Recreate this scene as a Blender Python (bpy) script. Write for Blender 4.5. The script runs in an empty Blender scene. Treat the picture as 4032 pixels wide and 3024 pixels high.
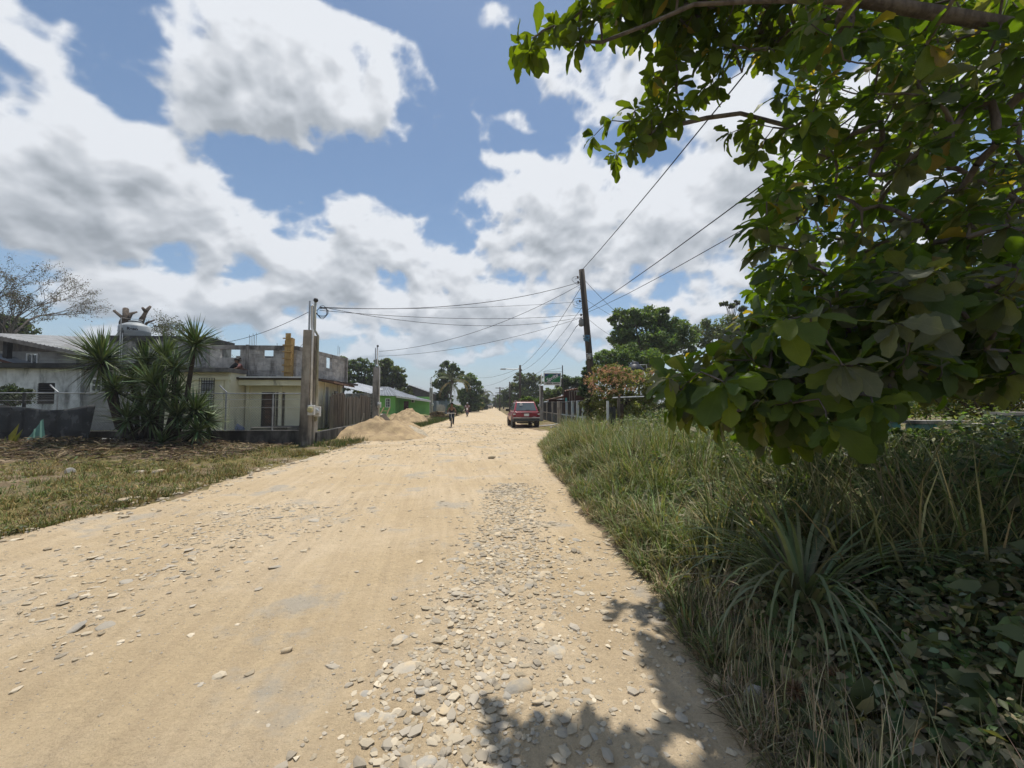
import bpy, bmesh, math, random
import numpy as np
from mathutils import Vector, Matrix, Euler

random.seed(7)
RNG = np.random.default_rng(11)
SC = bpy.context.scene
COL = SC.collection
R = math.radians

# ------------------------------------------------------------------ camera
FPX, CAMH, VPU, VPV = 1560.0, 1.6, 1920.0, 1590.0     # focal length in photo pixels, eye height, road vanishing point
YAW = math.atan2(VPU - 2016, FPX)
PITCH = math.atan2(VPV - 1512, FPX)
cam_d = bpy.data.cameras.new('camera'); cam = bpy.data.objects.new('camera', cam_d); COL.objects.link(cam)
cam_d.sensor_width = 36; cam_d.lens = 36 * FPX / 4032; cam_d.clip_start = 0.05; cam_d.clip_end = 12000
cam.location = (0, 0, CAMH); cam.rotation_euler = (R(90) + PITCH, 0, YAW)
SC.camera = cam
CROT = cam.rotation_euler.to_matrix()

def ray(u, v):
    return (CROT @ Vector(((u - 2016) / FPX, (1512 - v) / FPX, -1.0)))
def at(u, v, y):                                   # world point seen at a pixel, y metres down the road
    d = ray(u, v); k = y / d.y
    return Vector((d.x * k, y, CAMH + d.z * k))
def gnd(u, v, z=0.0):
    d = ray(u, v); k = (z - CAMH) / d.z
    return Vector((d.x * k, d.y * k, z))
def X(u, y): return at(u, 1590, y).x
def Z(v, y): return at(1920, v, y).z

# ------------------------------------------------------------------ light
SUN_EL, SUN_AZ = R(73), R(9)                      # azimuth from the road direction towards the right
SUN_DIR = Vector((math.sin(SUN_AZ) * math.cos(SUN_EL), math.cos(SUN_AZ) * math.cos(SUN_EL), math.sin(SUN_EL)))
sun_d = bpy.data.lights.new('sun', 'SUN'); sun = bpy.data.objects.new('sun', sun_d); COL.objects.link(sun)
sun_d.energy = 4.3; sun_d.angle = R(0.55); sun_d.color = (1.0, 0.95, 0.87)
sun.rotation_euler = SUN_DIR.to_track_quat('Z', 'Y').to_euler()

SC.view_settings.view_transform = 'Standard'; SC.view_settings.look = 'None'
SC.view_settings.gamma = 1.0; SC.view_settings.exposure = 0.1; SC.view_settings.use_curve_mapping = False
SC.render.engine = 'CYCLES'
SC.cycles.max_bounces = 4; SC.cycles.diffuse_bounces = 3; SC.cycles.glossy_bounces = 2; SC.cycles.transparent_max_bounces = 10; SC.cycles.transmission_bounces = 3; SC.cycles.volume_bounces = 0
SC.cycles.use_adaptive_sampling = True; SC.cycles.adaptive_threshold = .02
SC.cycles.caustics_reflective = False; SC.cycles.caustics_refractive = False
SC.cycles.use_denoising = True

# ------------------------------------------------------------------ sky with cumulus, laid out by azimuth and elevation
W = bpy.data.worlds.new('World'); SC.world = W; W.use_nodes = True
nt = W.node_tree; nt.nodes.clear()
def nd(t, kind, **kw):
    n = t.nodes.new(kind)
    for k, v in kw.items(): setattr(n, k, v)
    return n
def mth(t, op, a, b=None, c=None, clamp=False):
    n = nd(t, 'ShaderNodeMath', operation=op, use_clamp=clamp)
    for i, q in enumerate((a, b, c)):
        if q is None: continue
        if isinstance(q, (int, float)): n.inputs[i].default_value = q
        else: t.links.new(q, n.inputs[i])
    return n.outputs[0]
def vmt(t, op, a, b=None, c=None):
    n = nd(t, 'ShaderNodeVectorMath', operation=op)
    for i, q in enumerate((a, b, c)):
        if q is None: continue
        if isinstance(q, tuple): n.inputs[i].default_value = q
        else: t.links.new(q, n.inputs[i])
    return n.outputs['Value'] if op in ('LENGTH', 'DOT_PRODUCT') else n.outputs[0]
def mapr(t, x, a, b, c, d, smooth=True):
    n = nd(t, 'ShaderNodeMapRange', interpolation_type='SMOOTHSTEP' if smooth else 'LINEAR')
    t.links.new(x, n.inputs[0])
    for i, q in enumerate((a, b, c, d)): n.inputs[1 + i].default_value = q
    return n.outputs[0]
def mixc(t, f, a, b, blend='MIX'):
    n = nd(t, 'ShaderNodeMix', data_type='RGBA', blend_type=blend)
    for i, q in ((0, f), (6, a), (7, b)):
        if isinstance(q, tuple): n.inputs[i].default_value = q if len(q) == 4 else (*q, 1)
        elif isinstance(q, (int, float)): n.inputs[i].default_value = q
        else: t.links.new(q, n.inputs[i])
    return n.outputs[2]
def noise(t, vec, scale, detail=6, rough=.55, dist=0.0, out='Fac'):
    n = nd(t, 'ShaderNodeTexNoise'); n.inputs['Scale'].default_value = scale; n.inputs['Detail'].default_value = detail
    n.inputs['Roughness'].default_value = rough; n.inputs['Distortion'].default_value = dist
    if vec is not None: t.links.new(vec, n.inputs['Vector'])
    return n.outputs[out]

sky = nd(nt, 'ShaderNodeTexSky', sky_type='NISHITA', sun_disc=False); sky.sun_elevation = SUN_EL; sky.sun_rotation = SUN_AZ
sky.altitude = 20; sky.air_density = 1.0; sky.dust_density = .35; sky.ozone_density = 1.0
sc_ = mixc(nt, 1.0, sky.outputs[0], (.96, 1.03, 1.04), 'MULTIPLY')
bg = nd(nt, 'ShaderNodeBackground'); bg.inputs['Strength'].default_value = 0.1
nt.links.new(sc_, bg.inputs['Color'])
wo = nd(nt, 'ShaderNodeOutputWorld'); nt.links.new(bg.outputs[0], wo.inputs[0])

# ------------------------------------------------------------------ helpers
MW = {}
def link(o, parent=None):
    COL.objects.link(o)
    if parent is not None: o.parent = parent
    return o
def tag(o, label=None, cat=None, group=None, kind=None):
    if label: o['label'] = label
    if cat: o['category'] = cat
    if group: o['group'] = group
    if kind: o['kind'] = kind
    return o
def T(name, label, cat, loc=(0, 0, 0), rz=0.0, group=None):
    o = bpy.data.objects.new(name, None); o.empty_display_size = .2; link(o)
    o.location = loc; o.rotation_euler = (0, 0, rz)
    MW[o.name] = (Matrix.Translation(Vector(loc)) @ Matrix.Rotation(rz, 4, 'Z')).inverted()
    return tag(o, label, cat, group)
def mwi(o):
    while o is not None:
        if o.name in MW: return MW[o.name]
        o = o.parent
    return Matrix.Identity(4)
def mesh_np(name, V, F, mat=None, smooth=False, col=None):
    """V (n,3) array, F list of equal-length faces (m,k) array"""
    me = bpy.data.meshes.new(name); V = np.asarray(V, np.float32); F = np.asarray(F, np.int32)
    m, k = F.shape
    me.vertices.add(len(V)); me.vertices.foreach_set('co', V.ravel())
    me.loops.add(m * k); me.loops.foreach_set('vertex_index', F.ravel())
    me.polygons.add(m); me.polygons.foreach_set('loop_start', np.arange(0, m * k, k, dtype=np.int32))
    me.polygons.foreach_set('use_smooth', np.full(m, smooth))
    me.update(calc_edges=True)
    if col is not None:
        a = me.color_attributes.new('Col', 'FLOAT_COLOR', 'POINT')
        c4 = np.ones((len(V), 4), np.float32); c4[:, :3] = col; a.data.foreach_set('color', c4.ravel())
    if mat: me.materials.append(mat)
    return me
class MB:
    def __init__(s): s.v = []; s.f = []
    def add(s, vs, fs):
        n = len(s.v); s.v += [tuple(q) for q in vs]; s.f += [tuple(i + n for i in q) for q in fs]; return s
    def box(s, x0, x1, y0, y1, z0, z1):
        return s.add([(x0,y0,z0),(x1,y0,z0),(x1,y1,z0),(x0,y1,z0),(x0,y0,z1),(x1,y0,z1),(x1,y1,z1),(x0,y1,z1)],
                     [(0,3,2,1),(4,5,6,7),(0,1,5,4),(1,2,6,5),(2,3,7,6),(3,0,4,7)])
    def hexa(s, bot, top):
        return s.add(list(bot) + list(top), [(0,3,2,1),(4,5,6,7),(0,1,5,4),(1,2,6,5),(2,3,7,6),(3,0,4,7)])
    def bar(s, a, b, w, h=None, up=(0,0,1)):
        a, b = Vector(a), Vector(b); d = (b - a).normalized(); h = w if h is None else h
        u = Vector(up)
        if abs(d.dot(u)) > .95: u = Vector((0,1,0))
        x = d.cross(u).normalized() * w / 2; y = x.cross(d).normalized() * h / 2
        return s.hexa([a-x-y, a+x-y, a+x+y, a-x+y], [b-x-y, b+x-y, b+x+y, b-x+y])
    def tube(s, pts, r, n=6, cap=True):
        pts = [Vector(p) for p in pts]; rs = r if isinstance(r, (list, tuple)) else [r] * len(pts)
        base = len(s.v); up = Vector((0.13, 0.21, 1)).normalized()
        for i, p in enumerate(pts):
            d = (pts[min(i+1, len(pts)-1)] - pts[max(i-1, 0)])
            d = d.normalized() if d.length > 1e-9 else Vector((0,0,1))
            u = up if abs(d.dot(up)) < .97 else Vector((1,0,0))
            x = d.cross(u).normalized(); y = x.cross(d)
            for k in range(n):
                a = 2 * math.pi * k / n; s.v.append(tuple(p + (x * math.cos(a) + y * math.sin(a)) * rs[i]))
        for i in range(len(pts) - 1):
            for k in range(n):
                s.f.append((base+i*n+k, base+i*n+(k+1)%n, base+(i+1)*n+(k+1)%n, base+(i+1)*n+k))
        if cap:
            s.f.append(tuple(base + k for k in reversed(range(n)))); s.f.append(tuple(base+(len(pts)-1)*n+k for k in range(n)))
        return s
    def lathe(s, c, prof, n=20, axis='Z'):
        base = len(s.v); c = Vector(c)
        for (r, h) in prof:
            for k in range(n):
                a = 2 * math.pi * k / n; p = (r * math.cos(a), r * math.sin(a), h)
                if axis == 'X': p = (h, r * math.cos(a), r * math.sin(a))
                if axis == 'Y': p = (r * math.sin(a), h, r * math.cos(a))
                s.v.append(tuple(c + Vector(p)))
        for i in range(len(prof) - 1):
            for k in range(n):
                s.f.append((base+i*n+k, base+i*n+(k+1)%n, base+(i+1)*n+(k+1)%n, base+(i+1)*n+k))
        s.f.append(tuple(base + k for k in reversed(range(n)))); s.f.append(tuple(base+(len(prof)-1)*n+k for k in range(n)))
        return s
    def loft(s, secs, cap=True):
        base = len(s.v); n = len(secs[0])
        for q in secs: s.v += [tuple(p) for p in q]
        for i in range(len(secs) - 1):
            for k in range(n):
                s.f.append((base+i*n+k, base+i*n+(k+1)%n, base+(i+1)*n+(k+1)%n, base+(i+1)*n+k))
        if cap:
            s.f.append(tuple(base + k for k in reversed(range(n)))); s.f.append(tuple(base+(len(secs)-1)*n+k for k in range(n)))
        return s
    def prism(s, poly, off):
        n = len(poly); o = Vector(off); base = len(s.v)
        s.v += [tuple(p) for p in poly] + [tuple(Vector(p) + o) for p in poly]
        s.f.append(tuple(base + i for i in reversed(range(n)))); s.f.append(tuple(base + n + i for i in range(n)))
        for i in range(n): s.f.append((base+i, base+(i+1)%n, base+n+(i+1)%n, base+n+i))
        return s
    def build(s, name, mat, parent=None, smooth=False, bevel=0.0, local=False, label=None, kind=None, sub=0):
        me = bpy.data.meshes.new(name); vs = s.v
        if parent is not None and not local:
            M_ = mwi(parent); vs = [M_ @ Vector(p) for p in vs]
        me.from_pydata([tuple(p) for p in vs], [], s.f)
        bm = bmesh.new(); bm.from_mesh(me); bmesh.ops.recalc_face_normals(bm, faces=bm.faces); bm.to_mesh(me); bm.free()
        if smooth: me.polygons.foreach_set('use_smooth', [True] * len(me.polygons))
        me.materials.append(mat); o = bpy.data.objects.new(name, me); link(o, parent)
        if bevel:
            b = o.modifiers.new('bevel', 'BEVEL'); b.width = bevel; b.segments = 2; b.limit_method = 'ANGLE'
        if sub:
            b = o.modifiers.new('sub', 'SUBSURF'); b.levels = sub; b.render_levels = sub
        if label: o['label'] = label
        if kind: o['kind'] = kind
        return o
def put(name, me, parent, M_, local=False):
    o = bpy.data.objects.new(name, me); link(o, parent)
    o.matrix_local = M_ if local else (mwi(parent) @ M_ if parent is not None else M_)
    return o
def rot_to(d, n):
    d = Vector(d).normalized(); n = Vector(n); s_ = d.cross(n)
    if s_.length < 1e-4: s_ = d.cross(Vector((1, .1, .2)))
    s_.normalize(); n = s_.cross(d)
    return Matrix((s_, d, n)).transposed()
def vnoise(p, seed=0):
    """cheap smooth value noise on an (n,2) array"""
    p = np.asarray(p, float); i = np.floor(p).astype(np.int64); f = p - i; f = f * f * (3 - 2 * f)
    def h(a, b):
        q = (a * 374761393 + b * 668265263 + seed * 1442695041) & 0xffffffff
        q = ((q ^ (q >> 13)) * 1274126177) & 0xffffffff
        return ((q ^ (q >> 16)) & 0xffff) / 65535.0
    a, b = i[..., 0], i[..., 1]
    return ((h(a, b) * (1 - f[..., 0]) + h(a + 1, b) * f[..., 0]) * (1 - f[..., 1]) + (h(a, b + 1) * (1 - f[..., 0]) + h(a + 1, b + 1) * f[..., 0]) * f[..., 1])
def fbm(p, o=4, seed=0):
    p = np.asarray(p, float); s = 0; a = .5
    for k in range(o): s = s + a * vnoise(p * 2 ** k, seed + k); a *= .5
    return s

# ------------------------------------------------------------------ materials
MATS = {}
def mat_new(name):
    m = bpy.data.materials.new(name); m.use_nodes = True; t = m.node_tree
    return m, t, t.nodes['Principled BSDF']
def proc(name, c1, c2=None, scale=3.0, rough=.85, stretch=(1, 1, 1), lo=.38, hi=.62, bump=0.0, bscale=30, metal=0, spec=.3, stain=None, sscale=1.2, sstretch=(1, 1, .25), samt=.5, objrand=0.0, coat=0.0):
    if name in MATS: return MATS[name]
    m, t, b = mat_new(name); MATS[name] = m
    pos = nd(t, 'ShaderNodeNewGeometry').outputs['Position']
    c2 = c2 or tuple(min(1, q * .72) for q in c1)
    f = mapr(t, noise(t, vmt(t, 'MULTIPLY', pos, stretch), scale, 6, .6), lo, hi, 0, 1)
    c = mixc(t, f, c1, c2)
    if stain:
        sf = mapr(t, noise(t, vmt(t, 'MULTIPLY', pos, sstretch), sscale, 7, .62, .4), .56 - .2 * samt, .72 - .16 * samt, 0, 1)
        c = mixc(t, mth(t, 'MULTIPLY', sf, .9), c, stain)
    if objrand:
        oi = nd(t, 'ShaderNodeObjectInfo'); hs = nd(t, 'ShaderNodeHueSaturation'); t.links.new(c, hs.inputs['Color'])
        t.links.new(mapr(t, oi.outputs['Random'], 0, 1, 1 - objrand, 1 + objrand, False), hs.inputs['Value']); c = hs.outputs[0]
    t.links.new(c, b.inputs['Base Color'])
    b.inputs['Roughness'].default_value = rough; b.inputs['Metallic'].default_value = metal; b.inputs['Specular IOR Level'].default_value = spec
    b.inputs['Coat Weight'].default_value = coat
    if bump:
        bn = nd(t, 'ShaderNodeBump'); bn.inputs['Strength'].default_value = bump; bn.inputs['Distance'].default_value = .02
        t.links.new(noise(t, pos, bscale, 6, .6), bn.inputs['Height']); t.links.new(bn.outputs[0], b.inputs['Normal'])
    return m
def leafmat(name, trans=.35, rough=.5, spec=.35, tint=(1.25, 1.35, .35), tone=1.0):
    if name in MATS: return MATS[name]
    m, t, b = mat_new(name); MATS[name] = m
    a = nd(t, 'ShaderNodeAttribute', attribute_name='Col'); pos = nd(t, 'ShaderNodeNewGeometry').outputs['Position']
    c = mixc(t, mapr(t, noise(t, pos, 9, 3), .3, .7, 0, .5), a.outputs['Color'], mixc(t, 1.0, a.outputs['Color'], (.62, .66, .6), 'MULTIPLY'))
    t.links.new(c, b.inputs['Base Color']); b.inputs['Roughness'].default_value = rough; b.inputs['Specular IOR Level'].default_value = spec
    tr = nd(t, 'ShaderNodeBsdfTranslucent'); t.links.new(mixc(t, 1.0, c, tint, 'MULTIPLY'), tr.inputs['Color'])
    mx = nd(t, 'ShaderNodeMixShader'); mx.inputs[0].default_value = trans
    t.links.new(b.outputs[0], mx.inputs[1]); t.links.new(tr.outputs[0], mx.inputs[2])
    t.links.new(mx.outputs[0], t.nodes['Material Output'].inputs[0])
    return m
LEAF = leafmat('leaf', .40); GRASS = leafmat('grass_blade', .25, .6, .25, (1.2, 1.25, .5)); DRY = leafmat('dry_blade', .15, .9, .1, (1.1, 1, .7))
def glass_mat(name, c=(.02, .025, .03), rough=.08):
    if name in MATS: return MATS[name]
    m, t, b = mat_new(name); MATS[name] = m
    pos = nd(t, 'ShaderNodeNewGeometry').outputs['Position']
    t.links.new(mixc(t, noise(t, pos, 2, 3), c, tuple(q * 1.8 for q in c)), b.inputs['Base Color'])
    b.inputs['Roughness'].default_value = rough; b.inputs['Specular IOR Level'].default_value = .6
    return m
CONC = proc('bare_concrete', (.38, .355, .32), (.27, .25, .225), 2.5, .92, stain=(.06, .055, .05), samt=.35, bump=.3)
MOULD = proc('mouldy_concrete', (.13, .125, .115), (.055, .053, .05), 1.6, .95, stain=(.025, .025, .024), samt=.7, bump=.35)
BLOCK = proc('concrete_block', (.52, .49, .445), (.39, .365, .33), 5, .95, bump=.3, bscale=60, objrand=.22, stain=(.12, .11, .10), samt=.1)
BLOCKD = proc('weathered_block', (.34, .33, .31), (.20, .195, .185), 3, .95, bump=.3, bscale=60, objrand=.2, stain=(.045, .044, .042), samt=.6)
MORT = proc('mortar', (.56, .55, .52), (.46, .45, .43), 6, .95)
CREAM = proc('cream_paint', (.84, .79, .60), (.75, .70, .52), 1.5, .8, stain=(.22, .2, .15), samt=-.1, sscale=1.0)
WHITEST = proc('stained_whitewash', (.70, .71, .72), (.52, .53, .54), 2.0, .9, stain=(.10, .10, .098), samt=.35, bump=.2)
GREYW = proc('grey_siding', (.36, .355, .335), (.28, .275, .26), 2, .85, stain=(.09, .085, .08), samt=0)
ZINC = proc('zinc_sheet', (.40, .42, .44), (.31, .325, .345), 1.3, .5, metal=.4, stain=(.30, .25, .2), samt=-.3)
RUST = proc('rusty_sheet', (.22, .10, .065), (.34, .27, .22), 2.2, .8, stain=(.10, .045, .03), samt=.3)
WOOD = proc('weathered_wood', (.20, .165, .13), (.12, .10, .08), 3, .9, stretch=(4, 4, .4), bump=.3)
PALEW = proc('pale_timber', (.50, .40, .24), (.40, .30, .16), 3, .8, stretch=(4, 4, .5))
YELW = proc('formwork_timber', (.52, .34, .13), (.42, .27, .10), 3, .75, stretch=(4, 4, .5))
DKW = proc('dark_wood', (.075, .045, .03), (.045, .028, .02), 3, .7, stretch=(4, 4, .5))
POLEW = proc('pole_wood', (.085, .07, .055), (.045, .038, .03), 2.5, .95, stretch=(5, 5, .4), bump=.4)
BLACKM = proc('dark_metal', (.03, .03, .032), (.05, .045, .04), 4, .6)
GALV = proc('galvanised', (.42, .43, .44), (.30, .31, .32), 6, .45, metal=.6)
PVC = proc('white_pvc', (.72, .71, .68), (.60, .58, .54), 3, .5)
WHITE = proc('white_paint', (.75, .75, .73), (.62, .62, .6), 3, .6)
WIRE = proc('cable_black', (.022, .022, .024), (.035, .035, .036), 5, .7)
BARK = proc('bark', (.11, .085, .065), (.055, .043, .035), 4, .95, stretch=(3, 3, .8), bump=.5)
BARKG = proc('grey_bark', (.17, .145, .125), (.09, .075, .068), 4, .95, stretch=(3, 3, .8), bump=.5)
GLASS = glass_mat('window_glass')
# ------------------------------------------------------------------ cumulus clouds: a high shell of cloud whose cover and light are worked out per direction
def perlin3(p, seed=0):
    p = np.asarray(p, np.float32); i = np.floor(p).astype(np.int32); f = p - i; w = f * f * f * (f * (f * 6 - 15) + 10); out = 0
    for dx in (0, 1):
        for dy in (0, 1):
            for dz in (0, 1):
                h = ((i[..., 0] + dx) * np.int32(73856093)) ^ ((i[..., 1] + dy) * np.int32(19349663)) ^ ((i[..., 2] + dz) * np.int32(83492791)) ^ np.int32(seed * 7919 + 13)
                h = (h ^ (h >> 13)) * np.int32(1274126177); h = h ^ (h >> 15)
                a = (h & 1023).astype(np.float32) * (2 * math.pi / 1024); z = ((h >> 10) & 1023).astype(np.float32) / 511.5 - 1; q = np.sqrt(np.maximum(0, 1 - z * z))
                g = (np.cos(a) * q) * (f[..., 0] - dx) + (np.sin(a) * q) * (f[..., 1] - dy) + z * (f[..., 2] - dz)
                out = out + g * (w[..., 0] if dx else 1 - w[..., 0]) * (w[..., 1] if dy else 1 - w[..., 1]) * (w[..., 2] if dz else 1 - w[..., 2])
    return out * 1.6
def pfbm(p, o, seed=0, gain=.5, billow=False):
    s = 0; a = 1.0; n = 0
    for k in range(o):
        q = perlin3(p * 2.03 ** k + 17.3 * k, seed + k)
        s = s + a * ((1 - 2.2 * np.abs(q)) if billow else q); n += a; a *= gain
    return s / n
BLOBS = [(60,250,250,110),(150,330,280,110),(40,430,260,95),(250,400,230,95),(400,420,110,80),(330,330,120,60),
 (300,140,130,60),(430,200,150,80),(560,130,190,140),(640,230,140,85),(600,30,170,90),(800,165,115,85),(760,265,110,50),
 (740,25,120,38),(70,30,85,30),(110,110,100,30),(770,325,65,38),(500,520,200,62),(330,505,150,45),(120,505,160,35),(620,560,140,55),(770,490,125,62),
 (880,545,160,66),(990,600,150,55),(1170,400,125,100),(1270,470,160,105),(1400,500,190,90),(1570,430,150,110),(1120,540,120,60),
 (1290,110,130,105),(1410,190,150,105),(1600,260,130,140),(1110,242,46,26),(1142,276,30,18),(1050,18,70,34),(1300,600,160,45),
 (300,608,150,40),(450,635,170,42),(590,692,130,34),(700,625,110,26),(900,700,170,38),(820,762,110,26),(1060,775,42,13),
 (1510,655,95,36),(420,660,160,26),(250,650,120,26),(980,660,120,30),(860,640,90,24),(760,700,90,26),(930,770,90,22),(1150,720,130,22),(1300,690,130,26),(1350,760,120,20),(200,720,110,20),(600,640,120,26),(1620,620,80,50),(700,590,140,28),(1150,640,120,30),(1080,700,120,26),(1850,300,200,140),(2100,120,220,140),(1900,560,200,60)]
def _blob_ae():
    k = 4032 / 2212; out = []
    def ae(u, v):
        q = ray(u * k, v * k); return math.atan2(q[0], q[1]), math.atan2(q[2], math.hypot(q[0], q[1]))
    for cx, cy, rx, ry in BLOBS:
        a0, e0 = ae(cx, cy); out.append((a0, e0, abs(ae(cx + rx, cy)[0] - ae(cx - rx, cy)[0]) / 2, abs(ae(cx, cy - ry)[1] - ae(cx, cy + ry)[1]) / 2))
    return out
def cloud_wobble(d):
    st = np.array([1, 1, 1.35], np.float32)
    return np.stack([pfbm(d * 5 * st, 4, 40), pfbm(d * 5 * st, 3, 50), pfbm(d * 5 * st, 4, 60)], -1) * np.array([.07, .05, .045], np.float32)
def cloud_density(d, wob, o1=7, o2=6):
    """density in the direction d (n,3)"""
    st = np.array([1, 1, 1.35], np.float32); el0 = np.arcsin(np.clip(d[:, 2], -1, 1))
    fine = (1 + .35 * np.clip(1 - el0 / .45, 0, 1))[:, None].astype(np.float32)          # clouds further off look smaller
    w = d + wob; az = np.arctan2(w[:, 0], w[:, 1]); el = np.arctan2(w[:, 2], np.hypot(w[:, 0], w[:, 1])); acc = np.zeros(len(d), np.float32)
    for a0, e0, ra, re in BAE:
        l = ((az - a0) / ra) ** 2 + ((el - e0) / re) ** 2; acc += np.exp(-1.15 * np.minimum(l, 12))
    cover = 1.15 * (1 - np.exp(-1.1 * acc)) - .30
    gen = np.clip(pfbm(d * 2.6, 3, 70) * 2.6 + .05, -.7, .8)                    # the same broken cumulus outside the picture
    back = np.clip((np.abs(np.arctan2(d[:, 0], d[:, 1])) - 1.0) / .25, 0, 1); back = np.maximum(back, np.clip((el0 - .85) / .2, 0, 1))
    cover = cover * (1 - back) + gen * back
    n1 = pfbm(d * 5.5 * fine * st, o1, 80, .50); b1 = pfbm(d * 8.0 * fine * st, o2, 90, .50, True)
    lowp = .20 * np.clip(1 - np.abs(el0 - .12) / .18, 0, 1)
    den = cover * .92 + n1 * .50 + (b1 - .42) * .62 + lowp - .125
    sunhole = np.clip((d @ SUNV - .955) / .03, 0, 1)
    return den - 2 * sunhole
def cloud_fields(d):
    wob = cloud_wobble(d); d0 = cloud_density(d, wob); tang = SUNV[None] - d * (d @ SUNV)[:, None]; tang /= np.maximum(np.linalg.norm(tang, axis=1, keepdims=True), .2)
    live = d0 > -.12; thick = np.zeros_like(d0); rel = np.zeros_like(d0); acc = np.zeros(live.sum(), np.float32); dl, tl, wl = d[live], tang[live], wob[live]; far = np.clip(np.arcsin(np.clip(dl[:, 2], -1, 1)) / .5, .35, 1)[:, None]
    prev = cloud_density(dl, wl, 3, 4); base = prev
    for k, st in enumerate((.02, .045, .08, .13)):
        q = dl + tl * st * far; q /= np.linalg.norm(q, axis=1, keepdims=True); e = cloud_density(q, wl, (3, 3, 2, 2)[k], (4, 3, 2, 1)[k]); acc += np.clip(e + .02, 0, 1.0) * (.02, .025, .035, .05)[k]
        if k == 0: rel[live] += .9 * (base - e)
        if k == 1: rel[live] += .5 * (base - e)
        if k == 2: rel[live] += .35 * (base - e)
    thick[live] = acc
    alpha = np.clip((d0 + .03) / .33, 0, 1); alpha = alpha * alpha * (3 - 2 * alpha)
    light = np.exp(-thick * 11.0); sm = np.zeros_like(d0); sm[live] = base; inner = np.clip(sm / 1.0, 0, 1)
    lum = .43 + .53 * light + .12 * (1 - inner) + .40 * np.clip(rel, -.5, .7) + .12 * np.clip(d0 - sm, -1, 1)
    return alpha, np.clip(lum, .38, .94), d0
SUNV = np.array(SUN_DIR, np.float32); BAE = _blob_ae()
def sky_patch(az, el):
    A, E = np.meshgrid(np.radians(az), np.radians(el)); d = np.stack([np.sin(A) * np.cos(E), np.cos(A) * np.cos(E), np.sin(E)], -1).reshape(-1, 3).astype(np.float32)
    i_ = np.arange(len(d)).reshape(A.shape); return d, np.stack([i_[:-1, :-1], i_[:-1, 1:], i_[1:, 1:], i_[1:, :-1]], -1).reshape(-1, 4)
dv, df, off = [], [], 0
for az, el in ((np.linspace(-60, 64, 690), np.linspace(-1, 55, 312)), (np.linspace(64, 300, 119), np.linspace(-1, 55, 29)), (np.linspace(0, 360, 181), np.linspace(55, 90, 19))):
    d, f = sky_patch(az, el); dv.append(d); df.append(f + off); off += len(d)
dv = np.concatenate(dv); al, lu, _ = cloud_fields(dv); elv = np.arcsin(np.clip(dv[:, 2], -1, 1)); al = al * np.clip(.55 + elv * 2.2, 0, 1) * np.clip((elv + .01) / .03, 0, 1)
veil = .75 * np.clip(1 - elv / .20, 0, 1) ** 1.5 * np.clip((elv + .01) / .02, 0, 1)          # grey-blue haze painted low on the shell to tint the horizon
ccol = np.array([[.80, .835, .89]]) * lu[:, None] * (1 - np.clip((.85 - lu) / .5, 0, 1)[:, None] * np.array([[.13, .06, .0]])) + np.array([[.16, .15, .12]]) * np.clip(lu - .75, 0, 1)[:, None]
wv = (veil / np.maximum(veil + al, 1e-4))[:, None]; ccol = ccol * (1 - wv) + np.array([[.34, .435, .545]]) * wv; al = 1 - (1 - al) * (1 - veil)
sky_me = mesh_np('sky', dv * 4600.0, np.concatenate(df), None, True, ccol)
ca = np.empty(len(dv) * 4, np.float32); sky_me.color_attributes['Col'].data.foreach_get('color', ca); ca = ca.reshape(-1, 4); ca[:, 3] = al; sky_me.color_attributes['Col'].data.foreach_set('color', ca.ravel())
m, t, b = mat_new('cumulus'); t.nodes.remove(b); a_ = nd(t, 'ShaderNodeAttribute', attribute_name='Col'); em = nd(t, 'ShaderNodeEmission'); t.links.new(a_.outputs['Color'], em.inputs['Color']); em.inputs['Strength'].default_value = .97
mx = nd(t, 'ShaderNodeMixShader'); t.links.new(a_.outputs['Alpha'], mx.inputs[0]); t.links.new(nd(t, 'ShaderNodeBsdfTransparent').outputs[0], mx.inputs[1]); t.links.new(em.outputs[0], mx.inputs[2]); t.links.new(mx.outputs[0], t.nodes['Material Output'].inputs[0])
m.cycles.emission_sampling = 'NONE'; sky_me.materials.append(m); sky_o = link(bpy.data.objects.new('sky', sky_me)); tag(sky_o, kind='structure')
# ------------------------------------------------------------------ ground and road
LE = [gnd(*q) for q in ((0,2151),(547,2005),(1094,1841),(1385,1762),(1600,1702),(1740,1664),(1819,1633),(1863,1617),(1890,1610))]
LY = [-4, 0] + [p.y for p in LE] + [260, 700]; LX = [LE[0].x - .2, LE[0].x - .1] + [p.x for p in LE] + [-4.2, -6.0]
RE = [gnd(*q) for q in ((2950,3024),(2760,2700),(2600,2420),(2400,2130),(2290,2000),(2180,1860),(2125,1765))]
RY = [-4, 0] + [p.y for p in RE] + [19.5, 21, 24, 32, 50, 110, 170, 260, 700]; RX = [1.05, 1.1] + [p.x for p in RE] + [3.2, 3.6, 2.6, 2.4, 2.6, 2.9, 3.4, 4.0, 3.0]
def xl(y): return np.interp(y, LY, LX) + .22 * (fbm(np.stack([np.asarray(y, float) * .7, np.zeros_like(np.asarray(y, float))], -1), 3, 3) - .45)
def xr(y): return np.interp(y, RY, RX) + .22 * (fbm(np.stack([np.asarray(y, float) * .9, np.ones_like(np.asarray(y, float))], -1), 3, 5) - .45)
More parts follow.
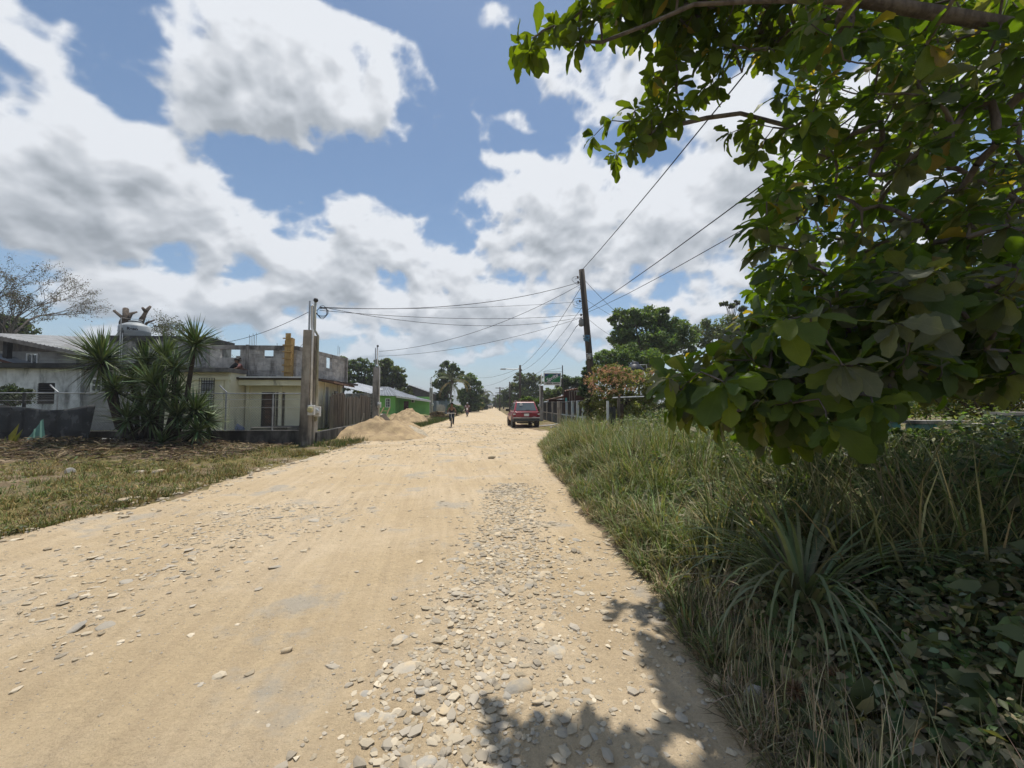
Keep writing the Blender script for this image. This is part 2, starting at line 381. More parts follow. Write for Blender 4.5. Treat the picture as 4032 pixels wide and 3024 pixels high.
def road_z(x, y):
    x = np.asarray(x, float); y = np.asarray(y, float); c = x + .12 * y * (y < 14) + .12 * 14 * (y >= 14)
    near = np.clip(1 - y / 60, 0, 1)
    rut = (vnoise(np.stack([c * 2.6, y * .16], -1), 21) - .5) * .05 + (vnoise(np.stack([c * 8, y * .5], -1), 22) - .5) * .010
    lump = (fbm(np.stack([x * 1.1, y * 1.1], -1), 4, 30) - .47) * .11 + (fbm(np.stack([x * 7, y * 7], -1), 3, 33) - .45) * .042
    return .045 + near * (rut + lump)
def ground_z(x, y):
    x = np.asarray(x, float); y = np.asarray(y, float)
    l, r = xl(y), xr(y)
    out = np.maximum(np.maximum(l - x, x - r), -1.2)
    n = fbm(np.stack([x * .9, y * .9], -1), 4, 50) - .47
    z = np.where(out > 0, .055 + np.clip(out, 0, 1.2) * .05 + n * .12 * np.clip(out * 2, 0.2, 1), .055 + out * .33 + n * .03)
    # brush-covered rise in front of the left fence, verge bank under the tree
    z = z + .22 * np.exp(-((y - 13.6) / 1.5) ** 2) * np.clip((-8.0 - x) / 2, 0, 1) * (1 + n)
    z = z + .10 * np.clip((x - r - .3) / 2, 0, 1) * np.clip(1 - y / 25, 0, 1)
    return np.where(np.abs(x) > 200, 0, z)
def axis(lims):
    o = []
    for a, b, s in lims: o.append(np.arange(a, b, s))
    return np.concatenate(o)
def grid_mesh(name, xs, ys, zf, mat, smooth=True):
    Xg, Yg = np.meshgrid(xs, ys); Zg = zf(Xg, Yg); n, m = Xg.shape
    V = np.stack([Xg, Yg, Zg], -1).reshape(-1, 3); i = np.arange(n * m).reshape(n, m)
    F = np.stack([i[:-1, :-1], i[:-1, 1:], i[1:, 1:], i[1:, :-1]], -1).reshape(-1, 4)
    return mesh_np(name, V, F, mat, smooth)
# ground material: soil, dry turf and green turf in patches
m, t, b = mat_new('soil_and_turf'); MATS['soil'] = m
pos = nd(t, 'ShaderNodeNewGeometry').outputs['Position']
soil = mixc(t, mapr(t, noise(t, pos, 1.7, 6), .4, .6, 0, 1), (.17, .125, .08), (.26, .20, .13))
turf = mixc(t, mapr(t, noise(t, pos, 6, 4), .35, .65, 0, 1), (.10, .10, .035), (.20, .16, .06))
t.links.new(mixc(t, mapr(t, noise(t, pos, .6, 5), .42, .6, 0, 1), soil, turf), b.inputs['Base Color']); b.inputs['Roughness'].default_value = 1; b.inputs['Specular IOR Level'].default_value = .1
bn = nd(t, 'ShaderNodeBump'); bn.inputs['Strength'].default_value = .6; bn.inputs['Distance'].default_value = .04
t.links.new(noise(t, pos, 25, 6, .7), bn.inputs['Height']); t.links.new(bn.outputs[0], b.inputs['Normal'])
xs = axis([(-1600, -400, 200), (-400, -80, 40), (-80, -30, 6), (-30, -5.8, .25), (-5.8, -3.5, .12), (-3.5, .5, .5), (.5, 8, .12), (8, 40, 1.5), (40, 400, 40), (400, 1601, 200)])
ys = axis([(-1600, -200, 200), (-200, -10, 20), (-10, 0, 1), (0, 18, .14), (18, 60, .8), (60, 300, 8), (300, 2001, 150)])
ground = link(bpy.data.objects.new('ground', grid_mesh('ground', xs, ys, ground_z, m))); tag(ground, kind='structure')

# road surface: pale marl with wheel streaks
m, t, b = mat_new('marl_road'); MATS['road'] = m
pos = nd(t, 'ShaderNodeNewGeometry').outputs['Position']
sk = nd(t, 'ShaderNodeMapping'); sk.inputs['Rotation'].default_value = (0, 0, R(-7)); t.links.new(pos, sk.inputs[0])
streak = mapr(t, noise(t, vmt(t, 'MULTIPLY', sk.outputs[0], (5.5, .35, 1)), 1.6, 6, .6), .36, .64, 0, 1)
patch = mapr(t, noise(t, pos, .55, 5, .6), .38, .64, 0, 1)
fine = mapr(t, noise(t, pos, 38, 5, .75), .3, .7, 0, 1)
c = mixc(t, patch, (.585, .455, .285), (.66, .53, .36))
c = mixc(t, mth(t, 'MULTIPLY', streak, .36), c, (.44, .335, .215))
c = mixc(t, mth(t, 'MULTIPLY', fine, .5), c, mixc(t, 1.0, c, (.72, .71, .70), 'MULTIPLY'))
grit = mapr(t, noise(t, pos, 150, 3, .7), .32, .68, 0, 1)
c = mixc(t, mth(t, 'MULTIPLY', grit, .34), c, mixc(t, 1.0, c, (.66, .64, .62), 'MULTIPLY'))
gp = mapr(t, noise(t, pos, 1.1, 6, .65), .54, .66, 0, .85)                       # greyer stony patches
c = mixc(t, gp, c, (.40, .355, .285))
vo = nd(t, 'ShaderNodeTexVoronoi'); vo.inputs['Scale'].default_value = 55; t.links.new(pos, vo.inputs['Vector'])
sp = nd(t, 'ShaderNodeSeparateColor'); t.links.new(vo.outputs['Color'], sp.inputs[0])
sel = mth(t, 'GREATER_THAN', sp.outputs[0], .86)
pm = mth(t, 'MULTIPLY', mapr(t, vo.outputs['Distance'], .16, .27, 1, 0), sel)
pc = mixc(t, sp.outputs[1], (.62, .58, .5), (.22, .2, .185))
c = mixc(t, pm, c, pc)
t.links.new(c, b.inputs['Base Color']); b.inputs['Roughness'].default_value = .95; b.inputs['Specular IOR Level'].default_value = .15
hb = mth(t, 'ADD', mth(t, 'ADD', mth(t, 'MULTIPLY', noise(t, pos, 30, 7, .75), .7), mth(t, 'MULTIPLY', noise(t, pos, 7, 5, .65), 1.3)), mth(t, 'ADD', mth(t, 'MULTIPLY', pm, .25), mth(t, 'MULTIPLY', noise(t, vmt(t, 'MULTIPLY', sk.outputs[0], (9, .7, 1)), 2, 4), .35)))
bn = nd(t, 'ShaderNodeBump'); bn.inputs['Strength'].default_value = .9; bn.inputs['Distance'].default_value = .04
t.links.new(hb, bn.inputs['Height']); t.links.new(bn.outputs[0], b.inputs['Normal'])
ys = [-4.0]
while ys[-1] < 650: ys.append(ys[-1] + max(.045, .012 * max(ys[-1], 0)))
ys = np.array(ys); ns = 150
S = np.linspace(0, 1, ns)
Xg = (xl(ys) - .25)[:, None] * (1 - S) + (xr(ys) + .25)[:, None] * S; Yg = np.repeat(ys[:, None], ns, 1); Zg = road_z(Xg, Yg)
i = np.arange(Xg.size).reshape(Xg.shape)
road = link(bpy.data.objects.new('road', mesh_np('road', np.stack([Xg, Yg, Zg], -1).reshape(-1, 3), np.stack([i[:-1, :-1], i[:-1, 1:], i[1:, 1:], i[1:, :-1]], -1).reshape(-1, 4), m, True)))
tag(road, kind='structure')

# ------------------------------------------------------------------ stones bedded in the road
STONE = proc('river_stone', (.43, .375, .29), (.33, .31, .27), 7, .95, bump=.35, bscale=45, objrand=.16, stain=(.55, .43, .27), samt=.7, sscale=5, sstretch=(1, 1, 1))
PALE = proc('pale_stone', (.50, .46, .38), (.36, .34, .30), 6, .9, bump=.3, bscale=45, objrand=.15, stain=(.22, .21, .2), samt=0, sscale=3, sstretch=(1, 1, 1))
def stone_mesh(name, seed, sub=2, mat=STONE):
    bm = bmesh.new(); bmesh.ops.create_icosphere(bm, subdivisions=sub, radius=1.0); rr = random.Random(seed)
    ph = [rr.uniform(0, 6) for _ in range(6)]; cuts = [(Vector((rr.gauss(0, 1), rr.gauss(0, 1), rr.gauss(0, .5))).normalized(), rr.uniform(.5, .85)) for _ in range(9)]
    for v in bm.verts:
        p = v.co; k = 1 + .12 * math.sin(2.1 * p.x + ph[0]) + .10 * math.sin(2.7 * p.y + ph[1]) + .06 * math.sin(4.3 * p.z + ph[2] + 2 * p.x)
        p *= k
        for n_, d_ in cuts:
            e = p.dot(n_) - d_
            if e > 0: p -= n_ * e * .92
        v.co = p
    me = bpy.data.meshes.new(name); bm.to_mesh(me); bm.free(); me.materials.append(mat)
    me.polygons.foreach_set('use_smooth', [True] * len(me.polygons)); return me
SM = [stone_mesh('stone', 100 + k) for k in range(9)]; SMG = [stone_mesh('stone', 150 + k, 2, proc('slate_stone', (.40, .355, .285), (.32, .295, .25), 6, .95, bump=.4, bscale=40, objrand=.15, stain=(.5, .39, .25), samt=.4, sscale=5, sstretch=(1, 1, 1))) for k in range(4)]; SMP = [stone_mesh('stone', 200 + k, 3, PALE) for k in range(3)]
def stone_spots(n, rs):
    o = []
    while len(o) < n:
        q = rs.random()
        if q < .62:                                               # main strip of exposed stones right of the wheel track
            y = 1.5 + 6.2 * rs.random() ** 1.5; w = .72 - .03 * y
            x = np.interp(y, [1.5, 3, 4.5, 7.5], [-.2, -.05, .25, .5]) + rs.normal(0, w * .5)
        elif q < .88: y = rs.uniform(2.2, 6.5); x = rs.normal(-4.1 + .17 * y, .7)          # strip near the left edge
        elif q < .95: y = rs.uniform(1.5, 4.5); x = rs.uniform(.3, 1.25)
        else: y = rs.uniform(2, 22); x = rs.uniform(-4.6, 1.6)
        if xl(y) + .1 < x < xr(y) - .05: o.append((float(x), float(y)))
    return np.array(o)
rs = np.random.default_rng(5)
sp = stone_spots(292, rs); sz = np.clip(rs.lognormal(-3.42, .45, 292), .016, .085) * (1 + .03 * sp[:, 1])
zz = road_z(sp[:, 0], sp[:, 1])
for k in range(292):
    s_ = sz[k] * (1.15 if sp[k, 0] < -2 else 1.0); fl = rs.uniform(.2, .4) if sp[k, 0] > -2 else rs.uniform(.16, .3)
    M_ = Matrix.Translation((sp[k, 0], sp[k, 1], zz[k] + s_ * fl * rs.uniform(-.85, -.15))) @ Euler((rs.normal(0, .14), rs.normal(0, .14), rs.uniform(0, 6.3))).to_matrix().to_4x4() @ Matrix.Diagonal((s_ * rs.uniform(1, 1.55), s_, s_ * fl, 1))
    put('stone', (SMG if sp[k, 0] < -2 else SM)[k % (4 if sp[k, 0] < -2 else 9)], road, M_)
def ico1():
    bm = bmesh.new(); bmesh.ops.create_icosphere(bm, subdivisions=1, radius=1); v = np.array([q.co[:] for q in bm.verts]); f = np.array([[q.index for q in g.verts] for g in bm.faces]); bm.free(); return v, f
IV, IF = ico1()
def scatter_stones(name, P, s, parent, mat, seed):
    rg = np.random.default_rng(seed); n = len(P)
    jit = 1 + rg.normal(0, .22, (n, 12, 1)); A = rg.uniform(0, 6.28, n)
    v = IV[None] * jit * np.stack([s * rg.uniform(1, 1.6, n), s, s * rg.uniform(.25, .55, n)], -1)[:, None, :]
    c, q = np.cos(A)[:, None], np.sin(A)[:, None]
    V = np.stack([v[..., 0] * c - v[..., 1] * q, v[..., 0] * q + v[..., 1] * c, v[..., 2]], -1) + P[:, None, :]
    F = (IF[None] + (np.arange(n) * 12)[:, None, None]).reshape(-1, 3)
    sh = .28 * np.array([[.52, .405, .25]]) + .72 * rg.uniform(.6, 1.15, n)[:, None] * np.where(rg.random((n, 1)) < .22, np.array([[.62, .55, .43]]), np.where(rg.random((n, 1)) < .5, np.array([[.43, .375, .285]]), np.array([[.37, .345, .30]])))
    o = link(bpy.data.objects.new(name, mesh_np(name, V.reshape(-1, 3), F, mat, False, np.repeat(sh, 12, 0))), parent); tag(o, kind='stuff'); return o
m, t, b = mat_new('gravel_bits'); GRAV = m
a_ = nd(t, 'ShaderNodeAttribute', attribute_name='Col'); t.links.new(a_.outputs['Color'], b.inputs['Base Color']); b.inputs['Roughness'].default_value = .95; b.inputs['Specular IOR Level'].default_value = .15
gp = stone_spots(8000, rs); gs = np.clip(rs.lognormal(-4.6, .5, 8000), .004, .03) * (1 + .03 * gp[:, 1])
far = np.stack([rs.uniform(-5, 2.2, 1700), 5 + 26 * rs.random(1700) ** .9], -1); far = far[(far[:, 0] > xl(far[:, 1]) + .1) & (far[:, 0] < xr(far[:, 1]))]
gp = np.concatenate([gp, far]); gs = np.concatenate([gs, np.clip(rs.lognormal(-4.5, .45, len(far)), .005, .03) * (1 + .06 * far[:, 1])])
# loose stones at the ragged edges of the road
ye = 2 + 20 * rs.random(900) ** 1.3; xe = xl(ye) + rs.normal(.0, .22, 900)
yr = 1.6 + 12 * rs.random(250); xe2 = xr(yr) + rs.normal(-.05, .1, 250)
gp = np.concatenate([gp, np.stack([xe, ye], -1), np.stack([xe2, yr], -1)]); gs = np.concatenate([gs, np.clip(rs.lognormal(-3.9, .55, 900), .008, .08), np.clip(rs.lognormal(-4.3, .4, 250), .006, .03)])
gz = np.maximum(road_z(gp[:, 0], gp[:, 1]), ground_z(gp[:, 0], gp[:, 1]))
scatter_stones('gravel', np.column_stack([gp, gz + gs * .15]), gs, road, GRAV, 9)
# larger loose stones that can be told apart
LS = [(2985, 2770, .105, .05, .045, .15, 'long pale river stone lying at the right verge in dappled shade', 'pale'),
      (2868, 2728, .04, .036, .036, .4, 'round grey stone beside the long pale river stone', 'grey'),
      (2822, 2715, .05, .04, .035, .9, 'flat grey stone wedged behind the round grey stone at the right verge', 'grey'),
      (2672, 2462, .055, .04, .05, .7, 'upright grey boulder at the edge of the right verge grass', 'grey'),
      (2768, 2505, .06, .04, .035, 1.2, 'tan stone half sunk under the right verge grass', 'pale'),
      (2612, 2405, .05, .04, .04, .2, 'small cream stone at the tip of the right verge grass', 'pale'),
      (275, 1877, .12, .09, .07, .3, 'white limestone lump on the left dry grass', 'pale'),
      (549, 1874, .16, .08, .03, .1, 'long flat grey slab in the left turf', 'grey'),
      (624, 1878, .13, .09, .05, .5, 'small flat grey stone in the left turf', 'grey'),
      (475, 1990, .14, .10, .06, .5, 'broad grey stone on the left road margin', 'grey'),
      (1935, 1808, .14, .1, .07, .2, 'brown clod lying in the middle of the road', 'grey'),
      (1130, 2545, .042, .03, .022, .4, 'brown stone alone on the left wheel track', 'grey')]
for u, v, a, bb, c, rz, lab, k in LS:
    p = gnd(u, v, .05); z = float(max(road_z(p.x, p.y), ground_z(p.x, p.y)))
    me = (SMP[len(lab) % 3] if k == 'pale' else SM[len(lab) % 9])
    o = put('loose_stone', me, None, Matrix.Translation((p.x, p.y, z + c * .55)) @ Euler((.05, -.06, rz)).to_matrix().to_4x4() @ Matrix.Diagonal((a, bb, c, 1)))
    tag(o, lab, 'stone', 'loose stones along the road')

# ------------------------------------------------------------------ raised yards, hills
TURF = proc('yard_turf', (.10, .13, .035), (.20, .19, .07), 1.5, 1, bump=.5, bscale=20, stain=(.22, .17, .10), samt=-.1, sscale=.5, sstretch=(1, 1, 1))
xs = axis([(-60, -28, 4), (-28, -6.9, .8), (-6.95, -6.8, .1)]); ys = axis([(15.45, 47, .9)])
yard = link(bpy.data.objects.new('yard_ground', grid_mesh('yard_ground', xs, ys, lambda x, y: .40 + .08 * (fbm(np.stack([x * .5, y * .5], -1), 3, 70) - .45), TURF))); tag(yard, kind='structure')
HILL = proc('wooded_hill', (.05, .075, .04), (.035, .055, .03), .01, 1)
hx = np.linspace(-900, 900, 70); hy = np.linspace(1500, 2100, 14)
hill = link(bpy.data.objects.new('hills', grid_mesh('hills', hx, hy, lambda x, y: -3 + np.sin((y - 1500) / 600 * math.pi) * (22 + 26 * fbm(np.stack([x / 190, y / 400], -1), 3, 80) + 14 * np.exp(-((x + 60) / 120) ** 2)), HILL))); tag(hill, kind='structure')

# ------------------------------------------------------------------ sand heaps
SAND = proc('building_sand', (.44, .325, .185), (.33, .24, .14), 3, 1, bump=1.0, bscale=14)
GRV = proc('pale_gravel_heap', (.50, .42, .30), (.36, .31, .23), 12, 1, bump=.8, bscale=60)
def heap(name, label, cx, cy, rx, ry, h, mat, seed, z0=0.0):
    n = 64; rr = np.linspace(0, 1.12, 26); A = np.linspace(0, 2 * math.pi, n, endpoint=False)
    Rg, Ag = np.meshgrid(rr, A, indexing='ij'); x = Rg * np.cos(Ag) * rx; y = Rg * np.sin(Ag) * ry
    nz = fbm(np.stack([x * 1.6 + seed, y * 1.6], -1), 4, seed) - .47
    wob = 1 + .35 * (vnoise(np.stack([np.cos(Ag) * 1.5 + seed, np.sin(Ag) * 1.5], -1), seed) - .5)
    e = np.clip(1 - Rg / wob, 0, 1); z = h * (e ** .80) * (1 + .9 * nz) + nz * .22 * np.clip(e * 4, 0, 1) - .02 - .25 * np.clip(Rg - 1, 0, 1)
    V = np.stack([x + cx, y + cy, z + z0 + .06], -1).reshape(-1, 3); i = np.arange(V.shape[0]).reshape(Rg.shape); j = np.roll(i, -1, 1)
    F = np.stack([i[:-1], j[:-1], j[1:], i[1:]], -1).reshape(-1, 4)
    o = link(bpy.data.objects.new(name, mesh_np(name, V - np.array([cx, cy, z0]), F, mat, True))); o.location = (cx, cy, z0); tag(o, label, 'sand pile', 'heaps of building sand beside the road'); return o
heap('sand_pile', 'tan sand pile nearest the twin concrete pillars', X(1490, 18.8), 18.8, 2.15, 1.9, .86, SAND, 4)
heap('sand_pile', 'tan sand pile in front of the green house', X(1603, 33), 33, 1.75, 2.2, 1.12, SAND, 8)
heap('sand_pile', 'low tan sand pile between the two higher heaps', X(1560, 25), 25, 1.5, 2.2, .62, SAND, 12)
heap('gravel_pile', 'pale grey gravel pile spilling towards the road from the tan sand', X(1590, 19.6), 19.6, 1.1, 1.5, .55, GRV, 15)
# ------------------------------------------------------------------ leaf and blade meshes
L2 = (np.array([(0, 0, 0), (.5, .45, .1), (0, 1, -.05), (-.5, .45, .1)]), np.array([(0, 1, 2), (0, 2, 3)]))
L4 = (np.array([(0, 0, 0), (.42, .3, .10), (.46, .62, .10), (0, 1, -.1), (-.46, .62, .10), (-.42, .3, .10), (0, .5, 0)]), np.array([(0, 1, 6), (1, 2, 6), (2, 3, 6), (3, 4, 6), (4, 5, 6), (5, 0, 6)]))
def blade_t(droop, k=5, taper=.75):
    v = []
    for q in range(k):
        t_ = q / k; w = .5 * (1 - taper * t_ ** 1.6) * (1 if q else .7); v += [(-w, t_ - .32 * droop * t_ ** 2, -droop * t_ ** 2 * .62), (w, t_ - .32 * droop * t_ ** 2, -droop * t_ ** 2 * .62)]
    v.append((0, 1 - .32 * droop, -droop * .62)); f = []
    for q in range(k - 1): f += [(2*q, 2*q+1, 2*q+3), (2*q, 2*q+3, 2*q+2)]
    f.append((2*k-2, 2*k-1, 2*k)); return np.array(v), np.array(f)
def obovate(seed, st=10):
    """tropical-almond leaf: narrow base, broad blunt tip, wavy margin, folded along the midrib"""
    rr = random.Random(seed); v = []; f = []
    bend, fold, tw = rr.uniform(.0, .55), rr.uniform(.12, .5), rr.uniform(-.3, .3)
    for q in range(st):
        t_ = q / (st - 1); w = .5 * (.10 + .90 * math.sin(math.pi * min(1, t_ ** 1.25 * .80 + .02)) ** .9) if q else .03
        if q == st - 1: w = .15
        h = -bend * t_ ** 2
        wl, wr = w * (1 + rr.uniform(-.16, .12)), w * (1 + rr.uniform(-.16, .12)); e = rr.uniform(-.045, .045)
        if seed % 3 == 0 and q in (4, 6) and rr.random() < .6: wl *= .55                        # torn or eaten margin
        if seed % 4 == 1 and q in (3, 7) and rr.random() < .6: wr *= .6
        v += [(-wl, t_, h + fold * wl * .55 + e - tw * t_ * wl), (0, t_ + (.05 if q == st - 1 else 0), h), (wr, t_, h + fold * wr * .55 - e + tw * t_ * wr)]
    for q in range(st - 1):
        a = 3 * q; f += [(a, a+1, a+4), (a, a+4, a+3), (a+1, a+2, a+5), (a+1, a+5, a+4)]
    return np.array(v), np.array(f)
def unit(a): return a / np.maximum(np.linalg.norm(a, axis=-1, keepdims=True), 1e-9)
def leaves_np(P, D, N, L, Wd, tm):
    D = unit(D); S_ = unit(np.cross(D, N)); N = np.cross(S_, D); tv, tf = tm; n = len(P); k = len(tv)
    V = P[:, None] + S_[:, None] * (tv[:, 0][None, :, None] * Wd[:, None, None]) + D[:, None] * (tv[:, 1][None, :, None] * L[:, None, None]) + N[:, None] * (tv[:, 2][None, :, None] * L[:, None, None])
    return V.reshape(-1, 3), (tf[None] + (np.arange(n) * k)[:, None, None]).reshape(-1, tf.shape[1]), k
def leaf_obj(name, sets, mat, parent=None, kind=None, smooth=True, luv=False):
    """sets: list of (P, D, N, L, W, template, colours)"""
    Vs, Fs, Cs, off = [], [], [], 0
    for P, D, N, L, Wd, tm, c in sets:
        if len(P) == 0: continue
        v, f, k = leaves_np(P, D, N, L, Wd, tm); Vs.append(v); Fs.append(f + off); Cs.append(np.repeat(c, k, 0)); off += len(v)
    V = np.concatenate(Vs)
    if parent is not None:
        M_ = np.array(mwi(parent)); V = V @ M_[:3, :3].T + M_[:3, 3]
    o = link(bpy.data.objects.new(name, mesh_np(name, V, np.concatenate(Fs), mat, smooth, np.concatenate(Cs))), parent)
    if kind: o['kind'] = kind
    if luv: set_luv(o.data, np.concatenate([np.tile(q[5][0][:, :2], (len(q[0]), 1)) for q in sets if len(q[0])]))
    return o
def set_luv(me, uv):
    a = me.color_attributes.new('Luv', 'FLOAT_COLOR', 'POINT'); c4 = np.ones((len(uv), 4), np.float32); c4[:, :2] = uv; a.data.foreach_set('color', c4.ravel())
def cols(n, base, var, rg, alt=None, altp=0.0):
    c = np.array(base)[None] * (1 + rg.normal(0, var, (n, 1))) * (1 + rg.normal(0, var * .35, (n, 3)))
    if alt is not None:
        k = rg.random(n) < altp; c[k] = np.array(alt)[None] * (1 + rg.normal(0, var, (k.sum(), 1)))
    return np.clip(c, .004, .9)
def blades(name, P, L, Wd, rg, base, alt, altp, mat=None, lean=.35, droops=(.15, .5, .9), parent=None, kind='stuff', var=.22):
    n = len(P); A = rg.uniform(0, 6.283, n); ln = np.abs(rg.normal(lean, lean * .5, n))
    D = np.stack([np.cos(A) * ln, np.sin(A) * ln, np.ones(n)], -1)
    N = np.stack([-np.cos(A), -np.sin(A), ln + .2], -1)
    N = -N; N[:, 2] = np.abs(N[:, 2]); c = cols(n, base, var, rg, alt, altp); g = rg.integers(0, len(droops), n)
    sets = [(P[g == q], D[g == q], N[g == q], L[g == q], Wd[g == q], blade_t(droops[q]), c[g == q]) for q in range(len(droops))]
    return leaf_obj(name, sets, mat or GRASS, parent, kind)
def arch_blades(P, A, a0, a1, L, Wd, c, k=5):
    # blades that rise at angle a0 from the vertical and bend over to a1; returns vertices, faces, colours
    n = len(P); o = np.stack([np.cos(A), np.sin(A), np.zeros(n)], -1); s_ = np.stack([-np.sin(A), np.cos(A), np.zeros(n)], -1); z = np.array([0, 0, 1.0]); p = P.copy(); V = []
    for q in range(k + 1):
        t_ = q / k; w = (.5 * (1 - t_ ** 2.2) * (.75 + .5 * min(t_ * 2, .5)))
        if q < k: V += [p - s_ * (Wd * w)[:, None], p + s_ * (Wd * w)[:, None]]
        else: V.append(p)
        th = a0 + (a1 - a0) * ((q + .5) / k) ** 1.25; p = p + (o * np.sin(th)[:, None] + z[None] * np.cos(th)[:, None]) * (L / k)[:, None]
    V = np.stack(V, 1); m_ = 2 * k + 1; f = []
    for q in range(k - 1): f += [(2*q, 2*q+1, 2*q+3), (2*q, 2*q+3, 2*q+2)]
    f.append((2*k-2, 2*k-1, 2*k)); F = (np.array(f)[None] + (np.arange(n) * m_)[:, None, None]).reshape(-1, 3)
    return V.reshape(-1, 3), F, np.repeat(c, m_, 0)
def arch_obj(name, args, mat, parent=None, kind=None):
    V, F, c = arch_blades(*args)
    if parent is not None: M_ = np.array(mwi(parent)); V = V @ M_[:3, :3].T + M_[:3, 3]
    o = link(bpy.data.objects.new(name, mesh_np(name, V, F, mat, True, c)), parent)
    if kind: o['kind'] = kind
    return o
def tufts(name, C, H, nb, rg, base, alt, altp, width=(.008, .016), mat=None, spread=.05, lean=.55, droops=(.35, .75, 1.15), var=.2, seg=4):
    # tussocks: nb blades fan out from each centre; H is each tussock's height
    m_ = len(C); k = np.repeat(np.arange(m_), nb); n = len(k); A = rg.uniform(0, 6.283, n); ln = np.abs(rg.normal(lean, lean * .55, n)); e = rg.random(n) ** .6
    P = C[k] + np.stack([np.cos(A) * spread * e, np.sin(A) * spread * e, np.zeros(n)], -1) * (.5 + H[k] * 2)[:, None]
    D = np.stack([np.cos(A) * ln, np.sin(A) * ln, np.ones(n)], -1); N = np.stack([-np.cos(A), -np.sin(A), ln + .2], -1); L = H[k] * rg.uniform(.45, 1.2, n); Wd = rg.uniform(*width, n) * (1 + .05 * C[k][:, 1])
    tone = np.clip(1 + rg.normal(0, .2, m_), .5, 1.6)[k][:, None]; dry = (rg.random(m_) < altp)[k]; c = cols(n, base, var, rg); ca_ = cols(n, alt, var, rg); mix = dry | (rg.random(n) < .12); c[mix] = ca_[mix]; c = c * tone
    a0 = np.abs(rg.normal(lean * .45, lean * .3, n)); a1 = a0 + rg.uniform(.3, 1.9, n)
    return arch_obj(name, (P, A, a0, a1, L, Wd, c, seg), mat or GRASS, None, 'stuff')
# ------------------------------------------------------------------ trees
def crown_sets(blobs, n, size, rg, base, var=.25, alt=None, altp=0, clumps=40, tm=L2, hang=.25, fill=.3):
    vol = np.array([b_[3] * b_[4] * b_[5] for b_ in blobs]) ** .67; out = []
    for b_, w in zip(blobs, vol / vol.sum()):
        nc = max(5, int(clumps * w)); m_ = max(20, int(n * w)); c0, r0 = np.array(b_[:3]), np.array(b_[3:6])
        d = unit(rg.normal(0, 1, (nc, 3))); rad = rg.uniform(.5, 1.0, nc) ** .6
        C = c0 + d * r0 * rad[:, None]; cs = rg.uniform(.18, .42, nc)[:, None] * r0.mean() * np.array([1, 1, .7])
        k = rg.integers(0, nc, m_); q = unit(rg.normal(0, 1, (m_, 3))) * rg.uniform(.25, 1, (m_, 1)) ** .5
        P = C[k] + q * cs[k]; inn = rg.random(m_) < fill
        P[inn] = c0 + (unit(rg.normal(0, 1, (m_, 3))) * rg.uniform(.2, .9, (m_, 1)) * r0)[inn]
        D = unit(q + rg.normal(0, .6, (m_, 3)) + np.array([0, 0, -hang])); N = unit(q * .6 + np.array([0, 0, .8]) + rg.normal(0, .45, (m_, 3)))
        L = size * rg.uniform(.6, 1.35, m_); tone = (1 + .22 * rg.normal(0, 1, nc))[k][:, None]
        out.append((P - D * L[:, None] * .5, D, N, L, L * rg.uniform(.5, .75, m_), tm, np.clip(cols(m_, base, var, rg, alt, altp) * np.clip(tone, .5, 1.6), .004, .9)))
    return out
def limbs(base, top, blobs, r, rg, per=5, sides=6):
    mb = MB(); base, top = Vector(base), Vector(top)
    mid = base.lerp(top, .5) + Vector((rg.normal(0, .12), rg.normal(0, .12), 0)) * (top - base).length * .3
    mb.tube([base - Vector((0, 0, .1)), base.lerp(mid, .15), mid, top], [r * 1.35, r, r * .85, r * .7], sides + 2)
    for b_ in blobs:
        for q in range(per):
            d = unit(rg.normal(0, 1, 3)); d[2] = abs(d[2]) * .8 - .15; e = Vector(np.array(b_[:3]) + d * np.array(b_[3:6]) * rg.uniform(.6, .95))
            s_ = mid.lerp(top, rg.uniform(.3, 1)); k = s_.lerp(e, .5) + Vector((0, 0, .12 * (e - s_).length * rg.normal(.3, .5)))
            mb.tube([s_, k, e], [r * .5, r * .28, r * .08], sides, False)
    return mb
def tree(name, label, base, blobs, n, size, col, r=.18, seed=1, cat='tree', group=None, bark=None, alt=None, altp=0, clumps=45, var=.22, tm=L2, fill=.3, top=None, per=4, mat=None, hang=.25):
    rg = np.random.default_rng(seed); o = T(name, label, cat, base, 0, group)
    tz = np.mean([b_[2] for b_ in blobs]); tx = np.mean([b_[0] for b_ in blobs]); ty = np.mean([b_[1] for b_ in blobs])
    top = top or (base[0] * .4 + tx * .6, base[1] * .4 + ty * .6, base[2] + (tz - base[2]) * .75)
    limbs(base, top, blobs, r, rg, per).build('trunk', bark or BARK, o, True)
    leaf_obj('crown', crown_sets(blobs, n, size, rg, col, var, alt, altp, clumps, tm, hang, fill), mat or LEAF, o); return o
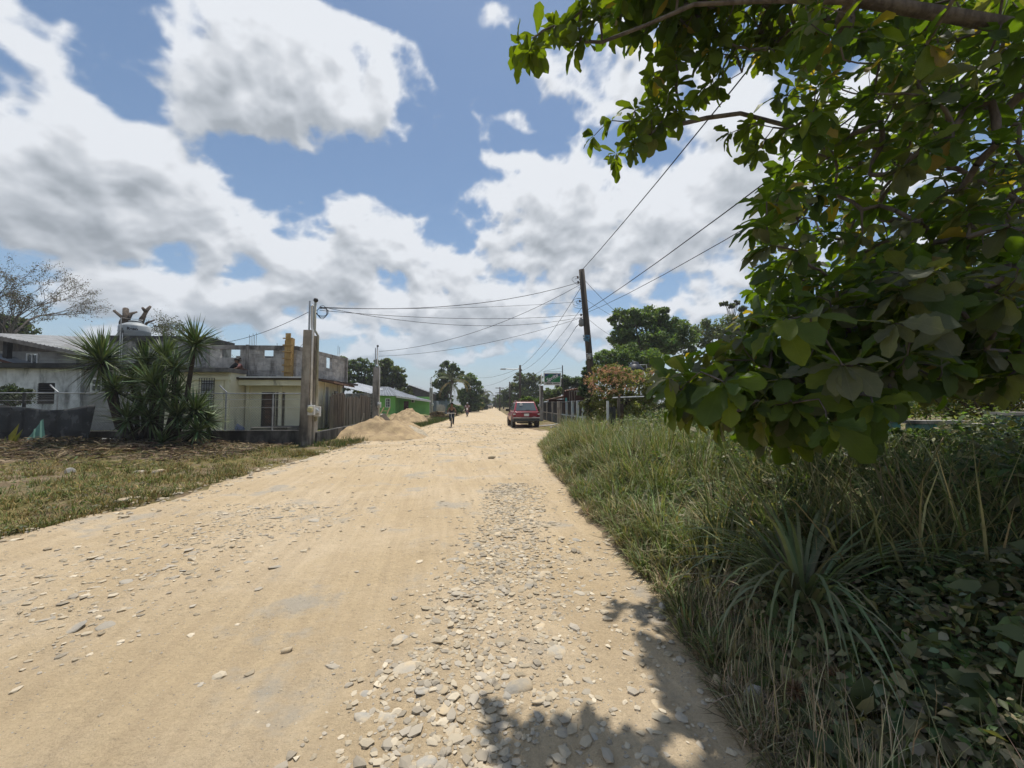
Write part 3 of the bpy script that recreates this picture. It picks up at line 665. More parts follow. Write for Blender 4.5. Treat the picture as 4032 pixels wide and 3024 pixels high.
def bare_tree(name, label, base, h, spread, seed, r=.22, leafcol=(.16, .11, .10), nl=2500, gens=6, ls=.14, group=None):
    rg = random.Random(seed); o = T(name, label, 'tree', base, 0, group); mb = MB(); tips = []
    def grow(p, d, l, rad, g):
        q = p + d * l; m_ = p.lerp(q, .5) + Vector((rg.gauss(0, .06), rg.gauss(0, .06), rg.gauss(0, .05))) * l
        mb.tube([p, m_, q], [rad, rad * .85, rad * .68], 5 if g < 3 else 3, False)
        if g >= gens: tips.append((p, q)); return
        if g >= gens - 2: tips.append((p, q))
        for _ in range(rg.choice((2, 3, 3)) if g else 4):
            nd_ = (d + Vector((rg.gauss(0, 1), rg.gauss(0, 1), rg.gauss(.12, .5))) * spread).normalized()
            grow(p.lerp(q, rg.uniform(.65, 1)), nd_, l * rg.uniform(.62, .88), rad * rg.uniform(.5, .66), g + 1)
    grow(Vector(base), Vector((0, 0, 1)), h * .28, r, 0)
    mb.build('trunk', BARKG, o, True)
    g2 = np.random.default_rng(seed); k = g2.integers(0, len(tips), nl); f = g2.random((nl, 1)); A = np.array([tips[q][0][:] for q in k]); B = np.array([tips[q][1][:] for q in k])
    P = A + (B - A) * f + g2.normal(0, .12, (nl, 3)); D = unit(g2.normal(0, 1, (nl, 3)) + [0, 0, -.4]); N = g2.normal(0, 1, (nl, 3)); L = ls * g2.uniform(.6, 1.4, nl)
    leaf_obj('crown', [(P, D, N, L, L * .55, L2, cols(nl, leafcol, .3, g2, (.10, .11, .05), .3))], LEAF, o); return o
def frond(P0, az, el, L, droop, rg, leafl, n=26):
    """feather frond: returns rachis points and leaflet set pieces"""
    pts = []; p = Vector(P0); e = el
    for q in range(9):
        pts.append(p.copy()); p = p + Vector((math.cos(az) * math.cos(e), math.sin(az) * math.cos(e), math.sin(e))) * L / 8; e -= droop / 8 * (1 + q * .12)
    Ps, Ds, Ns, Ls = [], [], [], []
    for q in range(n):
        t_ = .12 + .88 * q / n; i = min(int(t_ * 8), 7); a = pts[i].lerp(pts[i + 1], t_ * 8 - i); d = (pts[i + 1] - pts[i]).normalized(); s_ = d.cross(Vector((0, 0, 1))).normalized()
        for sg in (-1, 1):
            Ps.append(a[:]); Ds.append((s_ * sg * .8 + d * .55 + Vector((0, 0, -.45 + rg.gauss(0, .12))))[:]); Ns.append((Vector((0, 0, 1)) + s_ * sg * .3)[:]); Ls.append(leafl * (1 - .55 * abs(t_ - .4)) * rg.uniform(.85, 1.1))
    return pts, np.array(Ps), np.array(Ds), np.array(Ns), np.array(Ls)
def palm(name, label, base, trunk_h, L, n, seed, col=(.09, .115, .035), alt=(.24, .18, .06), lean=(.3, 0), group=None, leafl=.55, r=.14, altp=.25):
    rg = random.Random(seed); g2 = np.random.default_rng(seed); o = T(name, label, 'palm', base, 0, group); b_ = Vector(base); tp = b_ + Vector((lean[0], lean[1], trunk_h))
    MB().tube([b_, b_.lerp(tp, .5) + Vector((-lean[0] * .2, 0, 0)), tp], [r * 1.3, r, r * .8], 8).build('trunk', BARKG, o, True)
    for q in range(n):
        el = rg.uniform(-.5, 1.2); pts, P, D, N, Ls = frond(tp, 6.283 * q / n + rg.uniform(-.3, .3), el, L * rg.uniform(.8, 1.1), rg.uniform(1.0, 1.9), rg, leafl)
        tmp = MB().tube(pts, [.035, .03, .028, .025, .022, .018, .014, .01, .006], 4); fo = tmp.build('frond', MATS['bark'], o, True)
        leaf_obj('leaflets', [(P, D, N, Ls, Ls * .09 + .015, blade_t(.3, 3), cols(len(P), col if rg.random() > altp else alt, .12, g2))], GRASS, fo)
    return o
# ------------------------------------------------------------------ block walls built block by block
BM_CACHE = {}
def block_mesh(l, h, d, mat):
    k = (round(l, 2), round(h, 2), d, mat.name)
    if k not in BM_CACHE:
        bm = bmesh.new(); bmesh.ops.create_cube(bm, size=1.0); bmesh.ops.scale(bm, vec=(k[0] - .012, d, k[1] - .012), verts=bm.verts)
        bmesh.ops.bevel(bm, geom=[e for e in bm.edges if abs(e.verts[0].co.y - e.verts[1].co.y) < 1e-4 and e.verts[0].co.y < 0], offset=.006, segments=1, affect='EDGES')
        me = bpy.data.meshes.new('block'); bm.to_mesh(me); bm.free(); me.materials.append(mat); BM_CACHE[k] = me
    return BM_CACHE[k]
def block_wall(parent, A, B, z0, z1, opens=(), mat=None, bl=.4, bh=.2, th=.15, ragged=0.0, seed=0):
    """running-bond wall from A to B (xy); opens = (s0, s1, z0, z1) along the wall; returns the number of blocks"""
    mat = mat or BLOCK; rr = random.Random(seed); A, B = Vector(A), Vector(B); Ln = (B - A).length; d = (B - A).normalized(); ang = math.atan2(d.y, d.x); n = 0
    M0 = Matrix.Translation((A.x, A.y, 0)) @ Matrix.Rotation(ang, 4, 'Z'); core = MB(); rows = int(round((z1 - z0) / bh))
    for r_ in range(rows):
        za = z0 + r_ * bh; zb = za + bh; cut = sorted((o[0], o[1]) for o in opens if o[2] < zb - .05 and o[3] > za + .05); spans = []; s_ = 0.0
        for a, b_ in cut:
            if a > s_: spans.append((s_, min(a, Ln)))
            s_ = max(s_, b_)
        if s_ < Ln: spans.append((s_, Ln))
        for a, b_ in spans:
            if r_ == rows - 1 and ragged and rr.random() < ragged: continue
            q = [M0 @ Vector(p) for p in ((a + .008, -th/2 + .012, za), (b_ - .008, -th/2 + .012, za), (b_ - .008, th/2 - .012, za), (a + .008, th/2 - .012, za))]
            core.hexa(q, [p + Vector((0, 0, bh)) for p in q])
            x = a - ((a + (bl / 2 if r_ % 2 else 0)) % bl)
            while x < b_ - .01:
                l, r2 = max(x, a), min(x + bl, b_)
                if r2 - l > .05:
                    put('block', block_mesh(r2 - l, bh, th, mat), parent, M0 @ Matrix.Translation(((l + r2) / 2, rr.uniform(-.004, .004), (za + zb) / 2))); n += 1
                x += bl
    core.build('mortar', MORT, parent); return n
def window(parent, x0, x1, z0, z1, y, frame, panes=(2, 2), fw=.06, gl=None):
    """frame with panes in a wall that faces the viewer at depth y"""
    f = MB(); f.box(x0, x1, y - .04, y + .03, z1 - fw, z1).box(x0, x1, y - .05, y + .03, z0, z0 + fw).box(x0, x0 + fw, y - .045, y + .03, z0 + fw, z1 - fw).box(x1 - fw, x1, y - .045, y + .03, z0 + fw, z1 - fw)
    nx, nz = panes; iw, ih = (x1 - x0 - 2 * fw) / nx, (z1 - z0 - 2 * fw) / nz
    for k in range(1, nx): f.box(x0 + fw + k * iw - .025, x0 + fw + k * iw + .025, y - .042, y + .02, z0 + fw, z1 - fw)
    for k in range(1, nz): f.box(x0 + fw, x1 - fw, y - .038, y + .018, z0 + fw + k * ih - .02, z0 + fw + k * ih + .02)
    w = f.build('window', frame, parent)
    for a in range(nx):
        for c in range(nz):
            MB().box(x0 + fw + a * iw + .026, x0 + fw + (a + 1) * iw - .026, y - .012, y - .004, z0 + fw + c * ih + .021, z0 + fw + (c + 1) * ih - .021).build('pane', gl or GLASS, w)
    return w
def louvres(parent, x0, x1, z0, z1, y, n, mat, name='louvre', back=None):
    MB().box(x0, x1, y + .02, y + .03, z0, z1).build('room_shade_sheet', back or proc('painted_room_shade', (.012, .012, .013), (.02, .02, .02), 2, 1), parent)  # near-black sheet: the unlit room's shade painted flat behind the slats
    for k in range(n):
        z = z0 + (k + .5) * (z1 - z0) / n; h = (z1 - z0) / n
        MB().hexa([(x0, y - .05, z - h*.42), (x1, y - .05, z - h*.42), (x1, y - .04, z - h*.42), (x0, y - .04, z - h*.42)], [(x0, y + .0, z + h*.2), (x1, y + .0, z + h*.2), (x1, y + .01, z + h*.2), (x0, y + .01, z + h*.2)]).build(name, mat, parent)
def corrugated(parent, name, p00, p10, p11, p01, mat, pitch=.2, amp=.03):
    """roof sheet over the quad p00-p10 (eave) p01-p11 (ridge); ribs run from eave to ridge"""
    p00, p10, p11, p01 = map(Vector, (p00, p10, p11, p01)); n = max(6, int((p10 - p00).length / pitch * 4)); up = (p10 - p00).cross(p01 - p00).normalized(); up = up if up.z > 0 else -up
    v, f = [], []
    for k in range(n + 1):
        t_ = k / n; h = up * amp * (1, .0, -.0, .0)[k % 4]
        a, b_ = p00.lerp(p10, t_) + h, p01.lerp(p11, t_) + h; v += [a, b_, a - up * .02 - h * .4, b_ - up * .02 - h * .4]
    for k in range(n):
        a = 4 * k; f += [(a, a + 4, a + 5, a + 1), (a + 2, a + 3, a + 7, a + 6), (a, a + 2, a + 6, a + 4), (a + 1, a + 5, a + 7, a + 3)]
    mb = MB(); mb.add(v, f); return mb.build(name, mat, parent)
def wallbox(mb, x0, x1, y0, y1, z0, z1, opens=(), th=.15):
    """front wall (facing -y) with openings (x0,x1,z0,z1), as boxes that butt end to end"""
    xs = sorted({x0, x1, *[q for o in opens for q in o[:2]]})
    for a, b_ in zip(xs, xs[1:]):
        zs = sorted([(o[2], o[3]) for o in opens if o[0] < b_ - 1e-6 and o[1] > a + 1e-6]); z = z0
        for c, d in zs:
            if c > z: mb.box(a, b_, y0, y0 + th, z, c)
            z = max(z, d)
        if z < z1: mb.box(a, b_, y0, y0 + th, z, z1)
    return mb
YZ = .40
# ---------------------------------------------------------------- white stained house on the far left
y = 19.0; xa, xb = -27.5, X(300, y); xw, xe = X(318, y), X(640, y)
h = T('whitewashed_house', 'mould-stained white concrete house with flat black roof and dark louvred window', 'house', (xa, y, YZ))
lw = (X(147, y), X(212, y), Z(1590, y), Z(1513, y))
wallbox(MB(), xa, xb, y, y, YZ, 3.18, [lw]).box(xb, xw, y - .05, y + .15, YZ, 3.16).box(xa, xb, y + 4, y + 4.15, YZ, 3.18).build('wall', WHITEST, h)
ww = (X(350, y), X(398, y), Z(1547, y), Z(1494, y))
sid = MB(); nb = 14
wallbox(MB(), xw, xe, y + .10, y, YZ, 3.14, [ww]).build('side_wall', GREYW, h)
for k in range(nb):
    z = YZ + .5 + k * (2.6 / nb)
    if z > 3.0: break
    a, b_ = (xw + .01, ww[0] - .06) if z + .19 > ww[2] - .05 and z < ww[3] + .05 else (xw + .01, xe)
    MB().hexa([(a, y + .06, z), (b_, y + .06, z), (b_, y + .097, z), (a, y + .097, z)], [(a, y + .085, z + .18), (b_, y + .085, z + .18), (b_, y + .097, z + .18), (a, y + .097, z + .18)]).build('siding_board', GREYW, h)
louvres(h, *lw, y, 11, BLACKM)
window(h, *ww, y + .06, WHITE, (2, 2), .07)
MB().box(xa - .3, X(592, y), y - .35, y + 5, 3.185, 3.40).build('roof', proc('tarred_slab', (.03, .03, .032), (.06, .058, .055), 2, .95), h)
# ---------------------------------------------------------------- grey timber upper house behind
y = 23.5; h = T('timber_house', 'grey boarded upper house with sloping zinc roof and white framed window', 'house', (X(70, y), y, YZ))
xa, xm, xb = X(-60, y), X(292, y), X(390, y); z0 = 3.0
ww = (X(97, y), X(143, y), Z(1450, y), Z(1405, y))
wallbox(MB(), xa, xm, y, y, z0, 4.5, [ww]).box(xm, xb, y + .6, y + .75, z0, 4.4).box(xa, xm, y + 3, y + 3.1, z0, 4.5).build('wall', GREYW, h)
for k in range(7):
    z = z0 + .05 + k * .19
    for a, b_ in (((X(52, y), ww[0] - .02), (ww[1] + .02, xm)) if z + .18 > ww[2] and z < ww[3] else ((X(52, y), xm),)):
        MB().hexa([(a, y - .035, z), (b_, y - .035, z), (b_, y - .002, z), (a, y - .002, z)], [(a, y - .012, z + .185), (b_, y - .012, z + .185), (b_, y - .002, z + .185), (a, y - .002, z + .185)]).build('siding_board', GREYW, h)
window(h, *ww, y - .03, WHITE, (2, 1), .06)
MB().prism([(xa, y, 4.505), (xm, y, 4.505), (xm, y, 4.60), (xa, y, 5.55)], (0, .1, 0)).build('gable', proc('grey_gable', (.19, .17, .15), (.12, .108, .098), 3, .9, stretch=(2, 2, .6)), h)
p0, p1 = at(-60, 1312, y - .7), at(345, 1392, y - .7)
corrugated(h, 'roof', p0, p1, Vector((p1.x + .5, y + 5, p1.z + .75)), Vector((p0.x - .5, y + 5, p0.z + .75)), proc('old_grey_zinc', (.26, .27, .28), (.18, .185, .19), 1.3, .6, stain=(.16, .13, .11), samt=0), .22, .03)
MB().bar(p0 - Vector((0, .04, .12)), p1 - Vector((0, .04, .12)), .05, .2).build('fascia', proc('weathered_fascia', (.26, .235, .205), (.17, .15, .13), 3, .9), h)
MB().box(X(45, y), X(62, y), y - .55, y - .3, z0, 5.2).build('post', MOULD, h)
q0, q1 = at(-60, 1395, y - .8), at(115, 1447, y - .8)
corrugated(h, 'porch_roof', q0, q1, q1 + Vector((0, 1.0, .15)), q0 + Vector((0, 1.0, .15)), ZINC, .2, .03)
MB().bar(q0 + Vector((0, -.03, -.06)), q1 + Vector((0, -.03, -.06)), .04, .12).build('porch_fascia', proc('red_brown_paint', (.12, .05, .035), (.08, .035, .025), 3, .8), h)
# ---------------------------------------------------------------- weathered block tower that carries the water tank
y = 24.0; xa, xb = X(420, y), X(800, y); zt = Z(1337, y)
h = T('tank_tower', 'weathered grey block structure carrying the pale water tank', 'building', ((xa + xb) / 2, y, YZ))
dw = (X(530, y) - xa, X(580, y) - xa, 3.0, Z(1352, y))
block_wall(h, (xa, y), (xb, y), 3.2, 3.2 + 10 * .2, [dw], BLOCKD, seed=3)
MB().box(xa, xb, y + 2.2, y + 2.35, YZ, 5.2).box(xa, xa + .15, y + .09, y + 2.19, YZ, 5.19).box(xb - .15, xb, y + .09, y + 2.19, YZ, 5.19).box(xa, xb, y - .06, y + .06, YZ, 3.19).build('rear_wall', BLOCKD, h)
MB().box(xa - .1, xb + .1, y - .14, y + 2.5, 5.205, zt).build('roof', MOULD, h)
MB().box(X(500, y), X(513, y), y - .10, y - .078, 3.2, 5.2).build('column', CONC, h)
tx, ty = X(516, 24.6), 24.62
TANK = proc('pale_plastic', (.36, .385, .395), (.30, .325, .335), 2, .5)
tk = T('water_tank', 'pale grey plastic water tank with black lettering on the block structure', 'water tank', (tx, ty, zt))
MB().lathe((tx, ty, zt), [(.70, 0), (.73, .04), (.73, .30), (.75, .34), (.73, .38), (.73, .62), (.66, .70), (.40, .84), (.26, .90), (.26, .93)], 28).build('body', TANK, tk, True)
MB().lathe((tx, ty, zt + .93), [(.30, 0), (.30, .05), (.2, .09)], 20).build('lid', TANK, tk)
for k, a in enumerate((-1.72, -1.64, -1.56)):
    MB().tube([(tx + .735 * math.cos(a), ty + .735 * math.sin(a), zt + .04), (tx + .735 * math.cos(a), ty + .735 * math.sin(a), zt + .45 - .1 * (k == 2))], .012, 5).build('level_stripe', BLACKM, tk)
def text_data(s, size, bold=0.0):
    cu = bpy.data.curves.new('lettering', 'FONT'); cu.body = s; cu.size = size; cu.extrude = .004; cu.offset = bold; cu.align_x = 'CENTER'; cu.align_y = 'CENTER'
    o = bpy.data.objects.new('tmp', cu); COL.objects.link(o); dg = bpy.context.evaluated_depsgraph_get(); e = o.evaluated_get(dg); me = bpy.data.meshes.new_from_object(e)
    bpy.data.objects.remove(o); return me
def lettering(parent, s, size, M_, mat, bold=.0, bend=None, shear=0.0):
    me = text_data(s, size, bold); me.materials.clear(); me.materials.append(mat)
    for v in me.vertices:
        c = v.co.copy()
        if shear: c.x += c.y * shear
        if bend:
            cx, cy, rad, a0 = bend; a = a0 + c.x / rad; v.co = (cx + (rad + c.z) * math.cos(a), cy + (rad + c.z) * math.sin(a), M_.translation.z + c.y)
        else: v.co = M_ @ c
    mi = mwi(parent)
    for v in me.vertices: v.co = mi @ v.co
    o = link(bpy.data.objects.new('lettering', me), parent); return o
lettering(tk, 'Reso', .24, Matrix.Translation((0, 0, zt + .42)), BLACKM, .008, (tx, ty, .737, -1.02))
for u in (462, 470):
    xx = X(u, y - .2); MB().tube([(xx, y - .22, 3.3), (xx, y - .22, zt + (.12 if u == 470 else 1.02)), (xx + (.5 if u == 470 else .75), y + .3, zt + (.14 if u == 470 else .98))], .024, 6).build('water_pipe', PVC); tag(bpy.data.objects['water_pipe' if u == 462 else 'water_pipe.001'], 'tall white pipe that bends over the lid of the pale tank' if u == 462 else 'short white pipe that enters the pale tank at its foot', 'pipe', 'white water pipes at the tank')
# ---------------------------------------------------------------- cream house: front wing, main front and roadside wing
y = 17.8; xa, xb = X(640, y), X(905, y)
h = T('cream_house', 'single-storey cream painted concrete house with flat slab roof and barred windows', 'house', (xb, y, YZ))
lw = (X(790, y), X(838, y), Z(1605, y), Z(1497, y)); cap = 2.95
w1 = wallbox(MB(), xa, xb, y, y, YZ, cap, [lw]).box(xb - .15, xb, y + .15, 18.9, YZ, cap)
y2 = 18.9; xc, xd = xb, X(1243, y2); cap2 = 2.68
dr = (X(1030, y2), X(1083, y2), YZ + .05, Z(1546, y2)); gr = (X(1086, y2), X(1122, y2), YZ + .08, Z(1546, y2))
wallbox(w1, xb - .15, xd, y2 + .002, y2, YZ, cap2, [(dr[0], dr[1], YZ, dr[3]), (gr[0], gr[1], YZ + .02, gr[3])])
A, B = Vector((xd, y2 + .155, 0)), Vector((X(1347, 24.5), 24.5, 0)); dn = (B - A).normalized()
nr = Vector((dn.y, -dn.x, 0))
w1.hexa([A, B, B - nr * .15, A - nr * .15], [q + Vector((0, 0, cap2)) for q in (A, B, B - nr * .15, A - nr * .15)])
w1.build('wall', CREAM, h)
MB().box(X(887, y), X(902, y), y - .05, y - .002, YZ, cap).box(X(868, y), X(880, y), y - .04, y - .002, YZ, 2.6).build('pilaster', CREAM, h)
MB().box(xa, xb + .03, y - .08, y - .003, 2.62, 2.78).build('cornice', CREAM, h)
MB().box(X(973, y2), X(985, y2), y2 - .12, y2 - .002, YZ, cap2 - .01).build('pilaster', CREAM, h)
MB().box(xc + .02, xd, y2 - .6, y2 - .5, 2.42, cap2 - .01).box(X(1100, y2), X(1112, y2), y2 - .1, y2 - .002, YZ, 2.4).build('cornice', CREAM, h)
for k, f_ in enumerate((.22, .5, .85)):
    p = A.lerp(B, f_) + nr * .03; MB().bar(p + Vector((0, 0, YZ)), p + Vector((0, 0, cap2 - .01)), .25 if k != 1 else .4, .06, up=tuple(nr)).build('pilaster', CREAM, h)
SLAB = proc('slab_roof', (.10, .095, .09), (.20, .19, .175), 1.5, .95)
MB().hexa([(xa - .3, y - .35, cap + .005), (xb + .08, y - .35, cap + .005), (xb + .12, 18.75, cap + .005), (xa - .3, 18.75, cap + .005)], [(xa - .3, y - .35, 3.13), (xb + .08, y - .35, 3.13), (xb + .12, 18.75, 3.13), (xa - .3, 18.75, 3.13)]).build('roof', SLAB, h)
MB().box(xb - 5, xd + .15, y2 - .72, y2 + 5.5, cap2 + .005, cap2 + .10).build('roof', proc('brown_eave', (.06, .042, .035), (.035, .027, .024), 3, .9), h)
MB().box(xb + .14, xd + .18, y2 - .78, y2 - .723, cap2 + .07, cap2 + .13).build('roof_edge', WHITE, h)
e0, e1 = A + nr * .7, B + nr * .7
MB().hexa([A + nr * .02 + Vector((0, 0, 2.70)), e0 + Vector((0, 0, 2.58)), e1 + Vector((0, 0, 2.58)), B + nr * .02 + Vector((0, 0, 2.70))], [A + nr * .02 + Vector((0, 0, 2.79)), e0 + Vector((0, 0, 2.67)), e1 + Vector((0, 0, 2.67)), B + nr * .02 + Vector((0, 0, 2.79))]).build('eave', proc('rust_brown_eave', (.20, .12, .08), (.12, .07, .05), 2, .9), h)
louvres(h, *lw, y, 15, WHITE)
g = MB()
for k in range(7): xx = lw[0] - .03 + k * (lw[1] - lw[0] + .12) / 6; g.box(xx - .008, xx + .008, y - .10, y - .085, lw[2] - .1, lw[3] + .05)
for k in range(12): zz_ = lw[2] - .1 + k * (lw[3] - lw[2] + .14) / 11; g.box(lw[0] - .04, lw[1] + .1, y - .083, y - .07, zz_ - .007, zz_ + .007)
g.build('window_grille', BLACKM, h)
d = MB().box(dr[0] + .05, dr[1] - .05, y2 + .03, y2 + .08, dr[2], dr[3] - .05).build('door', DKW, h)
for k in range(6):
    z = dr[2] + .25 + k * (dr[3] - dr[2] - .5) / 5.3
    MB().box(dr[0] + .16, dr[1] - .16, y2 + .005, y2 + .028, z, z + .17).build('door_panel', proc('red_brown_door', (.11, .055, .035), (.07, .035, .025), 4, .6), d)
MB().box(dr[1] - .13, dr[1] - .09, y2 - .03, y2 + .028, 1.35, 1.42).build('handle', GALV, d)
MB().box(dr[0], dr[0] + .045, y2 - .02, y2 + .1, dr[2], dr[3]).box(dr[1] - .045, dr[1], y2 - .02, y2 + .1, dr[2], dr[3]).box(dr[0] + .046, dr[1] - .046, y2 - .02, y2 + .1, dr[3] - .045, dr[3]).build('door_frame', BLACKM, h)
g = MB()
for k in range(8): xx = gr[0] + .05 + k * (gr[1] - gr[0] - .1) / 7; g.box(xx - .009, xx + .009, y2 - .03, y2 - .012, gr[2], gr[3])
for k in range(7): zz_ = gr[2] + .02 + k * (gr[3] - gr[2] - .04) / 6; g.box(gr[0], gr[1], y2 - .011, y2, zz_ - .009, zz_ + .009)
g.build('gate_grille', BLACKM, h)
MB().box(gr[0] - .02, gr[1] + .02, y2 + .17, y2 + .2, gr[2], gr[3] + .1).build('inner_wall', CREAM, h)
for s0, s1, z0, z1, nm_ in ((.20, .34, YZ + .1, 2.45, 'side_door'), (.62, .76, 1.0, 2.3, 'side_window')):
    p, q = A.lerp(B, s0) + nr * .035, A.lerp(B, s1) + nr * .035
    MB().hexa([p, q, q - nr * .03, p - nr * .03], [v_ + Vector((0, 0, 0)) for v_ in (p, q, q - nr * .03, p - nr * .03)]) if False else None
    o = MB().hexa([v_ + Vector((0, 0, z0)) for v_ in (p, q, q - nr * .033, p - nr * .033)], [v_ + Vector((0, 0, z1)) for v_ in (p, q, q - nr * .033, p - nr * .033)]).build(nm_, BLACKM if nm_ == 'side_door' else GLASS, h)
    for k in range(6):
        a = p.lerp(q, (k + .5) / 6) + nr * .02; MB().tube([a + Vector((0, 0, z0)), a + Vector((0, 0, z1))], .012, 4).build('bar', WHITE, o)
ch = T('red_flue', 'dark red round flue pipe standing above the cream house roof', 'flue', (X(1334, 25), 25.2, 2.7))
MB().lathe((X(1334, 25), 25.2, 2.6), [(.22, 0), (.22, 1.35), (.25, 1.36), (.25, 1.45)], 14).build('pipe', proc('oxide_red', (.11, .028, .022), (.07, .02, .018), 3, .8), ch, False)
# ---------------------------------------------------------------- unfinished block storey on top
y = 19.6; zb = 2.79; xa, xb = X(812, y), X(1125, y)
h = T('block_storey', 'unfinished upper storey of bare grey concrete blocks with open window holes', 'building', ((xa + xb) / 2, y, zb))
def sx(u): return X(u, y) - xa
zt = zb + 8 * .2
n1 = block_wall(h, (xa, y), (xb, y), zb, zt - .2, [(sx(863), sx(942), zb + 1.0, zt), (sx(1033), sx(1073), zb + 1.0, zt)], BLOCK, seed=1)
C, D_ = Vector((xb + .35, y + .05)), Vector((X(1352, 24.6), 24.6)); Lr = (D_ - C).length
n2 = block_wall(h, C, D_, zb, zt - .2, [(Lr * .14, Lr * .30, zb + .8, zt), (Lr * .56, Lr * .68, zb + .8, zt)], BLOCK, seed=2)
RB = MB(); 
MB().box(xa, xb, y - .085, y + .085, zt - .195, zt).build('ring_beam', CONC, h)
cd = (D_ - C).normalized(); cn = Vector((cd.y, -cd.x))
q = [C + cn * .085, D_ + cn * .085, D_ - cn * .085, C - cn * .085]
MB().hexa([(*p, zt - .195) for p in q], [(*p, zt) for p in q]).build('ring_beam', CONC, h)
for u in (812, 965):
    MB().box(X(u, y), X(u + 12, y), y - .10, y - .079, zb, zt + .03).build('column', CONC, h)
MB().box(X(1352, 24.6) + .01, X(1352, 24.6) + .2, 24.5, 24.7, zb, zt).build('column', CONC, h)
MB().box(X(1005, y), X(1098, y), y - .105, y - .087, zt - .24, zt - .06).build('lintel', CONC, h)
for u, yy, k in ((815, y, 4), (975, y, 5), (1326, 23, 2), (858, y + 4, 3), (1085, y, 1)):
    for j in range(k): xx = X(u, yy) + j * .075; MB().tube([(xx, yy, zt - .05), (xx + random.uniform(-.02, .02), yy, zt + random.uniform(.45, .62) * (1 if k > 1 else .25))], .009, 4).build('rebar', proc('rebar_steel', (.12, .085, .07), (.08, .06, .055), 5, .8), h)
hb = T('rear_block_wall', 'rear wall of grey blocks seen through the open window holes', 'wall', (X(900, 24), 24, zb))
block_wall(hb, (X(855, 24), 24), (X(1075, 24), 24), zb, zb + 1.6, [(2.0, 2.5, zb + .8, zb + 1.7), (.2, 1.0, zb + 1.2, zb + 2)], BLOCKD, seed=4, ragged=.2)
fw = T('column_formwork', 'yellow timber formwork box with battens cast around a corner column', 'formwork', (xb + .15, y - .2, zb))
x0, x1 = X(1126, y), X(1146, y)
MB().box(x0, x1, y - .22, y - .18, zb, Z(1323, y)).build('board', YELW, fw)
MB().box(x1 + .003, x1 + .04, y - .22, y + .12, zb, Z(1340, y)).build('board', YELW, fw)
MB().box(x0 - .04, x0 - .003, y - .2, y + .12, zb, Z(1350, y)).build('board', YELW, fw)
for k in range(6):
    z = zb + .3 + k * .32; MB().box(x0 - .10, x1 + .12, y - .275, y - .223, z, z + .05).build('batten', YELW, fw)
# ---------------------------------------------------------------- low walls and chain-link fence at the corner plot
y = 15.25; px, py = X(1208, 14.7), 14.75
lwall = T('front_plot_wall', 'low black-moulded concrete wall along the front of the corner plot', 'wall', (-14, y, 0))
MB().box(-32, px - .2, y - .09, y + .09, -.3, .575).build('wall', MOULD, lwall, bevel=.01)
MB().box(-32, px - .25, y - .105, y + .105, .58, .62).build('coping', MOULD, lwall)
e0, e1 = Vector((px + .12, 15.1)), Vector((-7.2, 27.0)); dd = (e1 - e0).normalized(); nn = Vector((dd.y, -dd.x))
rw = T('roadside_plot_wall', 'low mouldy concrete wall running along the road behind the sand pile', 'wall', (e0.x, e0.y, 0))
q = [e0 + nn * .09, e1 + nn * .09, e1 - nn * .09, e0 - nn * .09]
MB().hexa([(*p, -.3) for p in q], [(*p, .55) for p in q]).build('wall', MOULD, rw, bevel=.01)
st = T('concrete_step', 'dark concrete step block inside the corner plot before the wooden door', 'step', (X(1090, 17.5), 17.5, YZ))
MB().box(X(1005, 17.5), X(1150, 17.5), 17.2, 18.4, YZ - .1, YZ + .22).build('step', MOULD, st, bevel=.02)
for k, (u, sz_) in enumerate(((915, .26), (932, .3), (948, .22))): tag(put('filled_bag', stone_mesh('filled_bag', 500 + k, 2, proc('pale_blue_plastic', (.30, .36, .48), (.24, .24, .36), 5, .5)), None, Matrix.Translation((X(u, 18.4), 18.4, YZ + sz_ * .5)) @ Matrix.Diagonal((sz_, sz_, sz_ * .8, 1))), ('pale blue filled bag touching the porch corner', 'largest pale blue filled bag, middle of the heap by the porch', 'small pale blue filled bag at the right of the porch heap')[k], 'bag', 'filled bags by the porch')
fy = 15.25; fz = 2.0
ff = T('chain_link_fence', 'chain-link fence with galvanised top rail above the low mouldy wall', 'fence', (-14, fy, .62))
MB().tube([(-32, fy, fz), (px - .3, fy, fz - .02)], .022, 6).build('top_rail', GALV, ff)
for u in (95, 225, 890, 500, 1075):
    xx = X(u, fy); MB().tube([(xx, fy, .5), (xx, fy, fz + .03), (xx - .22, fy - .05, fz + .28)] if u in (225, 890) else [(xx, fy, .5), (xx, fy, fz)], .028 if u != 95 else .05, 6).build('post', GALV if u not in (95,) else MOULD, ff)
wm = MB(); x0, x1, z0, z1 = -27.0, px - .3, .63, fz - .02; hh = z1 - z0; k = x0 - hh
while k < x1:
    for sg in (1, -1):
        a = (max(k, x0), z0 + (max(k, x0) - k)); b_ = (min(k + hh, x1), z0 + (min(k + hh, x1) - k))
        if b_[0] > a[0]:
            if sg < 0: a, b_ = (a[0], z0 + z1 - a[1]), (b_[0], z0 + z1 - b_[1])
            wm.tube([(a[0], fy + .004 * sg, a[1]), (b_[0], fy + .004 * sg, b_[1])], .0019, 3, False)
    k += .095
wm.build('wire_mesh', proc('dull_wire', (.20, .20, .19), (.14, .135, .13), 6, .7), ff)
for z in (fz - .25, fz - .55): MB().tube([(-27, fy - .03, z), (-20, fy - .03, z - .05), (px - .3, fy - .03, z + .02)], .006, 4).build('strand', GALV, ff)
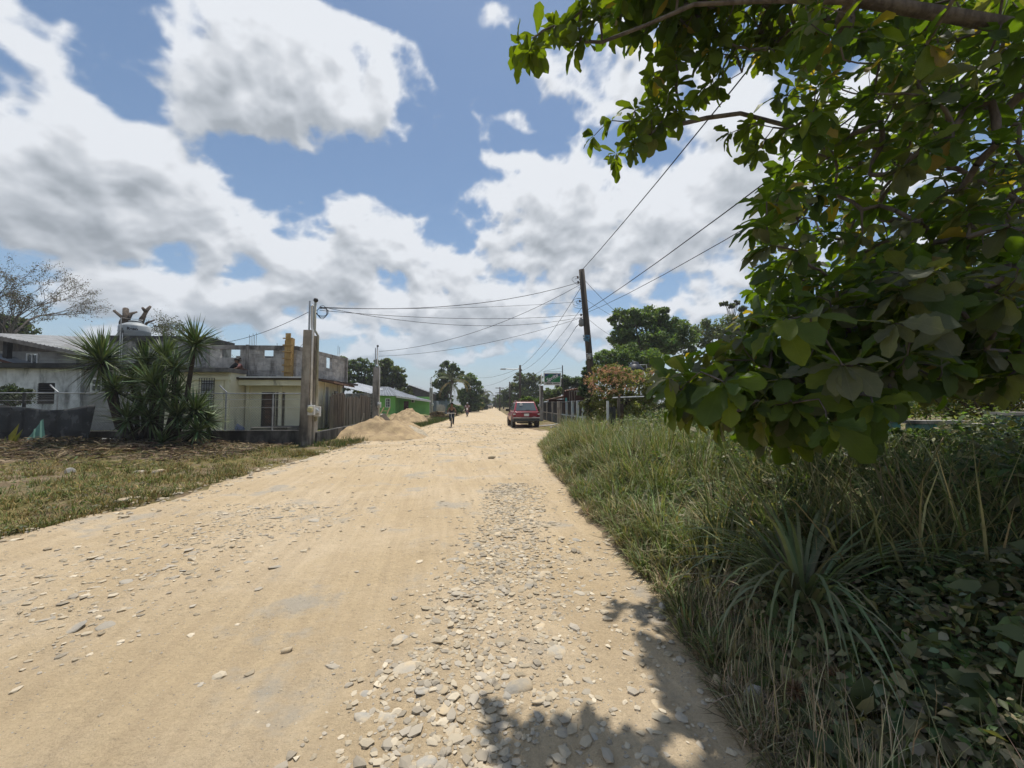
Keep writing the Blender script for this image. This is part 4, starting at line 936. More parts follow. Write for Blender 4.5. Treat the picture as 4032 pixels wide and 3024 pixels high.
# shade cloth tied to the fence
m, t, b = mat_new('shade_cloth'); pos = nd(t, 'ShaderNodeNewGeometry').outputs['Position']
t.links.new(mixc(t, mapr(t, noise(t, pos, 2.5, 6), .45, .65, 0, 1), (.022, .024, .026), (.075, .078, .08)), b.inputs['Base Color']); b.inputs['Roughness'].default_value = .9
tr = nd(t, 'ShaderNodeBsdfTransparent'); mx = nd(t, 'ShaderNodeMixShader'); mx.inputs[0].default_value = .8
t.links.new(tr.outputs[0], mx.inputs[1]); t.links.new(b.outputs[0], mx.inputs[2]); t.links.new(mx.outputs[0], t.nodes['Material Output'].inputs[0])
yc = 14.95; xs = np.linspace(-26.5, X(378, yc), 90); V, F = [], []
for i_, xx in enumerate(xs):
    f_ = (xx - xs[0]) / (xs[-1] - xs[0]); zt_ = 1.52 + .06 * math.sin(xx * 1.7) - .10 * math.sin(max(0, (xx - X(70, yc))) * 1.1) ** 2; zl = .12 + max(0, (xx - X(250, yc)) / 2) ** 2 * .55
    for j in range(13):
        g_ = j / 12; z = zt_ + (zl - zt_) * g_; V.append((xx, yc - .25 * math.sin(g_ * math.pi * .5) * (.6 + .4 * math.sin(xx * 1.3)) + .05 * math.sin(xx * 5 + g_ * 3), z))
F = [(i_ * 13 + j, (i_ + 1) * 13 + j, (i_ + 1) * 13 + j + 1, i_ * 13 + j + 1) for i_ in range(89) for j in range(12)]
cl = link(bpy.data.objects.new('shade_cloth', mesh_np('shade_cloth', np.array(V), np.array(F), m, True))); so = cl.modifiers.new('solid', 'SOLIDIFY'); so.thickness = .004
tag(cl, 'black mesh shade cloth sagging along the left chain-link fence', 'shade cloth')
GREENZ = proc('green_sheet', (.085, .20, .155), (.07, .165, .13), 2, .6, stain=(.14, .15, .12), samt=-.1)
gs_ = T('corrugated_sheet', 'cut green corrugated metal sheet leaning on the shade cloth', 'metal sheet', (X(120, 14.2), 14.2, .15))
a, b_, c_, d_ = at(70, 1775, 14.1), at(182, 1762, 14.1), at(165, 1652, 14.45), at(158, 1655, 14.45)
v = MB(); n = 30; vs = []; fs = []
for k in range(n + 1):
    f_ = k / n; lo_ = a.lerp(b_, f_); hi_ = a.lerp(c_, min(1, f_ / .86)) if f_ < .86 else c_.lerp(b_, (f_ - .86) / .14 * .1)
    rib = Vector((0, -.035, 0)) if k % 7 in (3,) else Vector(); vs += [lo_ + rib, hi_ + Vector((0, .03, .02)) + rib, lo_ + rib + Vector((0, .008, 0)), hi_ + Vector((0, .038, .02)) + rib]
for k in range(n): q = 4 * k; fs += [(q, q + 4, q + 5, q + 1), (q + 2, q + 3, q + 7, q + 6), (q, q + 2, q + 6, q + 4), (q + 1, q + 5, q + 7, q + 3)]
MB().add(vs, fs).build('sheet', GREENZ, gs_)
pf = T('pipe_frame', 'small white pipe frame standing before the low mouldy wall', 'pipe frame', (X(428, 14.6), 14.6, .1))
MB().tube([at(400, 1760, 14.6), at(404, 1727, 14.6), at(453, 1729, 14.6), at(449, 1762, 14.6)], .022, 6).build('pipe', PVC, pf)
# ---------------------------------------------------------------- meter pillars with conduits
def mast(parent, p, h, r=.035):
    MB().tube([p, p + Vector((0, 0, h))], r, 8).build('mast', GALV, parent)
def meter(parent, p, glassc):
    MB().box(p.x - .11, p.x + .11, p.y - .12, p.y + .02, p.z - .2, p.z + .16).build('meter_box', PVC, parent, bevel=.015)
    MB().lathe((p.x, p.y - .12, p.z), [(.105, 0), (.105, -.07), (.08, -.1), (.02, -.105)], 16, 'Y').build('meter_dial', glassc, parent)
MET1 = proc('yellowed_glass', (.45, .40, .2), (.5, .45, .25), 3, .2, coat=.5); MET2 = proc('clear_dome', (.5, .52, .52), (.4, .42, .42), 3, .2, coat=.5)
PILC = proc('stained_pillar', (.40, .355, .29), (.28, .245, .20), 2.5, .95, stain=(.045, .04, .035), samt=.45, sscale=1.0, bump=.3)
pz = Z(1308, 14.7)
P1 = T('meter_pillar', 'tall weathered concrete pillar with white conduit and yellowed meter at the plot corner', 'pillar', (px, py, 0), 0, 'concrete meter pillars')
MB().hexa([(px - .21, py - .17, -.1), (px + .10, py - .17, -.1), (px + .10, py + .17, -.1), (px - .21, py + .17, -.1)], [(px - .15, py - .15, pz), (px + .13, py - .15, pz), (px + .13, py + .15, pz), (px - .15, py + .15, pz)]).build('pillar', PILC, P1, bevel=.015)
mast(P1, Vector((px - .01, py, pz - .1)), Z(1195, 14.7) - pz + .1, .032)
cx_ = px + .165
MB().tube([(cx_, py - .1, Z(1600, 14.7)), (cx_, py - .1, pz - .05), (px + .10, py - .05, pz + .12), (px + .08, py - .04, Z(1215, 14.7)), (px + .14, py - .06, Z(1212, 14.7))], .035, 8).build('conduit', PVC, P1, True)
meter(P1, Vector((px + .22, py - .12, Z(1612, 14.7))), MET1)
p2x, p2y = X(1230, 15.1), py + .40; pz2 = Z(1330, 15.1)
P2 = T('meter_pillar', 'second dark concrete pillar close behind the corner pillar with white conduit and clear meter', 'pillar', (p2x, p2y, 0), 0, 'concrete meter pillars')
MB().hexa([(p2x - .16, p2y - .17, -.1), (p2x + .13, p2y - .17, -.1), (p2x + .13, p2y + .17, -.1), (p2x - .16, p2y + .17, -.1)], [(p2x - .14, p2y - .15, pz2), (p2x + .11, p2y - .15, pz2), (p2x + .11, p2y + .15, pz2), (p2x - .14, p2y + .15, pz2)]).build('pillar', PILC, P2, bevel=.015)
mast(P2, Vector((p2x - .08, p2y, pz2 - .1)), Z(1215, 15.4) - pz2 + .1, .03)
cx_ = p2x + .165
MB().tube([(cx_, p2y - .1, Z(1655, 15.4)), (cx_, p2y - .1, pz2 - .0), (p2x + .02, p2y - .05, pz2 + .22), (p2x + .02, p2y - .05, Z(1205, 15.4))], .045, 8).build('conduit', proc('mossy_pvc', (.48, .46, .38), (.30, .29, .2), 3, .7, stretch=(1, 1, .3)), P2, True)
MB().lathe((p2x + .04, p2y - .07, Z(1207, 15.4)), [(.06, 0), (.09, .05), (.07, .12), (.02, .14)], 10).build('weather_head', BLACKM, P2, True)
meter(P2, Vector((p2x + .24, p2y - .13, Z(1617, 15.4))), MET2)
for k in range(4):
    a = random.uniform(0, 6); c0 = Vector((p2x + .28, p2y - .05, Z(1245, 15.4)))
    MB().tube([c0 + Vector((math.cos(a + j * .55) * (.16 + .03 * k), 0, math.sin(a + j * .55) * (.26 - .04 * k))) for j in range(10)], .010, 4, False).build('cable_loop', WIRE, P2)
def far_pillar(u, yy, vt, lab):
    x_ = X(u, yy); zt_ = Z(vt, yy); o = T('meter_pillar', lab, 'pillar', (x_, yy, 0), 0, 'concrete meter pillars')
    MB().box(x_ - .19, x_ + .17, yy - .18, yy + .18, -.1, zt_).build('pillar', CONC, o, bevel=.015)
    mast(o, Vector((x_ - .09, yy, zt_ - .1)), 1.35, .03)
    MB().tube([(x_ + .21, yy - .12, .5), (x_ + .21, yy - .12, zt_ - .02), (x_ + .05, yy - .08, zt_ + .25), (x_ + .05, yy - .08, zt_ + 1.35)], .04, 8).build('conduit', PVC, o, True)
    MB().lathe((x_ + .06, yy - .08, zt_ + 1.3), [(.05, 0), (.08, .05), (.03, .12)], 8).build('weather_head', BLACKM, o)
    meter(o, Vector((x_ + .24, yy - .15, 1.55)), MET2); return x_, zt_
far_pillar(1481, 25.2, 1450, 'single concrete meter pillar rising from the sand beside the plank fence')
far_pillar(1697, 52, 1528, 'far concrete meter pillar at the right end of the green house')
# ---------------------------------------------------------------- plank and stake fences along the road
sf = T('stake_fence', 'cluster of rough upright timber stakes on the roadside wall', 'fence', (-7.2, 18.4, .4))
rr = random.Random(3)
for k in range(7):
    u = 1318 + k * 5.5; yy = 18.6 + k * .12; x_ = X(u, yy); MB().bar((x_, yy, .3), (x_ + rr.uniform(-.04, .04), yy, Z(1553 + rr.uniform(-6, 8), yy)), .075, .05).build('stake', WOOD, sf)
pf2 = T('plank_fence', 'uneven fence of weathered upright planks behind the tan sand pile', 'fence', (-7.6, 21, .4))
n = 0; yy = 19.4
while yy < 26.5:
    w_ = rr.uniform(.12, .2); x_ = np.interp(yy, [19.4, 26.5], [-7.55, -7.75]); zt_ = 2.05 + rr.uniform(-.14, .12)
    dz = rr.choice((0, 0, .03)); MB().hexa([(x_ + dz, yy, .4), (x_ + dz + .03, yy, .4), (x_ + dz + .03, yy + w_, .4), (x_ + dz, yy + w_, .4)], [(x_ + dz, yy, zt_), (x_ + dz + .03, yy, zt_), (x_ + dz + .03, yy + w_, zt_ + rr.uniform(-.03, .03)), (x_ + dz, yy + w_, zt_)]).build('plank', WOOD, pf2); yy += w_ + rr.choice((.01, .012, .03))
cwl = T('block_wall', 'grey block garden wall running back behind the stakes', 'wall', (-9.3, 27.6, .3))
block_wall(cwl, (X(1362, 27.6), 27.6), (X(1470, 27.6), 27.6), .3, 2.3, (), BLOCKD, seed=8)
sh = T('low_zinc_shed', 'low shed with bright zinc lean-to roof behind the plank fence', 'shed', (X(1390, 33), 33, .3))
a, b_ = at(1343, 1522, 32), at(1462, 1550, 32); corrugated(sh, 'roof', a, b_, b_ + Vector((0, 4, .5)), a + Vector((0, 4, .5)), ZINC, .2, .03)
MB().box(a.x, b_.x, 32.3, 32.4, .3, b_.z - .05).build('wall', GREYW, sh)
bf = T('timber_trestle', 'pale timber trestle frame standing on the sand pile', 'trestle', (X(1520, 21.5), 21.5, .5))
for (u0, v0, u1, v1) in ((1497, 1632, 1512, 1604), (1523, 1634, 1535, 1604), (1508, 1617, 1530, 1619)): MB().bar(at(u0, v0, 21.5), at(u1, v1, 21.7), .05, .05).build('rail', PALEW, bf)
bx_ = T('timber_box', 'broken white timber box tilted on top of the front sand pile', 'box', (X(1515, 20), 20, .8))
for (u0, v0, u1, v1) in ((1500, 1637, 1520, 1662), (1508, 1630, 1532, 1658)): MB().bar(at(u0, v0, 20.2), at(u1, v1, 20.2), .16, .04, up=(0, -1, .3)).build('board', proc('greyed_board', (.42, .38, .32), (.3, .27, .23), 3, .9), bx_)
MB().bar(at(1500, 1636, 20.2), at(1507, 1630, 20.35), .14, .04).build('board', MATS['greyed_board'], bx_)
MB().bar(at(1423, 1662, 22), at(1433, 1628, 22), .05, .04).build('leaning_board', MATS['greyed_board'], None); o = bpy.context.scene.objects['leaning_board']; tag(o, 'single pale board leaning against the plank fence', 'board')
# ---------------------------------------------------------------- green house and grey house beyond
BGZ = proc('blue_grey_zinc', (.20, .22, .25), (.15, .165, .185), 1.3, .55, stain=(.24, .25, .26), samt=-.2)
GREEN = proc('lime_green_paint', (.24, .55, .14), (.21, .48, .12), 1.0, .8, stain=(.09, .17, .06), samt=-.2)
y = 47.0; h = T('green_house', 'bright lime green bungalow with grey zinc hip roof and dark red door', 'house', (X(1600, y), y, .2))
xa, xm, xb = X(1470, y), X(1556, y), X(1694, y + 3)
ww = (X(1517, y), X(1537, y), Z(1604, y), Z(1569, y)); ev = Z(1558, y)
wallbox(MB(), xa, xm, y, y, .2, ev, [ww]).build('wall', GREEN, h); window(h, *ww, y, WHITE, (2, 3), .08)
y3 = y + 2.0; dd_ = (X(1590, y3), X(1609, y3), .35, Z(1580, y3)); xq = X(1690, y3)
wallbox(MB(), xm, xq, y3, y3, .2, ev - .1, [dd_]).box(xm - .15, xm - .003, y + .155, y3, .2, ev).build('wall', GREEN, h)
dr_ = MB().box(dd_[0], dd_[1], y3 + .02, y3 + .08, dd_[2], dd_[3]).build('door', proc('wine_red_paint', (.10, .018, .022), (.075, .015, .018), 3, .5), h)
MB().box(dd_[1] - .12, dd_[1] - .07, y3 - .02, y3 + .018, 1.2, 1.28).build('handle', GALV, dr_)
ac = MB().box(X(1620, y3), X(1633, y3), y3 - .25, y3 - .003, Z(1585, y3), Z(1574, y3)).build('air_conditioner', PVC, h, bevel=.03)
MB().lathe(((X(1620, y3) + X(1633, y3)) / 2, y3 - .255, (Z(1585, y3) + Z(1574, y3)) / 2), [(.12, 0), (.13, -.01)], 12, 'Y').build('fan_grille', BLACKM, ac)
rz = Z(1524, y + 3)
e = [at(1455, 1556, y - .5), at(1560, 1559, y - .5), at(1697, 1578, y + 1.4)]; rg_ = Vector((X(1520, y + 3), y + 3, rz)); re_ = Vector((X(1600, y + 4), y + 4, Z(1552, y + 4)))
corrugated(h, 'roof', e[0], e[1], rg_ + Vector((.3, 0, 0)), rg_ - Vector((1.2, 0, 0)), BGZ, .35, .04)
corrugated(h, 'roof', e[1], e[2], re_, rg_ + Vector((.3, 0, 0)), BGZ, .35, .04)
MB().bar(e[1] - Vector((0, .03, .1)), e[2] - Vector((0, .03, .1)), .04, .16).build('fascia', PVC, h)
y = 62.0; h = T('grey_house', 'weathered grey wooden house with pale zinc gable roof behind the green house', 'house', (X(1655, y), y, 0))
MB().prism([(X(1600, y), y, 0), (X(1700, y), y, 0), (X(1700, y), y, Z(1550, y)), (X(1612, y), y, Z(1517, y)), (X(1600, y), y, Z(1522, y))], (0, 6, 0)).build('wall', proc('old_grey_board', (.13, .125, .115), (.085, .08, .075), 2, .9, stretch=(1, 1, 4)), h)
a, b_ = at(1606, 1514, y - .4), at(1704, 1550, y - .4); corrugated(h, 'roof', a, b_, b_ + Vector((0, 7, 0)), a + Vector((0, 7, 0)), ZINC, .3, .04)
ww = (X(1662, y), X(1680, y), Z(1588, y), Z(1570, y)); window(h, *ww, y - .04, GREYW, (2, 1), .1)
gt = T('slatted_gate', 'blue-grey metal slatted gate with pale posts beyond the green house', 'gate', (X(1740, 57), 57, 0)); y = 57.0
TEALG = proc('blue_grey_paint', (.16, .22, .24), (.11, .155, .17), 2, .7)
for k in range(17): u = 1704 + k * 4.4; MB().box(X(u, y), X(u + 3.2, y), y - .02, y + .02, .55, Z(1578, y)).build('slat', TEALG, gt)
for u in (1702, 1757, 1774): MB().box(X(u, y) - .09, X(u, y) + .09, y - .1, y + .1, 0, Z(1573, y)).build('post', WHITE if u != 1757 else TEALG, gt)
MB().box(X(1702, y), X(1775, y), y + .03, y + .2, 0, .5).build('base_wall', CONC, gt)
# ------------------------------------------------------------------ utility poles and cables
def sag_pts(a, b, sag, n=14):
    a, b = Vector(a), Vector(b); return [a.lerp(b, k / n) - Vector((0, 0, sag * 4 * (k / n) * (1 - k / n))) for k in range(n + 1)]
def cable(label, a, b, sag, r=.012):
    o = MB().tube(sag_pts(a, b, sag), r, 5, False).build('cable', WIRE, None, True); return tag(o, label, 'cable', 'overhead cables')
PB = Vector((X(2347, 21.0), 21.0, 0)); PT = at(2290, 1062, 21.0); pd = (PT - PB) / (PT.z - PB.z)
def onpole(v): z = Z(v, 21.0); return PB + pd * z
up = T('utility_pole', 'leaning dark wooden utility pole with tangled cables and a torn blue bag', 'utility pole', PB, 0, 'wooden utility poles')
MB().tube([PB - Vector((0, 0, .3)), PB.lerp(PT, .5), PT], [.20, .175, .15], 12).build('pole', POLEW, up, True)
for k, v in enumerate((1085, 1105, 1180, 1235)):
    p = onpole(v); MB().lathe(p + Vector((-.26, -.02, 0)), [(.03, -.07), (.06, -.05), (.03, 0), (.06, .04), (.02, .07)], 8).build('insulator', proc('brown_porcelain', (.07, .04, .03), (.1, .06, .05), 3, .3), up, True)
    MB().tube([p, p + Vector((-.26, -.02, 0))], .015, 5).build('bracket', GALV, up)
rr = random.Random(9)
for k in range(9):
    p = onpole(rr.choice((1095, 1108, 1120, 1185, 1195))) + Vector((-.3, -.05, 0)); a = rr.uniform(0, 6); w_ = rr.uniform(.12, .38)
    MB().tube([p + Vector((math.cos(a + j * .5) * w_, rr.uniform(-.05, .05), math.sin(a + j * .5) * w_ * .6)) for j in range(8)], .009, 4, False).build('cable_loop', WIRE, up)
p = onpole(1255); MB().lathe(p + Vector((-.28, -.05, -.15)), [(.05, -.22), (.13, -.18), (.14, .1), (.09, .2), (.04, .24)], 10).build('terminal_box', proc('grey_box', (.25, .26, .26), (.16, .16, .16), 4, .6), up)
MB().tube([onpole(1287), onpole(1275) + Vector((-.35, 0, .1)), onpole(1285) + Vector((-.62, 0, .0))], .02, 5).build('bracket', BLACKM, up)
BLUEB = proc('blue_plastic', (.06, .16, .27), (.10, .24, .36), 4, .5); WBAG = proc('white_plastic_bag', (.6, .6, .58), (.42, .42, .4), 5, .5)
def rag(p, w_, h_, mat, name, label, seed):
    r_ = random.Random(seed); V, F = [], []
    for i_ in range(7):
        for j in range(7): V.append((p.x + (i_ / 6 - .5) * w_ * (1 - .25 * j / 6), p.y - .22 + r_.uniform(-.07, .07), p.z - j / 6 * h_ * r_.uniform(.8, 1.1)))
    F = [(i_ * 7 + j, i_ * 7 + j + 1, (i_ + 1) * 7 + j + 1, (i_ + 1) * 7 + j) for i_ in range(6) for j in range(6) if r_.random() > .1]
    o = MB().add(V, F).build(name, mat, None, True); s_ = o.modifiers.new('solid', 'SOLIDIFY'); s_.thickness = .006; return tag(o, label, 'plastic bag')
rag(onpole(1317) + Vector((-.12, 0, 0)), .38, .36, BLUEB, 'plastic_bag', 'torn blue plastic bag snagged on the leaning pole', 2)
rag(onpole(1390) + Vector((-.06, 0, 0)), .28, .3, WBAG, 'plastic_bag', 'crumpled white plastic bag low on the leaning pole', 5)
def far_pole(u, yy, vt, lab, lamp=False, cross=0, r=.13):
    x_ = X(u, yy); zt_ = Z(vt, yy); o = T('utility_pole', lab, 'utility pole', (x_, yy, 0), 0, 'wooden utility poles')
    MB().tube([(x_, yy, -.2), (x_, yy, zt_)], [r * 1.25, r * .9], 8).build('pole', POLEW, o, True)
    if lamp:
        MB().tube([(x_, yy, zt_ - .45), (x_ - 1.0, yy, zt_ - .5), (x_ - 1.7, yy, zt_ - .42)], .05, 6).build('lamp_arm', GALV, o); MB().box(x_ - 2.3, x_ - 1.65, yy - .14, yy + .14, zt_ - .55, zt_ - .4).build('lamp_head', GALV, o, bevel=.03)
    for c in range(cross): MB().box(x_ - 1.0, x_ + 1.0, yy - .06, yy + .06, zt_ - .3 - c * 1.1, zt_ - .15 - c * 1.1).build('cross_arm', POLEW, o)
    MB().lathe((x_ + .12, yy - .1, zt_ - .6), [(.05, -.12), (.1, -.1), (.08, .1), (.03, .14)], 8).build('insulator', MATS['brown_porcelain'], o); return Vector((x_, yy, zt_))
Q2 = far_pole(2048, 46, 1437, 'second utility pole with a street lamp arm beside the road trees', True)
Q3 = far_pole(2007, 70, 1503, 'thin dark utility pole among the roadside trees right of the road')
Q4 = far_pole(1968, 90, 1524, 'utility pole with two cross arms far along the road', False, 2)
Q5 = far_pole(1951, 140, 1555, 'farthest utility pole near the end of the road', False, 1)
M1 = Vector((px + .05, py, Z(1222, 14.7))); M2 = Vector((p2x + .06, p2y - .05, Z(1228, 15.4))); M3 = Vector((X(1484, 25.2), 25.1, Z(1388, 25.2))); M4 = Vector((X(1699, 52), 52, Z(1500, 52)))
cable('top cable running overhead from the leaning pole into the almond leaves', PT - Vector((0, .1, .05)), (5.4, -24, 9.6), .95, .016)
cable('middle cable running from the leaning pole towards the almond tree', onpole(1220), (6.0, -22, 7.0), .85, .014)
cable('lower thin cable running from the leaning pole towards the almond tree', onpole(1228), (6.0, -22, 6.2), 1.25, .010)
cable('highest slack cable between the leaning pole and the twin pillars', onpole(1100), M2 + Vector((.1, 0, .02)), .55, .014)
cable('straight thin cable from the leaning pole to the twin pillars', onpole(1180), M2 + Vector((.1, 0, -.02)), .15, .008)
cable('flat cable from the leaning pole middle to the twin pillars', onpole(1232), M2 + Vector((.12, 0, -.1)), .28, .010)
cable('lowest slack cable from the leaning pole middle to the twin pillars', onpole(1240), M2 + Vector((.12, 0, .04)), .62, .010)
cable('upper cable from the leaning pole to the pillar in the sand', onpole(1108), M3 + Vector((.1, 0, 0)), .75, .012)
cable('lower cable from the leaning pole to the pillar in the sand', onpole(1240), M3 + Vector((.1, 0, -.3)), .45, .010)
cable('single cable from the corner pillar to the unfinished block storey', M1 + Vector((-.1, 0, -.15)), (X(815, 19.6), 19.6, 4.45), .25, .010)
cable('cable hanging from the corner pillar down to the block wall', M1 + Vector((-.1, 0, -1.0)), at(1168, 1376, 20.6), .1, .008)
cable('upper cable between the leaning pole and the street lamp pole', onpole(1112), Q2 - Vector((0, 0, .2)), .6, .014)
cable('middle cable between the leaning pole and the street lamp pole', onpole(1190), Q2 - Vector((0, 0, .7)), .7, .012)
cable('lower cable from the leaning pole dropping behind the green sign', onpole(1285) + Vector((-.6, 0, 0)), (X(2100, 40), 40, Z(1475, 40)), .5, .012)
cable('upper cable from the leaning pole into the big tree', onpole(1085), (X(2560, 32), 32, Z(1310, 32)), .4, .012)
cable('middle cable from the leaning pole into the big tree', onpole(1168), (X(2560, 32), 32, Z(1290, 32)), .3, .009)
cable('lower cable from the leaning pole into the shrubs', onpole(1243), (X(2500, 30), 30, Z(1350, 30)), .3, .009)
cable('upper cable from the street lamp pole across the road to the left trees', Q2 - Vector((0, 0, .3)), (X(1885, 74), 74, Z(1487, 74)), .4, .016)
cable('lower cable from the street lamp pole across the road to the left trees', Q2 - Vector((0, 0, .6)), (X(1885, 76), 76, Z(1520, 76)), .6, .014)
cable('cable between the street lamp pole and the cross-arm pole', Q2 - Vector((0, 0, .5)), Q4 - Vector((0, 0, .2)), .9, .016)
cable('cable between the far cross-arm poles', Q4 - Vector((0, 0, .2)), Q5 - Vector((0, 0, .2)), .9, .02)
cable('short service cable beside the far meter pillar', M4, (X(1790, 70), 70, Z(1480, 70)), .3, .014)
# ------------------------------------------------------------------ painted post fence, sign and shack on the right
BLUEW = proc('flaking_blue_paint', (.30, .40, .46), (.50, .52, .50), 3, .9, stain=(.16, .15, .13), samt=.3, sscale=2.5, bump=.3)
TANW = proc('flaking_cream_post', (.42, .38, .32), (.30, .27, .23), 3, .9, stain=(.13, .12, .1), samt=.3, sscale=2)
DARKW = proc('dark_block_infill', (.085, .09, .09), (.05, .05, .05), 2, .95, stain=(.13, .17, .19), samt=.05, bump=.3)
fx = 5.45; f2 = T('post_fence', 'concrete post fence with flaking pale blue posts and dark barred panels', 'fence', (fx, 30, 0))
ysp = [22.2, 23.6, 25.1, 26.9, 29.0, 30.0, 32.6, 35.6, 39.0, 42.5]
for k, yy in enumerate(ysp):
    bl = yy < 28; x_ = fx + (.0 if bl else -.05)
    MB().box(x_ - .10, x_ + .10, yy - .11, yy + .11, -.1, 1.78).build('post', BLUEW if bl else TANW, f2, bevel=.012)
    if k < len(ysp) - 1 and k != 4:
        y0_, y1_ = yy + .115, ysp[k + 1] - .115
        MB().box(x_ - .05, x_ + .05, y0_, y1_, -.1, .78).build('infill', DARKW, f2); MB().box(x_ - .09, x_ + .07, y0_, y1_, .79, .86).build('rail', BLUEW if bl else TANW, f2)
        MB().box(x_ - .06, x_ + .05, y0_, y1_, 1.70, 1.76).build('top_rail', DARKW, f2)
        nb = int((y1_ - y0_) / .13)
        for j in range(1, nb): yb = y0_ + j * (y1_ - y0_) / nb; MB().box(x_ - .012, x_ + .012, yb - .012, yb + .012, .865, 1.695).build('bar', BLACKM, f2)
# shop sign hung between a concrete post and a steel pole
y = 34.0; sg = T('shop_sign', 'green and blue soft drink shop sign in a white frame', 'sign', (X(2175, y), y, 0))
x0, x1, z0, z1 = X(2141, y), X(2210, y), Z(1516, y), Z(1467, y)
SWH = proc('sign_white', (.66, .68, .64), (.58, .6, .56), 3, .5); SGR = proc('sign_green', (.015, .19, .06), (.012, .15, .05), 3, .45); SBL = proc('sign_blue', (.02, .05, .16), (.018, .04, .13), 3, .45); SMG = proc('sign_pale_green', (.14, .36, .2), (.12, .32, .18), 3, .45)
MB().box(x0, x1, y - .06, y + .06, z0, z1).build('sign_box', SWH, sg, bevel=.02)
zi0, zi1, xi0, xi1 = z0 + .26, z1 - .09, x0 + .09, x1 - .09; hh = zi1 - zi0; wd = xi1 - xi0
def panel(poly, off, mat, nm): MB().prism([(p[0], y - .062 - off, p[1]) for p in poly], (0, -.004, 0)).build(nm, mat, sg)
panel([(xi0, zi0), (xi1, zi0), (xi1, zi1), (xi0, zi1)], 0, SGR, 'green_field')
panel([(xi0, zi0 + hh * .62), (xi0 + wd * .42, zi1), (xi0, zi1)], .0045, SBL, 'blue_corner'); panel([(xi0 + wd * .42, zi1), (xi1, zi1), (xi1, zi0 + hh * .72), (xi0 + wd * .78, zi0 + hh * .8)], .0045, SBL, 'blue_corner')
panel([(xi0, zi0 + hh * .5), (xi0, zi0 + hh * .6), (xi0 + wd * .42, zi1 - .01), (xi0 + wd * .34, zi1 - .01)], .009, SMG, 'stripe'); panel([(xi0 + wd * .46, zi0 + .01), (xi0 + wd * .36, zi0 + .01), (xi1, zi0 + hh * .82), (xi1, zi0 + hh * .72)], .009, SMG, 'stripe')
mS = Matrix.Translation(((xi0 + xi1) / 2 - .02, y - .078, (zi0 + zi1) / 2 + .02)) @ Matrix.Rotation(R(90), 4, 'X') @ Matrix.Rotation(R(27), 4, 'Z')
lettering(sg, 'Sprite', .46, mS @ Matrix.Translation((.02, -.025, 0)), SBL, .016, None, .22); lettering(sg, 'Sprite', .46, mS @ Matrix.Translation((0, 0, .008)), WHITE, .010, None, .22)
lettering(sg, 'TIENDA TANITA', .165, Matrix.Translation(((x0 + x1) / 2, y - .07, z0 + .145)) @ Matrix.Rotation(R(90), 4, 'X'), BLACKM, .006)
xq = X(2217, y); MB().tube([(xq, y, 0), (xq - .03, y, Z(1437, y))], .045, 8).build('steel_pole', BLACKM, sg)
MB().bar((x0, y, z1 + .08), (xq, y, z1 + .10), .03).bar((x0 + .02, y + .03, z1 + .14), (xq, y + .03, Z(1446, y)), .02).bar((x0 + .02, y, z1), (x0 + .02, y, z1 + .14), .02).build('hanger', BLACKM, sg)
cp = T('concrete_post', 'slim concrete post with white conduit and meter at the left of the shop sign', 'post', (X(2133, 34.5), 34.5, 0)); x_ = X(2133, 34.5)
MB().box(x_ - .15, x_ + .13, 34.4, 34.7, -.1, Z(1518, 34.5)).build('post', CONC, cp, bevel=.01)
MB().tube([(x_ - .17, 34.35, 1.2), (x_ - .17, 34.35, Z(1515, 34.5)), (x_ - .02, 34.4, Z(1508, 34.5)), (x_ - .02, 34.4, Z(1470, 34.5))], .045, 7).build('conduit', PVC, cp, True)
MB().lathe((x_ - .25, 34.3, 1.45), [(.12, 0), (.12, -.08), (.05, -.11)], 12, 'Y').build('meter_dial', MET2, cp)
# rusty shack behind the fence
y = 29.0; sh = T('rusty_shack', 'rusty brown tin shack with wavy overhanging roof behind the post fence', 'shack', (8, y, 0))
a, b_ = at(2188, 1572, 33), at(2300, 1552, 27)
a, b_ = at(2146, 1576, 36), at(2255, 1550, 30); corrugated(sh, 'roof', a, b_, b_ + Vector((3, 1, .3)), a + Vector((3, 1, .3)), RUST, .25, .04)
a, b_ = at(2222, 1536, 27.5), at(2290, 1527, 26); corrugated(sh, 'roof', a + Vector((0, 0, -.05)), b_, b_ + Vector((2.5, 1.5, .1)), a + Vector((2.5, 1.5, .1)), RUST, .25, .05)
a, b_ = at(2270, 1555, 24.5), at(2345, 1548, 24.5); corrugated(sh, 'roof', a, b_, b_ + Vector((1, 2.5, .3)), a + Vector((1, 2.5, .3)), ZINC, .2, .03)
OXB = proc('oxblood_boards', (.085, .035, .028), (.05, .024, .02), 2.5, .9, stretch=(5, 1, .6))
for q in ((X(2270, 25), X(2360, 25), 25.2, 25.3, 0, Z(1556, 25)), (X(2225, 27.5), X(2285, 27.5), 27.9, 28.0, 0, Z(1540, 27.5)), (X(2160, 35), X(2240, 33), 35, 35.1, 0, 2.0)): MB().box(*q).build('wall', OXB, sh)
for u in (2243, 2252, 2262, 2272): MB().tube([(X(u, 26.6), 26.6, 0), (X(u, 26.6), 26.6, Z(1536, 26.6))], .045, 6).build('post', WOOD if u != 2272 else TANW, sh)
MB().box(X(2226, 27), X(2233, 27), 27.0, 27.05, Z(1580, 27), Z(1566, 27)).build('turquoise_shutter', proc('turquoise', (.10, .35, .33), (.08, .28, .27), 3, .7), sh)
